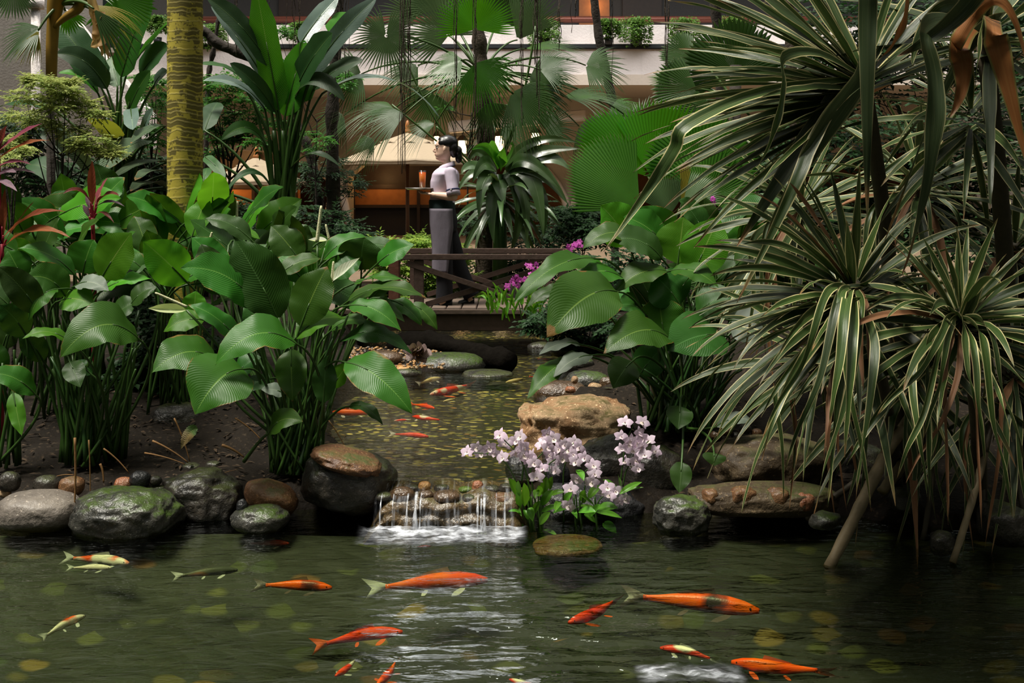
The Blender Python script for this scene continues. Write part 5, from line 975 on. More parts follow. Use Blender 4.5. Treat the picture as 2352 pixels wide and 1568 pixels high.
# ------------------------------------------------------------------ fan palms
def fan(hub, ax, nrm, Rr, span, nseg, split=.55, droop=.25, pleat=.35, r0=.04, ragged=.12, seed=0, cup=.0, fine=7, und=.09):
    """pleated fan leaf round hub; ax points along the middle segment"""
    q = random.Random(seed); hub = Vector(hub); ax = Vector(ax).normalized(); nrm = Vector(nrm); nrm = (nrm - ax * nrm.dot(ax)).normalized(); sd = ax.cross(nrm)
    V, Fc, U = [], [], []; dphi = span / nseg
    for i in range(nseg):
        ph = -span/2 + (i + .5) * dphi; d = ax * math.cos(ph) + sd * math.sin(ph); s = -ax * math.sin(ph) + sd * math.cos(ph)
        L = Rr * (1 - ragged * q.random()) * (1 - .12 * abs(ph / (span/2))**2); k0 = len(V); bend = q.uniform(.7, 1.4); tw = q.uniform(-.35, .35)
        for j in range(fine + 1):
            t = j / fine; r = lerp(r0 * Rr, L, t); hw = r * math.tan(dphi/2) if t <= split else split * L * math.tan(dphi/2) * max(.04, (1 - (t - split)/(1 - split))**.8)
            c = hub + d * r + nrm * (cup * r*r / Rr + und * r * math.sin(ph * 4.2 + seed) * r / Rr); over = max(0, t - split*.8)
            c = c + Vector((0, 0, -droop * bend * Rr * over**1.8)) + s * tw * Rr * max(0, t - split)**2 * .5
            pl = pleat * hw
            V += [tuple(c - s * hw - nrm * pl*.5), tuple(c + nrm * pl*.5), tuple(c + s * hw - nrm * pl*.5)]; U += [(t, 0.), (t, .5), (t, 1.)]
        for j in range(fine):
            a = k0 + j*3; Fc += [(a, a+1, a+4, a+3), (a+1, a+2, a+5, a+4)]
    return V, Fc, U
def m_fan(name, base, light, trans, rough=.34, tcol=None):
    t = NT(name); uv = t.n('SeparateXYZ'); t.put(uv.inputs[0], t.n('TexCoord').outputs['UV']); c = t.coord('Object'); rnd = t.n('ObjectInfo').outputs['Random']
    col = t.mix(t.m('ADD', t.m('MULTIPLY', t.noise(c, 4, 3), .6), t.m('MULTIPLY', rnd, .4)), base, light); col = t.mix(t.m('MULTIPLY', t.step(uv.outputs[0], .9, 1.0), .35), col, (.3, .24, .1)); col = t.mix(t.m('MULTIPLY', t.step(t.m('ABSOLUTE', t.m('SUBTRACT', uv.outputs[1], .5)), .12, .5), .6), col, tuple(k*.45 for k in base)); col = t.mix(t.m('MULTIPLY', t.step(t.m('ABSOLUTE', t.m('SUBTRACT', uv.outputs[1], .5)), .12, .0), .35), col, tuple(min(1, k*2.2) for k in light))  # darker folds, lighter ridges: pleat shading put into the colour
    tr = t.n('BsdfTranslucent'); t.put(tr.inputs[0], tcol or tuple(k * 1.8 for k in light))
    return t.fin(t.ms(trans, t.bsdf(col, rough, None, .32), tr.outputs[0]))
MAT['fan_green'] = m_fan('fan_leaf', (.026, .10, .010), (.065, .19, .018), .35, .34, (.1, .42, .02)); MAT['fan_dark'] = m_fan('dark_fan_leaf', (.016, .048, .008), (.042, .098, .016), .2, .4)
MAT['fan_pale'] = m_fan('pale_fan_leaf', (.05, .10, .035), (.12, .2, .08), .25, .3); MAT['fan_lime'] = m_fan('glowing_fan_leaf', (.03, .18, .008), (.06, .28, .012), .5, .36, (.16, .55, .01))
MAT['fan_yellow'] = m_fan('yellowing_fan_leaf', (.12, .13, .015), (.35, .28, .04), .3); MAT['fan_dry'] = m_fan('dry_fan_leaf', (.42, .24, .08), (.62, .40, .16), .25, .6)
MAT['petiole'] = m_plain('leaf_petiole', (.05, .10, .02), .4, .3, 12, .1); MAT['fibre'] = m_plain('fibrous_trunk', (.05, .035, .022), .85, .6, 40, 1.2); MAT['bark'] = m_plain('dark_bark', (.03, .022, .016), .85, .5, 22, 1.2)
def ang(a): return math.cos(math.radians(a)), math.sin(math.radians(a))
def add_fan(root, px, py, Y, a, Rp, span, nseg, mat, nrm=(0, -1, .25), trunk=None, split=.55, droop=.25, pleat=.4, seed=0, lean=0, ragged=.12, cup=0):
    x, z = ang(a); h = P(px, py, Y); l = mk('leaf', fan(h, (x, lean, z), nrm, M(Rp, Y), math.radians(span), nseg, split, droop, pleat, .04, ragged, seed, cup), MAT[mat], root)
    if trunk is not None:
        tp = Vector(trunk); mk('petiole', tube(bez(tp, lerp(tp, h, .55) + Vector((0, 0, .18 * (h - tp).length)), h, 12), lambda t: .017 - .009*t, 7), MAT['petiole'], root)
YP = 12.6
b = P(1112, 0, YP); b.z = .42
fp = thing('fan_palm', b, 'tall fan palm with fibrous trunk behind the waitress', 'palm', 'fan palms')
mk('trunk', tube(path([b, P(1118, 400, YP), P(1112, 260, YP), P(1106, 150, YP), P(1097, 60, YP)], 8), lambda t: M(21 - 6*t + 2.5*math.sin(t*37), YP), 14), MAT['fibre'], fp)
for i in range(14):
    a = P(R.uniform(1085, 1135), R.uniform(190, 260), YP - .15); mk('loose_fibre', tube(path([a, a + Vector((R.uniform(-.06, .06), -.05, -.25)), a + Vector((R.uniform(-.1, .1), -.06, -.6))], 5), .006, 5), MAT['fibre'], fp)
tk = P(1104, 170, YP)
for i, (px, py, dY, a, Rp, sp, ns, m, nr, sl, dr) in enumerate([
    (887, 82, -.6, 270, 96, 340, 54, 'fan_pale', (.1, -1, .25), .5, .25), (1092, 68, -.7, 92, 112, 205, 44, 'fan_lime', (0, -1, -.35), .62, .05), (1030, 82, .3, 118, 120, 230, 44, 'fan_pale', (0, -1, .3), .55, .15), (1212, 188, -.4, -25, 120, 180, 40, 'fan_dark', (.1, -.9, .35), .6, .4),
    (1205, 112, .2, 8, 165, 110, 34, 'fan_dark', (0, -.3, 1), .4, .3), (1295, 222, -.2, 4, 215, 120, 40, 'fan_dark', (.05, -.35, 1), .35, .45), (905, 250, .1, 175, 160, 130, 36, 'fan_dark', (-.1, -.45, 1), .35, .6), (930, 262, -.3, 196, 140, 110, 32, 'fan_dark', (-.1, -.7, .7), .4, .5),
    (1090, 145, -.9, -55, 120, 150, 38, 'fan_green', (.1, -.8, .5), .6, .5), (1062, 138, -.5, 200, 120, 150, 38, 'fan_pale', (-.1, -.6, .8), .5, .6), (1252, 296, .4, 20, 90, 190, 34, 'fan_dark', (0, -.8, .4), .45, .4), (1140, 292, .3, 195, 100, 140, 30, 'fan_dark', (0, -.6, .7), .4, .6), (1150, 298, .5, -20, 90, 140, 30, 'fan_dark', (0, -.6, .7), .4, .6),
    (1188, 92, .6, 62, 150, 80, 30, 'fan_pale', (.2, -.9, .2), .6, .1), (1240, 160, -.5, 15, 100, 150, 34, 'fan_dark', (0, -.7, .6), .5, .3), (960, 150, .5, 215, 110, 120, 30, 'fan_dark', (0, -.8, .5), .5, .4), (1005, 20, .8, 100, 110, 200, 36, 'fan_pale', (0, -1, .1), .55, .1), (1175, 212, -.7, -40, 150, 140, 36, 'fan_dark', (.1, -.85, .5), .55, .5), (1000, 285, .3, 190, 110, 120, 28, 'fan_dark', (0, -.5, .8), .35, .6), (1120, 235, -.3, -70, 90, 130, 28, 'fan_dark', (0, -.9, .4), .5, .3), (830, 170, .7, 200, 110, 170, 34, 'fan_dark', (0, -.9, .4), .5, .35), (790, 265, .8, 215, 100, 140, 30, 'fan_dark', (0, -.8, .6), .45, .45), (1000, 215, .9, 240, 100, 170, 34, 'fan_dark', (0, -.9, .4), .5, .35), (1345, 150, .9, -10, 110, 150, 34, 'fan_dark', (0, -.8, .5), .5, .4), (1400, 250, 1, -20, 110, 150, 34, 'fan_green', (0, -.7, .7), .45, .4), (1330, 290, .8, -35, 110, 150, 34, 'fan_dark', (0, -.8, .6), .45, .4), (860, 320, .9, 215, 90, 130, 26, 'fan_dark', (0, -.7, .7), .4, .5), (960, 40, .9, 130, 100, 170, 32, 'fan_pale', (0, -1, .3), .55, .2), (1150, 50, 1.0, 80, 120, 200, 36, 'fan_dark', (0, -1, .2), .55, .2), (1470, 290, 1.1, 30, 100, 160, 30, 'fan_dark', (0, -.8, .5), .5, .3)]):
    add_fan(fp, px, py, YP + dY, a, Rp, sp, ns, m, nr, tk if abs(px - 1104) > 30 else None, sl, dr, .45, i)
# leaning companion trunks with petioles
for i, (x0, x1, y1) in enumerate([(1170, 1230, 60), (1140, 1215, 190), (1085, 900, 240), (1075, 1002, 290), (1065, 925, 120)]):
    mk('petiole', tube(bez(P(1120, 420, YP), P(lerp(x0, x1, .4), 330, YP), P(x1, y1, YP), 10), .012, 6), MAT['petiole'], fp)
# big pleated fans right of the bridge
YL2 = 9.6; b = P(1540, 0, YL2); b.z = .43
lp = thing('pleated_fan_palm', b, 'low palm with huge undivided pleated round leaves right of the footbridge', 'palm', 'fan palms'); c0 = P(1545, 560, YL2); lp_trunk = tube([b, c0], .05, 10); mk('trunk', lp_trunk, MAT['fibre'], lp)
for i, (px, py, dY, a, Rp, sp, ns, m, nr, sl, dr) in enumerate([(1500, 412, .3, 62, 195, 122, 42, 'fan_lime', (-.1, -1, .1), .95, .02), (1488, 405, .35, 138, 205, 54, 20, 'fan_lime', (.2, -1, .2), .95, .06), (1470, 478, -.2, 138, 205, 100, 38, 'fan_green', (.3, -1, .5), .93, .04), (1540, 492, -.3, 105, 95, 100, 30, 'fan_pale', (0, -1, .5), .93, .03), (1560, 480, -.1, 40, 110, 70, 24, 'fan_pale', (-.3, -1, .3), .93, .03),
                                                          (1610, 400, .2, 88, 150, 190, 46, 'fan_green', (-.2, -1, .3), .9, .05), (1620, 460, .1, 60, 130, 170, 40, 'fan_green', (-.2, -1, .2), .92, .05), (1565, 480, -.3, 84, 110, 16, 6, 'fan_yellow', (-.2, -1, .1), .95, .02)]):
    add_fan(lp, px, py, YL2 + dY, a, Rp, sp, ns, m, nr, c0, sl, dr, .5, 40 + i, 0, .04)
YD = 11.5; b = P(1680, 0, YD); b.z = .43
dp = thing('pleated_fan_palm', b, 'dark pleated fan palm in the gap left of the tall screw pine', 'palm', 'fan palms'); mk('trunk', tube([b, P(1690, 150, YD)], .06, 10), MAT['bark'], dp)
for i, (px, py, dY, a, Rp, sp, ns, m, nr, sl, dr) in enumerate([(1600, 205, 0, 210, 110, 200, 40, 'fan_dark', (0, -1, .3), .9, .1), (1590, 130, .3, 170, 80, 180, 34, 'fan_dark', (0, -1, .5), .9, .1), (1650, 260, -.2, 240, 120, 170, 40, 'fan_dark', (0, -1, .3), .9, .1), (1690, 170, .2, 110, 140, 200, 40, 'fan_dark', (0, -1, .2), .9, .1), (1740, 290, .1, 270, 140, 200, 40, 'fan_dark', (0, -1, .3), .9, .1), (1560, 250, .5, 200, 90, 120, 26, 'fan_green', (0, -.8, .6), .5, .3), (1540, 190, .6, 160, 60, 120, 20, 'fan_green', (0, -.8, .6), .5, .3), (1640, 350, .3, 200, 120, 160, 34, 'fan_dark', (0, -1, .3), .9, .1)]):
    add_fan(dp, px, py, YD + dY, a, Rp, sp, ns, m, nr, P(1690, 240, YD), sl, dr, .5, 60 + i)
# palm at the top left corner with yellow crownshaft
YT = 9.2; b = P(120, 0, YT); b.z = gh(b.x, YT)
tp_ = thing('fan_palm', b, 'fan palm with a yellow crownshaft and dry hanging leaf in the top left corner', 'palm', 'fan palms')
MAT['crownshaft'] = m_plain('yellow_brown_crownshaft', (.26, .15, .025), .4, .35, 7, .1)
mk('trunk', tube([b, P(116, 180, YT)], M(10, YT), 10), MAT['bark'], tp_)
mk('crownshaft', tube(path([P(118, 185, YT), P(119, 120, YT), P(122, 60, YT), P(128, 10, YT), P(140, -30, YT)], 5), lambda t: M(12 + 4*t + 20*max(0, t-.55), YT), 14), MAT['crownshaft'], tp_)
mk('leaf_sheath', tube(path([P(125, 62, YT-.03), P(150, 40, YT-.06), P(178, 20, YT-.06), P(195, -20, YT-.05)], 5), lambda t: M(5 + 10*t, YT), 10), MAT['crownshaft'], tp_)
for i, (px, py, dY, a, Rp, sp, ns, m, nr, sl, dr, lean) in enumerate([(92, 62, -.1, 215, 112, 130, 24, 'fan_dark', (-.2, -.8, .7), .55, .35, -.2), (88, 70, -.15, 250, 90, 70, 14, 'fan_yellow', (0, -.8, .7), .55, .2, -.2), (30, -30, .1, 265, 80, 130, 22, 'fan_pale', (0, -1, .4), .7, .1, 0), (150, 25, .1, 300, 60, 90, 12, 'fan_lime', (0, -1, .3), .7, .2, 0),
                                                                 (262, -10, .2, 300, 110, 150, 30, 'fan_green', (-.2, -1, .3), .9, .05, 0), (205, 10, -.2, -18, 140, 34, 9, 'fan_yellow', (0, -.8, .7), .45, .5, 0), (215, 20, -.3, -50, 150, 50, 9, 'fan_dark', (0, -.9, .5), .45, .3, 0), (200, -20, -.1, 5, 90, 70, 14, 'fan_pale', (0, -.9, .5), .6, .2, 0), (225, 30, -.1, -62, 135, 20, 5, 'fan_yellow', (0, -.9, .4), .5, .2, 0)]):
    add_fan(tp_, px, py, YT + dY, a, Rp, sp, ns, m, nr, P(140, 10, YT) if i not in (4,) else P(190, -30, YT), sl, dr, .4, 80 + i, lean)
for i, pts in enumerate([[(205, -30), (216, 20), (222, 45), (228, 30), (226, 70), (210, 100)], [(222, 40), (232, 80), (220, 100), (208, 108)], [(226, 90), (236, 110), (234, 130)], [(232, 95), (244, 115), (250, 138)]]):
    mk('dry_leaf', blade(path([P(x, y, YT - .25) for x, y in pts], 5), M([34, 40, 16, 12][i], YT), (.3, -1, .2), prof_strap, 10, .5, .3, .05, i, None, [2.2, .8, .5, -.5][i]), MAT['fan_dry'], tp_)
# yellow ringed palm trunk
YK_ = 7.3
def m_ring():
    t = NT('ringed_yellow_bark'); c = t.coord('Object'); s = t.n('SeparateXYZ'); t.put(s.inputs[0], c); z = s.outputs[2]
    n = t.noise(c, 9, 5, .65); n2 = t.noise(t.coord('Object', (1, 1, 2.2)), 30, 4, .7); big = t.noise(c, 2.2, 3)
    zz = t.m('ADD', t.m('MULTIPLY', z, 17), t.m('MULTIPLY', t.noise(t.coord('Object', (1, 1, .3)), 5, 3), 1.6)); fr = t.m('FRACT', zz)
    ring = t.m('SUBTRACT', 1, t.step(t.m('ABSOLUTE', t.m('SUBTRACT', fr, .5)), .05, .12))
    base = t.mix(n, (.36, .28, .036), (.64, .54, .085)); rid = t.n('TexWhiteNoise'); rid.noise_dimensions = '1D'; t.put(rid.inputs['W'], t.m('FLOOR', zz)); pn = t.noise(t.coord('Object', (1, 1, .8)), 11, 5, .7); patch = t.m('MULTIPLY', t.step(t.m('ADD', t.m('ADD', t.m('MULTIPLY', pn, .75), t.m('MULTIPLY', rid.outputs[0], .12)), t.m('MULTIPLY', big, .3)), .545, .585), t.step(fr, .95, .8)); col = t.mix(t.m('MULTIPLY', patch, .85), base, (.085, .07, .022))
    col = t.mix(t.m('MULTIPLY', t.m('MULTIPLY', ring, n2), .9), col, (.60, .50, .16))
    return t.fin(t.bsdf(col, .7, t.bump(t.m('ADD', t.m('MULTIPLY', t.m('MULTIPLY', ring, n2), .8), t.m('MULTIPLY', n2, .4)), .35, .006), .3))
b = P(425, 0, YK_); b.z = gh(b.x, YK_) - .05
mk_tr = thing('ringed_palm', b, 'thick yellow ringed palm trunk rising behind the left lilies', 'palm')
mk('trunk', tube([lerp(b, P(425, -150, YK_), i/60) for i in range(61)], lambda t: M(40, YK_) * (1 + .012*math.sin(t*190)), 36), m_ring(), mk_tr)
mk('root_flare', tube([b - Vector((0, 0, .1)), b + Vector((0, 0, .12)), b + Vector((0, 0, .3))], lambda t: M(62 - 20*t, YK_), 24), MAT['bark'], mk_tr)

# ------------------------------------------------------------------ banana like plants
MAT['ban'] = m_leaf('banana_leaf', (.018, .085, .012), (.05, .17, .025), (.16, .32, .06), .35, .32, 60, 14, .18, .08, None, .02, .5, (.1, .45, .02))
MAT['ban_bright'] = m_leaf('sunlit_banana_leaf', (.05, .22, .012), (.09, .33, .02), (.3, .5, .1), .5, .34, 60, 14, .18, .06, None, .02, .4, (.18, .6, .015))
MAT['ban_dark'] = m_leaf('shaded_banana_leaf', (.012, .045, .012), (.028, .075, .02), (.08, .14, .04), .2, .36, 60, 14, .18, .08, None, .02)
MAT['ban_silver'] = m_leaf('silver_sheen_leaf', (.09, .15, .12), (.18, .26, .22), (.25, .36, .22), .15, .2, 60, 14, .2, .05, None, .03, .8)  # silver sheen of lit leaf edges put into the base colour
MAT['ban_yellow'] = m_leaf('yellowing_banana_leaf', (.07, .10, .015), (.24, .24, .03), (.3, .3, .08), .3, .4, 20, 8, .3, .05, (.3, .12, .03), .02)
MAT['ban_brown'] = m_leaf('browning_ribbed_leaf', (.03, .06, .03), (.09, .13, .07), (.16, .2, .1), .15, .34, 20, 8, .6, .08, (.3, .16, .07), .02)
def banana(r, data, Y, foot, pr=prof_banana, smat='stalk', sr=.014):
    for i, d in enumerate(data):
        (bx, by), (tx, ty), w_, bow, fc, m, dt = d[:7]; a, b = P(bx, by, Y), P(tx, ty, Y + dt); nr = Vector((d[7] if len(d) > 7 else 0, -fc, math.sqrt(max(.03, 1 - fc*fc)))); ax = (b - a).normalized(); up = nr - ax * nr.dot(ax); up.normalize()
        pts = arc(a, b, up * M(bow, Y)*.5 + Vector((0, 0, 1)) * M(bow, Y)*.6, 20); mk('leaf', blade(pts, M(w_, Y), nr, pr, 8, .22, .05, .008, i*2.3), MAT[m], r)
        f = Vector(foot) + Vector((R.uniform(-.1, .1), R.uniform(-.08, .08), 0)); c = lerp(f, a, .6); c.x = lerp(f.x, a.x, .35); c.z = lerp(f.z, a.z, .7)
        mk('leaf_stalk', tube(bez(f, c, a, 12) + pts[1:12:2], lambda t: sr * (1.5 - 1.3*t), 8), MAT[smat], r)
YBn = 9.8; b = P(655, 0, YBn); b.z = .43
bn = thing('banana_plant', b, 'tall banana plant with upright paddle leaves in front of the left umbrella', 'plant', 'banana plants')
for x in (640, 655, 668): mk('stem', tube(path([P(x, 560, YBn), P(x + (x-655)*.2, 420, YBn), P(650 + (x-655)*1.4, 300, YBn)], 6), lambda t: M(9 - 4*t, YBn), 10), MAT['stalk'], bn)
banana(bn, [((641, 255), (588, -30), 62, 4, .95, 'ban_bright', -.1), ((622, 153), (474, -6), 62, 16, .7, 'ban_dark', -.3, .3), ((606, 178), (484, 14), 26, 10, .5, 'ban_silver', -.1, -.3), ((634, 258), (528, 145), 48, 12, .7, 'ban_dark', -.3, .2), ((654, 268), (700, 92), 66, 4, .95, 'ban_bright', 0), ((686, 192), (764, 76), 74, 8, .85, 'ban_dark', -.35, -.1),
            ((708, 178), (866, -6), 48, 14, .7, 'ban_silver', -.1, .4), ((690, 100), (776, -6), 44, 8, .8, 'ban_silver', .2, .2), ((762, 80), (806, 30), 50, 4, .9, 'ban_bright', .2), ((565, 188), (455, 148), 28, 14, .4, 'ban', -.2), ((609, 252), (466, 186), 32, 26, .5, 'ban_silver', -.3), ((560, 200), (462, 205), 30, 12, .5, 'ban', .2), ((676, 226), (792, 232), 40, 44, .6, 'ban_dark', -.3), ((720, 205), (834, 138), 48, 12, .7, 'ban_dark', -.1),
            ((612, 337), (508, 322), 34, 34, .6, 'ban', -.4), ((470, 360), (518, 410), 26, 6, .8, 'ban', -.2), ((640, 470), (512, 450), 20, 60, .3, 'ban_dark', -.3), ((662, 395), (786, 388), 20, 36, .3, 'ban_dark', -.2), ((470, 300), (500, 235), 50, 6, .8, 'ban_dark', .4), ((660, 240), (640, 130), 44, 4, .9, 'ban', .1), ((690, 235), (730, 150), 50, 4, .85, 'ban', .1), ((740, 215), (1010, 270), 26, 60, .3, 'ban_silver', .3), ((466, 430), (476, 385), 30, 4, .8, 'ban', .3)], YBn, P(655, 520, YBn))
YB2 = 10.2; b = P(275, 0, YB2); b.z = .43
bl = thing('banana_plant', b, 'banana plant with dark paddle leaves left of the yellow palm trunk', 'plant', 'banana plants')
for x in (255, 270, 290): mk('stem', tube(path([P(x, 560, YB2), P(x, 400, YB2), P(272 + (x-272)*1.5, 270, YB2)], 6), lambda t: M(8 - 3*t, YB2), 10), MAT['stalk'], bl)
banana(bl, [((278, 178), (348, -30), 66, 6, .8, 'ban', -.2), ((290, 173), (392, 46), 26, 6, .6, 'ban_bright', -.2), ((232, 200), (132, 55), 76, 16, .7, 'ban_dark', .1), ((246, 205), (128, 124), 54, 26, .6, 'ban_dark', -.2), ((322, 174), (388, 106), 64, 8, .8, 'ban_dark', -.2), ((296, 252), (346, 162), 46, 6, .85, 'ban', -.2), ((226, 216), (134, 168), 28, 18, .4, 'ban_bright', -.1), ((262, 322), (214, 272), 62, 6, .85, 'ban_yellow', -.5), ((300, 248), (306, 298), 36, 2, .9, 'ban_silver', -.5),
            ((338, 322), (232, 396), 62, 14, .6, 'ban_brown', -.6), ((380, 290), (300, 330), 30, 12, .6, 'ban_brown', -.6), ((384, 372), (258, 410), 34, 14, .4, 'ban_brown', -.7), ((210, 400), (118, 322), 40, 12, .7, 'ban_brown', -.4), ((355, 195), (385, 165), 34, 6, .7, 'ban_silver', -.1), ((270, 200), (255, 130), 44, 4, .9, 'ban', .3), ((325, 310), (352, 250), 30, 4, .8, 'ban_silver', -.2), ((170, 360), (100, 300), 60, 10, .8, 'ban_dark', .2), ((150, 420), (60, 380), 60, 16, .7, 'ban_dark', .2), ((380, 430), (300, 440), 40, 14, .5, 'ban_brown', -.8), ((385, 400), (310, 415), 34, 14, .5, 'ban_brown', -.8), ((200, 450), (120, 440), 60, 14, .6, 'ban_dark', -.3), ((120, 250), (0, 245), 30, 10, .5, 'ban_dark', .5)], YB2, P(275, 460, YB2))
# ------------------------------------------------------------------ leafy shrubs and trees
def m_small(name, base, light, trans=.3): 
    t = NT(name); c = t.coord('World'); n = t.noise(c, 13, 2); tr = t.n('BsdfTranslucent'); col = t.mix(t.step(n, .3, .7), base, light); t.put(tr.inputs[0], t.mix(.5, col, tuple(k*1.8 for k in light)))
    return t.fin(t.ms(trans, t.bsdf(col, .5, None, .2), tr.outputs[0]))
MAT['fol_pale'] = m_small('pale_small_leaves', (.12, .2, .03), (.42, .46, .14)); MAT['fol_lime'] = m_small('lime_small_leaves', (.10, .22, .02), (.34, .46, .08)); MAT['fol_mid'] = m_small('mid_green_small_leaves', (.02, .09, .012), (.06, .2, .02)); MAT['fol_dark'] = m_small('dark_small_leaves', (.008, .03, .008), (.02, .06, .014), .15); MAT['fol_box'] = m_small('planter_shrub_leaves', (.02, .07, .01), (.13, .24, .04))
def leaflet(V, Fc, U, p, d, n, L, w_):
    s = d.cross(n); s = s.normalized() if s.length > 1e-4 else Vector((1, 0, 0)); n = s.cross(d); k = len(V); m = p + d*L*.45
    V += [tuple(p), tuple(m + s*w_/2 + n*w_*.15), tuple(p + d*L - n*L*.12), tuple(m - s*w_/2 + n*w_*.15)]; U += [(0, .5), (.45, 1), (1, .5), (.45, 0)]
    Fc += [(k, k+1, k+2), (k, k+2, k+3)]
def rdir(q, up=.2):
    v = Vector((q.gauss(0, 1), q.gauss(0, 1), q.gauss(up, .8))); return v.normalized()
def sprays(clusters, Y, per, Lp, seed, wf=.42, flat=.55, pinnate=True):
    """clusters (px, py, radius px) of leaflets set in small sprays"""
    q = random.Random(seed); V, Fc, U = [], [], []
    for px, py, r in clusters:
        c = P(px, py, Y + q.uniform(-.25, .25)); rr_ = M(r, Y)
        for i in range(per):
            o = rdir(q); p = c + Vector((o.x*rr_, o.y*rr_, o.z*rr_*flat)) * q.random()**.4; d = Vector((o.x + q.gauss(0, .3), o.y - .3 + q.gauss(0, .3), -.15 + q.gauss(0, .3))).normalized()
            L = M(Lp, Y) * q.uniform(.7, 1.3)
            if pinnate:
                s = d.cross(Vector((0, 0, 1))); s = s.normalized() if s.length > .01 else Vector((1, 0, 0))
                for k in range(7):
                    e = p + d * L * .55 * (k//2); dd = (d*.7 + s * (1 if k % 2 else -1) * (.9 if k < 6 else 0)).normalized(); leaflet(V, Fc, U, e, dd, Vector((q.gauss(0, .3), -.35, 1)).normalized(), L, L*wf)
            else: leaflet(V, Fc, U, p, d, Vector((q.gauss(0, .4), -.5, .8)).normalized(), L, L*wf)
    return V, Fc, U
def shrub(name, px, foot_y, Y, label, cat, clusters, per, Lp, mat, seed, z=None, group=None, wf=.42, pin=True, br=True, rad=.012, flat=.55, bmat='bark', foot=None):
    b = foot if foot is not None else P(px, foot_y, Y)
    if foot is None: b.z = gh(b.x, Y) if z is None else z
    r = thing(name, b, label, cat, group)
    mk('foliage', sprays(clusters, Y, per, Lp, seed, wf, flat, pin), MAT[mat], r)
    if br:
        cx = sum(c[0] for c in clusters) / len(clusters); cy = sum(c[1] for c in clusters) / len(clusters); t0 = P(cx, cy, Y); fk = lerp(b, t0, .55)
        mk('stem', tube(path([b, lerp(b, fk, .5) + Vector((.03, 0, 0)), fk, lerp(fk, t0, .7)], 6), lambda t: rad*(1.3 - .8*t), 7), MAT[bmat], r)
        for i, (x, y, rr_) in enumerate(clusters[:14]):
            e = P(x, y, Y); f0 = lerp(fk, t0, (i % 4)*.22); mk('branch', tube(bez(f0, Vector((lerp(f0.x, e.x, .6), f0.y, lerp(f0.z, e.z, .35))), e, 8), lambda t: rad*(.6 - .45*t), 5), MAT[bmat], r)
    return r
shrub('shrub', 150, 0, 8.6, 'pale small leaved shrub with tiered sprays at the upper left', 'shrub', [(60, 222, 38), (110, 190, 30), (150, 208, 26), (60, 272, 42), (128, 250, 40), (190, 240, 30), (220, 262, 26), (100, 285, 36), (160, 300, 40), (212, 322, 36), (246, 342, 28), (190, 335, 30), (255, 352, 18), (20, 320, 30), (35, 345, 26), (150, 222, 24), (80, 180, 20), (160, 190, 16)], 78, 11, 'fol_pale', 1)
shrub('shrub', 20, 0, 7.0, 'pale leaved shrub low behind the cordyline at the left edge', 'shrub', [(10, 325, 26), (40, 355, 24), (8, 370, 24), (60, 340, 20)], 26, 9, 'fol_pale', 2)
tr1 = P(500, 0, 11.4); tr1.z = .43
shrub('small_tree', 500, 0, 11.4, 'slender tree with layered green leaflets right of the yellow trunk', 'tree', [(500, 200, 30), (540, 230, 36), (490, 240, 30), (560, 265, 36), (510, 280, 36), (480, 300, 30), (560, 300, 28), (600, 250, 30), (580, 210, 28), (520, 320, 24), (500, 350, 20), (620, 285, 24), (480, 180, 24), (590, 325, 20), (540, 185, 26), (610, 220, 20)], 40, 12, 'fol_mid', 3, rad=.02)
shrub('small_tree', 350, 0, 11.8, 'slender green leaved tree seen left of the yellow trunk', 'tree', [(350, 215, 30), (372, 240, 26), (340, 260, 30), (375, 300, 30), (350, 330, 30), (300, 300, 24), (360, 190, 20), (330, 180, 24)], 36, 12, 'fol_mid', 4, rad=.015)
shrub('bush', 500, 0, 12.5, 'small yellow green bush right of the yellow trunk foot', 'bush', [(485, 432, 28), (500, 450, 24), (470, 460, 24), (370, 415, 22), (385, 405, 16)], 40, 8, 'fol_lime', 5)
shrub('bush', 880, 0, 12.2, 'bright lime bush behind the left end of the bridge', 'bush', [(870, 560, 30), (900, 580, 34), (930, 570, 24), (860, 600, 30), (900, 625, 36), (930, 660, 30), (875, 560, 24), (890, 680, 40), (950, 690, 40)], 110, 11, 'fol_lime', 6)
shrub('bush', 985, 0, 12.2, 'bright lime bush seen through the railing behind the waitress', 'bush', [(975, 560, 30), (990, 600, 36), (1005, 640, 36), (960, 620, 34), (985, 660, 30), (1040, 570, 22), (1050, 600, 22), (1030, 660, 24), (965, 550, 24), (1000, 690, 40), (1060, 640, 30), (1080, 690, 40)], 110, 11, 'fol_lime', 7)
shrub('shrub', 800, 0, 13.4, 'dark shrub around the foot of the black tree trunk', 'shrub', [(720, 390, 30), (760, 400, 34), (800, 405, 30), (700, 420, 30), (740, 440, 36), (800, 440, 30), (820, 420, 24), (690, 380, 24), (770, 370, 24)], 40, 9, 'fol_dark', 8)
shrub('shrub', 720, 0, 13.0, 'thin green sprays beside the leaning dark trunk', 'shrub', [(705, 310, 18), (740, 320, 22), (720, 345, 16), (790, 190, 18), (800, 175, 18), (780, 200, 16), (660, 75, 14), (640, 68, 14)], 24, 10, 'fol_mid', 9)
shrub('shrub', 1060, 0, 13.2, 'light green loose shrub among the fan palm leaves', 'shrub', [(1020, 180, 24), (1050, 200, 24), (1010, 210, 22), (1120, 150, 30), (1150, 170, 26), (1090, 210, 22), (1140, 245, 20), (1020, 250, 20), (1180, 140, 20)], 28, 13, 'fol_mid', 10, pin=False)
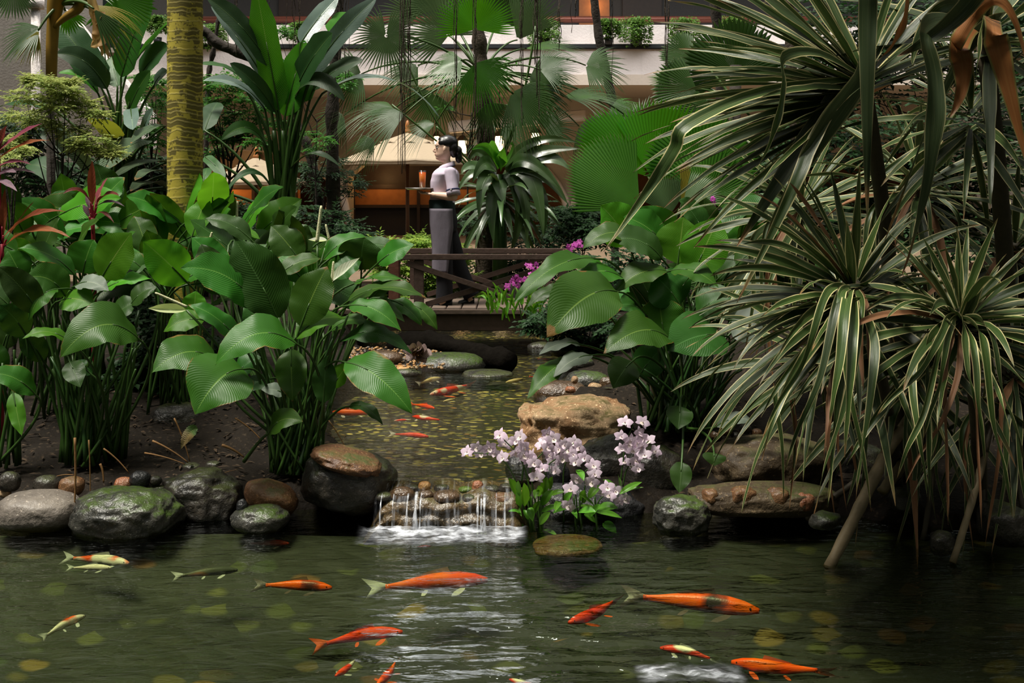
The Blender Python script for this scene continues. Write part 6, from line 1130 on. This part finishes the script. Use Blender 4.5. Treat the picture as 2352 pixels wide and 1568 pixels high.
# undergrowth that closes the view between the trunks
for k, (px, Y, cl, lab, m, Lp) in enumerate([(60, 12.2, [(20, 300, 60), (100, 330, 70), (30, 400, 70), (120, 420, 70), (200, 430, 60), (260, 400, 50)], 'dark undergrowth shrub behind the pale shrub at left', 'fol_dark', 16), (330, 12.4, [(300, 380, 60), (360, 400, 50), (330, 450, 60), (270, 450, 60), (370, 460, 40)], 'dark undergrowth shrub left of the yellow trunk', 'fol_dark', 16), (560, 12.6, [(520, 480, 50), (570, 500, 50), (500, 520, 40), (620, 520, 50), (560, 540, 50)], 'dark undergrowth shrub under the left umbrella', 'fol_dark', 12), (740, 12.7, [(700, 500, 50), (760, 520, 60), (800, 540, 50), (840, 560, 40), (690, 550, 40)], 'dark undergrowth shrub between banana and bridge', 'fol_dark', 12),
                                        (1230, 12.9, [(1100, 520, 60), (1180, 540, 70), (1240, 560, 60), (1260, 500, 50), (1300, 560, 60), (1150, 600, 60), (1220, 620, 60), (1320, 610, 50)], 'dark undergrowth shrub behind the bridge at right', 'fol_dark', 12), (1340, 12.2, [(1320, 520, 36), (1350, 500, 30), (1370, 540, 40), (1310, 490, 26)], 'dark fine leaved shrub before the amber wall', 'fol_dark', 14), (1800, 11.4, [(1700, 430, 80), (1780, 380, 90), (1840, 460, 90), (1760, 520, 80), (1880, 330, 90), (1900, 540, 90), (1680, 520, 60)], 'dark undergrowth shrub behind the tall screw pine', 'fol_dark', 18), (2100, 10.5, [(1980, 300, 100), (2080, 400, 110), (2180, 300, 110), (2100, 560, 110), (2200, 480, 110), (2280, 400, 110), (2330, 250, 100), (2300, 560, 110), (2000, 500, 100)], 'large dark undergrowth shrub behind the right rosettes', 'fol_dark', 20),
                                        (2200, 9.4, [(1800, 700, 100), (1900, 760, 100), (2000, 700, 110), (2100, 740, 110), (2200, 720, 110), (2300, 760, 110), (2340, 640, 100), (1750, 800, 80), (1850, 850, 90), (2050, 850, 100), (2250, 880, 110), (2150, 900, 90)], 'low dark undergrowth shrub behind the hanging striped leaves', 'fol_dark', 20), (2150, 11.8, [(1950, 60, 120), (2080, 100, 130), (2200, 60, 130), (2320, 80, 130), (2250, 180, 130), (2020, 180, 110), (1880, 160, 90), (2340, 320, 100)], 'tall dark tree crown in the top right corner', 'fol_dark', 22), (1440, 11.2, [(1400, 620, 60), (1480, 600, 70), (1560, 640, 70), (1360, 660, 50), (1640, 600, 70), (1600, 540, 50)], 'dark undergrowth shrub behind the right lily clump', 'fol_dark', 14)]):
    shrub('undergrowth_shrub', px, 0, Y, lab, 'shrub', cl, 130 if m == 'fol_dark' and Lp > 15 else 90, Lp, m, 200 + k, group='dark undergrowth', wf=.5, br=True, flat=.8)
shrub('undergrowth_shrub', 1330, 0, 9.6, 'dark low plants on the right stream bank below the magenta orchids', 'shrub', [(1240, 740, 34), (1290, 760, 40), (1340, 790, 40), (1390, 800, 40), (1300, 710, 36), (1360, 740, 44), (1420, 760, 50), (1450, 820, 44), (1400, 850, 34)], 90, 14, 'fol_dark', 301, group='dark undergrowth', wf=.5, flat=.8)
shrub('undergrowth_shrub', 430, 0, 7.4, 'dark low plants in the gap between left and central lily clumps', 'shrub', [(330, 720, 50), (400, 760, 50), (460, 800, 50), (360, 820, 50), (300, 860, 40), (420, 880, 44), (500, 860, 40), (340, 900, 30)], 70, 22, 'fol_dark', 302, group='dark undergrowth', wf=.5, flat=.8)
# ------------------------------------------------------------------ dark trunks
def trunk(pts, rads, Y, label, name='tree_trunk', mat='bark'):
    p = [P(x, y, Y + (dd[0] if dd else 0)) for x, y, *dd in pts]; g = p[0].copy(); g.z = .4; base = g if pts[0][1] > 380 else p[0]
    o = tube(path([base] + p if base is g and (p[0]-g).length > .05 else p, 8), lambda t: M(interp([(i/(len(rads)-1), r) for i, r in enumerate(rads)], t), Y) * (1 + .08*math.sin(t*50)), 12)
    o = ([Vector(v) + Vector((1, 1, 0)) * (.012 * nz(v[0]*20, v[1]*20, v[2]*14)) for v in o[0]], o[1], o[2])
    return tag(mk(name, o, MAT[mat], loc=base), label, 'tree', 'dark tree trunks')
trunk([(766, 500), (764, 380), (762, 280), (768, 180), (772, 80), (782, -40)], [19, 17, 14, 15, 13, 11], 13.2, 'upright dark tree trunk left of the waitress')
trunk([(735, 500), (722, 400), (708, 340), (690, 300), (678, 270)], [14, 12, 11, 10, 8], 13.6, 'short leaning dark trunk behind the banana leaves')
trunk([(1412, 420), (1412, 300), (1408, 240), (1388, 150), (1372, 60), (1362, -30)], [9, 8, 9, 11, 10, 8], 14.0, 'dark trunk curving up across the white balcony')
trunk([(428, 500), (430, 300), (428, 150), (440, 90), (468, 72), (500, 100), (545, 118), (590, 140), (640, 165)], [12, 12, 11, 10, 9, 11, 12, 13, 11, 8], 12.0, 'thick dark tree limb curving right from behind the yellow trunk')
trunk([(474, 420), (478, 190), (492, 110), (502, 40), (505, -20)], [5, 6, 6, 5, 4], 12.3, 'thin dark trunk crossing the thick branch')
trunk([(1660, 420), (1658, 250), (1650, 100), (1640, -20)], [12, 12, 13, 12], 13.4, 'dark trunk left of the tall screw pine fan')
trunk([(1830, 420), (1826, 260), (1818, 150), (1810, -10)], [14, 13, 13, 12], 9.5, 'brown trunk behind the tall screw pine fan', mat='fibre')
# hanging aerial roots
rr = random.Random(21)
def aerial(px, y0, y1, Y, n, spread, label):
    V = []
    for i in range(n):
        x = px + rr.gauss(0, spread); yb = y1 - rr.random()**2 * (y1 - y0) * .5; V.append(tube(path([P(x + rr.uniform(-2, 2), lerp(y0, yb, k/6), Y + rr.uniform(-.05, .05)) + Vector((rr.uniform(-.012, .012), 0, 0)) for k in range(7)], 3), lambda t: M(rr.uniform(.5, 1.0), Y), 5))
    p = P(px, y0, Y); return tag(mk('hanging_roots', merge(*V), MAT['fibre'], loc=p), label, 'roots', 'hanging aerial roots')
for px, y0, y1, n, sp, lab in [(924, -60, 400, 9, 4, 'thick bunch of hanging roots left of the waitress head'), (938, -60, 260, 6, 4, 'short root strands right of the thick bunch'), (1044, -60, 330, 5, 3, 'root strands hanging above the waitress'), (1088, -60, 340, 6, 3, 'root strands before the fibrous trunk'), (1196, -60, 290, 5, 2, 'root strands right of the big glowing fan'), (1232, -60, 290, 9, 4, 'denser root strands in the gap between fan leaves'), (1285, -60, 120, 3, 2, 'short root strands before the first planter shrub'), (1318, -60, 80, 3, 6, 'loose root strands above the planter shrubs'), (1405, -60, 180, 2, 2, 'thin root strand before the curving trunk'), (1530, -60, 230, 6, 3, 'dark root bunch at the right of the balcony'), (600, -60, 180, 5, 16, 'thin root strands over the tall banana leaves'), (690, -60, 120, 5, 18, 'thin root strands right of the glowing banana leaf'), (545, -60, 130, 5, 14, 'thin root strands near the thick branch'), (790, -60, 200, 5, 8, 'thin root strands beside the upright dark trunk')]:
    aerial(px, y0, y1, 11.6, n, sp, lab)
# ------------------------------------------------------------------ parasols
MAT['canvas'] = m_cloth('sand_canvas', (.36, .285, .2), .85, 300, .08); MAT['pole'] = m_plain('brown_pole', (.07, .03, .012), .5, .3)
def parasol(px, py_apex, py_edge, hw, Y, label, z0=.45, n=8):
    c = P(px, py_edge, Y); top = P(px, py_apex, Y); r = thing('parasol', (c.x, Y, z0), label, 'umbrella', 'garden parasols'); Rr = M(hw, Y)
    def cone(z0_, z1_, r0_, r1_, sag, off=.2):
        rows = []
        for i in range(9):
            t = i/8; row = []
            for k in range(n*6):
                a = 2*PI*k/(n*6) + off; f = (k % 6)/6; rad = lerp(r0_, r1_, t) * (math.cos(PI/n) / math.cos(((a - off) % (2*PI/n)) - PI/n)); row.append(Vector((c.x + rad*math.cos(a), Y + rad*math.sin(a), lerp(z0_, z1_, t**.9) - sag*math.sin(f*PI)*t*t)))
            rows.append(row)
        return grid(rows, True)
    zt, ze = top.z, c.z; zc = lerp(zt, ze, .34); cn = mk('canopy', cone(zc + .03, ze, Rr*.30, Rr, .02), MAT['canvas'], r); cn.modifiers.new('thickness', 'SOLIDIFY').thickness = .012
    mk('valance', cone(ze, ze - .05, Rr, Rr*.995, .0), MAT['canvas'], cn)
    v = mk('vent_cap', cone(zt, zc + .0, .02, Rr*.40, .04), MAT['canvas'], r); v.modifiers.new('thickness', 'SOLIDIFY').thickness = .01
    mk('finial', lathe([(0, .22), (.02, .2), (.045, .12), (.03, .08), (.055, .05), (.055, 0), (0, 0)], (c.x, Y, zt - .01), 14), MAT['orange_wood'], r)
    mk('pole', tube([(c.x, Y, z0), (c.x, Y, zt)], .03, 12), MAT['pole'], r); mk('base', lathe([(0, 0), (.3, 0), (.3, .06), (.06, .1), (.05, .3), (0, .3)], (c.x, Y, z0), 20), MAT['dark_metal'], r)
    for k in range(n):
        a = 2*PI*(k)/n + .2; mk('rib', tube([(c.x + .05*math.cos(a), Y + .05*math.sin(a), zc), (c.x + Rr*.97*math.cos(a), Y + Rr*.97*math.sin(a), ze - .01)], .012, 6), MAT['pole'], r)
parasol(588, 362, 418, 112, 21, 'sand coloured parasol lower and further left behind the banana stems')
parasol(936, 305, 372, 158, 18.6, 'larger sand coloured parasol just left of the waitress head')
# ------------------------------------------------------------------ balcony planters
for k, (px, py, rx, lab) in enumerate([(1250, 76, 30, 'round clipped shrub in a balcony planter right of the palm'), (1398, 66, 22, 'clipped shrub in a balcony planter right of the curving trunk'), (1461, 72, 32, 'wide clipped shrub in a balcony planter beside its smaller twin'), (1572, 72, 30, 'clipped shrub in the last balcony planter before the screw pine'), (692, 74, 22, 'clipped shrub in a balcony planter behind the banana leaves'), (488, 84, 28, 'clipped shrub in a balcony planter right of the yellow trunk'), (362, 56, 20, 'clipped shrub in a balcony planter left of the yellow trunk'), (1680, 66, 26, 'clipped shrub in a balcony planter among screw pine leaves')]):
    Y = 21.9; b = P(px, 102, Y); r = thing('potted_shrub', b, lab, 'potted plant', 'balcony planter shrubs')
    mk('pot', lathe([(0, 0), (M(rx*.4, Y), 0), (M(rx*.5, Y), M(16, Y)), (M(rx*.42, Y), M(16, Y)), (0, M(13, Y))], b, 16), MAT['dark_metal'], r)
    mk('foliage', sprays([(px + dx*rx, py + dy*rx, rx*.75) for dx in (-.45, .45) for dy in (-.4, .35)] + [(px, py - rx*.6, rx*.5)], Y, 380, 7, k + 50, .6, 1, False), MAT['fol_box'], r)
# ------------------------------------------------------------------ orchids
def m_petal(name, a, b_): 
    t = NT(name); uv = t.n('SeparateXYZ'); t.put(uv.inputs[0], t.n('TexCoord').outputs['UV']); rnd = t.n('ObjectInfo').outputs['Random']; col = t.mix(t.m('ADD', t.m('MULTIPLY', uv.outputs[0], .7), t.m('MULTIPLY', rnd, .3)), a, b_)
    tr = t.n('BsdfTranslucent'); t.put(tr.inputs[0], col); return t.fin(t.ms(.3, t.bsdf(col, .5, None, .3), tr.outputs[0]))
MAT['petal'] = m_petal('lilac_petal', (.9, .82, .88), (.82, .6, .8)); MAT['lip_o'] = m_petal('pale_lip', (.9, .85, .62), (.82, .62, .82)); MAT['petal_m'] = m_petal('magenta_petal', (.62, .16, .5), (.55, .06, .46)); MAT['lip_m'] = m_petal('dark_magenta_lip', (.35, .02, .25), (.5, .05, .38))
MAT['orchid_leaf'] = m_leaf('orchid_leaf', (.06, .2, .015), (.15, .36, .035), (.2, .4, .06), .3, .28, 2, 0, .15, .1, None, .02)
def petal(c, d, n, L, w_, curl=.2):
    pts = [c + d*L*t + n*(curl*L*(t - t*t*1.6)) for t in [i/6 for i in range(7)]]
    return blade(pts, w_, n, prof_lily, 4, .1, .15, .03, L*999)
def flower(root, c, size, face, roll, pm, lm, q):
    c = Vector(c); n = Vector(face).normalized(); s, u = frame(n); rot = Matrix.Rotation(roll, 3, n); s, u = rot @ s, rot @ u; ps = []
    for a, L, w_ in ((90, .52, .30), (215, .52, .28), (325, .52, .28), (168, .56, .46), (12, .56, .46)):
        x, z = ang(a); d = (s*x + u*z + n*.12).normalized(); ps.append(petal(c, d, n, size*L, size*w_, .25))
    f = mk('flower', merge(*ps), MAT[pm], root)
    lp_ = [petal(c + n*size*.02, (-u*.8 + n*.6).normalized(), (n*.8 + u*.6).normalized(), size*.36, size*.3, -.3), tube([c, c + n*size*.14 + u*size*.02], lambda t: size*.05*(1 - .4*t), 7)]
    mk('lip', merge(*lp_), MAT[lm], f); return f
q = random.Random(3)
def fpx(x, y): return 1040 + x/3.92, 900 + y/3.92
YO = 5.55; b = P(1300, 0, YO); b.z = .05
oc = thing('orchid_plant', P(1300, 1222, YO), 'clump of pale lilac orchids blooming beside the waterfall', 'orchid', 'orchids')
fl = [(130, 540), (215, 500), (250, 545), (325, 500), (372, 545), (450, 590), (425, 390), (470, 460), (570, 435), (640, 490), (565, 540), (635, 565), (855, 370), (905, 420), (800, 475), (855, 500), (720, 575), (730, 640), (865, 565), (905, 610), (955, 510), (1005, 470), (1090, 450), (1140, 495), (990, 595), (1080, 560), (1105, 625), (1185, 590), (925, 705), (755, 765), (805, 690), (1265, 660), (1275, 735), (1250, 810), (1120, 780), (1060, 870), (1040, 1025), (1035, 960), (1350, 895), (1410, 925), (1465, 890), (1505, 970), (1390, 860), (1550, 965), (610, 400), (680, 600), (1040, 520), (830, 440)]
for i, (x, y) in enumerate(fl):
    px, py = fpx(x, y); Y = YO + q.uniform(-.1, .06); flower(oc, P(px, py, Y), M(q.uniform(31, 38), Y), (q.gauss(-.1, .5), -1, q.gauss(.15, .35)), q.uniform(-.5, .5), 'petal', 'lip_o', q)
for pts in [[(700, 1250), (560, 790), (450, 610), (350, 560), (130, 545)], [(720, 1250), (670, 780), (590, 570), (480, 450), (425, 395)], [(780, 1200), (700, 700), (760, 600), (850, 500), (860, 380)], [(800, 1200), (840, 720), (930, 600), (1090, 460)], [(1000, 1200), (1000, 700), (1080, 590), (1180, 590)], [(1120, 1200), (1190, 850), (1190, 720), (1260, 680)], [(1130, 1250), (1110, 950), (1080, 880), (1050, 1020)], [(1280, 1150), (1300, 1010), (1380, 930), (1550, 965)], [(620, 800), (640, 640), (640, 500), (610, 410)]]:
    mk('flower_stem', tube(path([P(*fpx(x, y), YO + .03) for x, y in pts], 6), lambda t: .0042 - .002*t, 6), MAT['stalk'], oc)
for i, (a, b_, w_, fc) in enumerate([((580, 930), (500, 775), 80, .8), ((600, 940), (590, 795), 60, .8), ((650, 1030), (640, 815), 90, .9), ((700, 930), (670, 780), 60, .8), ((600, 1060), (590, 860), 60, .8), ((680, 1040), (705, 940), 60, .8), ((690, 1040), (720, 1165), 70, .8), ((630, 1100), (525, 940), 50, .6), ((620, 1090), (500, 1075), 44, .4), ((810, 930), (850, 765), 80, .9), ((870, 880), (900, 760), 60, .8), ((800, 1020), (905, 880), 80, .7), ((880, 930), (1010, 900), 60, .5), ((800, 1080), (955, 1030), 60, .5), ((780, 1195), (880, 1080), 70, .7), ((900, 1090), (1060, 1040), 60, .5), ((1170, 1000), (1190, 880), 80, .9), ((1280, 1035), (1140, 930), 60, .5), ((1280, 1040), (1110, 1040), 40, .3), ((1290, 1050), (1490, 1045), 100, .5), ((1290, 1080), (1525, 1135), 60, .5), ((1220, 960), (1330, 840), 80, .7), ((1130, 1080), (1290, 1080), 80, .6), ((1120, 700), (1180, 800), 70, .8), ((1500, 920), (1705, 810), 60, .5), ((1480, 860), (1350, 790), 40, .4), ((1500, 860), (1490, 750), 70, .8), ((1510, 915), (1720, 858), 34, .3), ((600, 1260), (560, 1240), 50, .6), ((620, 1180), (600, 1260), 50, .7), ((820, 1240), (945, 1300), 40, .4), ((1350, 1180), (1475, 1270), 90, .7), ((760, 880), (740, 960), 60, .7), ((960, 980), (920, 1080), 60, .6), ((1050, 1050), (1120, 1140), 60, .7), ((1180, 1100), (1290, 1180), 70, .6), ((780, 940), (770, 840), 70, .8), ((1000, 1000), (1080, 900), 70, .7), ((680, 1150), (640, 1060), 50, .8), ((720, 1100), (790, 980), 60, .7), ((1240, 1120), (1330, 1010), 60, .7), ((540, 1010), (620, 1120), 50, .6)]):
    A, B2 = P(*fpx(*a), YO + q.uniform(-.06, .08)), P(*fpx(*b_), YO + q.uniform(-.12, .02)); nr = Vector((q.uniform(-.3, .3), -fc, .7)); mk('leaf', blade(arc(A, B2, Vector((0, -.005, .008)), 10), M(w_/3.92*1.05, YO), nr, prof_lily, 6, .35, .05, .006, i), MAT['orchid_leaf'], oc)
for x in (600, 690, 780, 800, 1100, 1150, 1290, 640, 720): mk('cane', tube(path([P(*fpx(x + 20, 1260), YO), P(*fpx(x, 1120), YO), P(*fpx(x - 10, 940), YO)], 5), lambda t: M(3.4 - 1.5*t, YO), 8), MAT['stalk'], oc)
o2 = thing('orchid_plant', P(1420, 1130, 5.75), 'tall pale lilac orchid spray right of the main clump', 'orchid', 'orchids')
for x, y in [(1550, 275), (1710, 270), (1515, 400), (1680, 365), (1600, 435), (1765, 440), (1520, 515), (1625, 525), (1700, 490), (1830, 530), (1725, 565), (1550, 625), (1645, 615), (1670, 685), (1580, 470), (1700, 410), (1660, 460)]:
    px, py = fpx(x, y); Y = 5.75 + q.uniform(-.08, .08); flower(o2, P(px, py, Y), M(q.uniform(30, 37), Y), (q.gauss(0, .6), -1, q.gauss(.1, .35)), q.uniform(-.6, .6), 'petal', 'lip_o', q)
for pts in [[(1500, 900), (1530, 650), (1560, 450), (1630, 290)], [(1530, 850), (1570, 690), (1680, 540), (1760, 440)]]: mk('flower_stem', tube(path([P(*fpx(x, y), 5.78) for x, y in pts], 6), lambda t: .0042 - .002*t, 6), MAT['stalk'], o2)
# magenta orchids on the bank right of the bridge
def magenta(label, Y, fls, stems, leaves, foot):
    f = P(*foot, Y); f.z = gh(f.x, Y); r = thing('orchid_plant', f, label, 'orchid', 'orchids')
    for x, y in fls:
        for k in range(4): flower(r, P(x + q.uniform(-7, 7), y + q.uniform(-6, 6), Y + q.uniform(-.1, .1)), M(q.uniform(11, 16), Y), (q.gauss(-.1, .6), -1, q.gauss(.15, .4)), q.uniform(-.6, .6), 'petal_m', 'lip_m', q)
    for pts in stems: mk('flower_stem', tube(path([P(x, y, Y + .03) for x, y in pts], 6), lambda t: .006 - .003*t, 6), MAT['stalk'], r)
    for (a, b_, w_) in leaves: mk('leaf', blade(arc(P(*a, Y + q.uniform(-.1, .1)), P(*b_, Y + q.uniform(-.2, .05)), Vector((0, 0, .03)), 10), M(w_, Y), (q.uniform(-.3, .3), -.7, .7), prof_strap, 6, .4, .05, .006, w_), MAT['orchid_leaf'], r)
lv = []
for i in range(46):
    x = q.uniform(1115, 1260); y = q.uniform(690, 745); lv.append(((x, y), (x + q.uniform(-30, 30), y - q.uniform(18, 50)), q.uniform(6, 10)))
magenta('magenta orchids massed on the bank at the right end of the footbridge', 9.9, [(1178, 645), (1170, 660), (1186, 655), (1192, 640), (1215, 610), (1225, 628), (1235, 612), (1245, 640), (1250, 622), (1262, 615), (1270, 632), (1225, 645), (1285, 590), (1295, 585), (1310, 570), (1322, 565), (1330, 560), (1305, 580), (1208, 640), (1260, 600)], [[(1200, 740), (1190, 690), (1175, 650)], [(1210, 740), (1215, 680), (1240, 610)], [(1220, 740), (1240, 680), (1270, 620)], [(1230, 740), (1270, 650), (1325, 560)]], lv, (1200, 750))
magenta('magenta orchid spray high up in front of the low pleated palm', 8.6, [(1585, 480), (1600, 490), (1612, 478), (1622, 490), (1632, 468), (1640, 460), (1596, 474), (1610, 494)], [[(1600, 800), (1598, 640), (1590, 480)], [(1605, 800), (1615, 540), (1640, 462)]], [((1600, 560), (1580, 520), 12), ((1605, 560), (1630, 525), 12)], (1602, 640))
# ------------------------------------------------------------------ small plants, litter
MAT['begonia'] = m_leaf('grey_pink_begonia_leaf', (.2, .135, .13), (.34, .25, .24), (.36, .24, .23), .15, .4, 9, 6, .5, .08, None, .02)
r = thing('begonia', P(960, 832, 8.7), 'small grey pink leaved rosette plant on the far stream bank', 'plant')
for i in range(26):
    a = i*2.4; rd = 6 + 28*(i/26); A = P(960 + math.cos(a)*rd*.3, 814 + math.sin(a)*rd*.2, 8.62); B2 = P(960 + math.cos(a)*rd*1.15, 812 + math.sin(a)*rd*.8, 8.62 - .06*(1 + math.sin(-a))); mk('leaf', blade(arc(A, B2, Vector((0, 0, .012)), 8), M(24, 8.7), (math.cos(a)*.2, -.75, .65), prof_lily, 6, .1, .1, .02, i), MAT['begonia'], r)
lit = [((172, 1005), (170, 1190), 6, 'upright broken brown stalk at the left clump'), ((204, 1010), (206, 1205), 3.2, 'long thin orange dry stalk hanging over the mossy boulder'), ((350, 1012), (432, 1062), 5, 'tan dry stalk lying on the soil left of the central clump'), ((332, 1040), (425, 1066), 4, 'green brown stalk lying below the tan one'), ((238, 1030), (296, 1086), 4, 'brown dry stalk leaning right of the left clump'), ((510, 1022), (560, 1050), 7, 'cut hollow stalk end at the central clump'), ((125, 1095), (170, 1090), 3, 'thin red brown twig over the amber brown pebble'), ((400, 960), (436, 1060), 4, 'upright bent dead stalk behind the tan one'), ((230, 1065), (238, 1108), 6, 'split dry sheath at the left clump foot'), ((480, 1098), (545, 1078), 2, 'dark twig behind the large mossy boulder'), ((540, 960), (600, 1010), 4, 'fallen brown stalk in the central clump'), ((755, 965), (812, 1066), 2.5, 'thin pale dry stalk leaning over the brown slab'), ((1625, 1165), (1735, 1172), 3, 'curved pale twig on the right waterline')]
for i, (a, b_, w_, lab) in enumerate(lit):
    Y = 5.55 if i in (0, 1) else 5.85; A, B2 = P(*a, Y), P(*b_, Y - .02); tag(mk('dry_stalk', tube(bez(A, lerp(A, B2, .5) + Vector((.01, 0, .012)), B2, 10), lambda t: M(w_/2, Y) * (1 - .45*t), 7), MAT['dead'], loc=A), lab, 'stalk', 'dry stalks on the banks')
tag(mk('dead_leaf', blade(arc(P(455, 985, 5.8), P(415, 1032, 5.75), Vector((0, 0, .03)), 10), M(28, 5.8), (.3, -.8, .5), prof_lily, 6, .3, .1, .05, 3), m_leaf('half_dead_leaf', (.03, .09, .015), (.08, .14, .03), (.2, .2, .06), .2, .5, 14, 6, .5, .05, None, .02, .3, None, (.35, .6, (.36, .2, .1))), loc=P(455, 985, 5.8)), 'half dead curled leaf with a pale brown tip near the soil', 'leaf')
V, Fc, U = [], [], []
for i in range(1100):
    x, y = (q.uniform(-2.9, -.8), q.uniform(5.8, 7.8)) if i < 700 else (q.uniform(.5, 3), q.uniform(5.8, 7.4)); a = q.uniform(0, 6.3); leaflet(V, Fc, U, Vector((x, y, gh(x, y) + .012)), Vector((math.cos(a), math.sin(a), q.uniform(-.1, .3))), Vector((q.gauss(0, .3), q.gauss(0, .3), 1)).normalized(), q.uniform(.02, .07), q.uniform(.008, .02))
tag(mk('leaf_litter', (V, Fc, U), m_plain('dark_dry_scraps', (.06, .035, .016), .8, .6, 9)), 'brown scraps of leaf litter strewn on the dark soil banks', 'litter', kind='stuff')
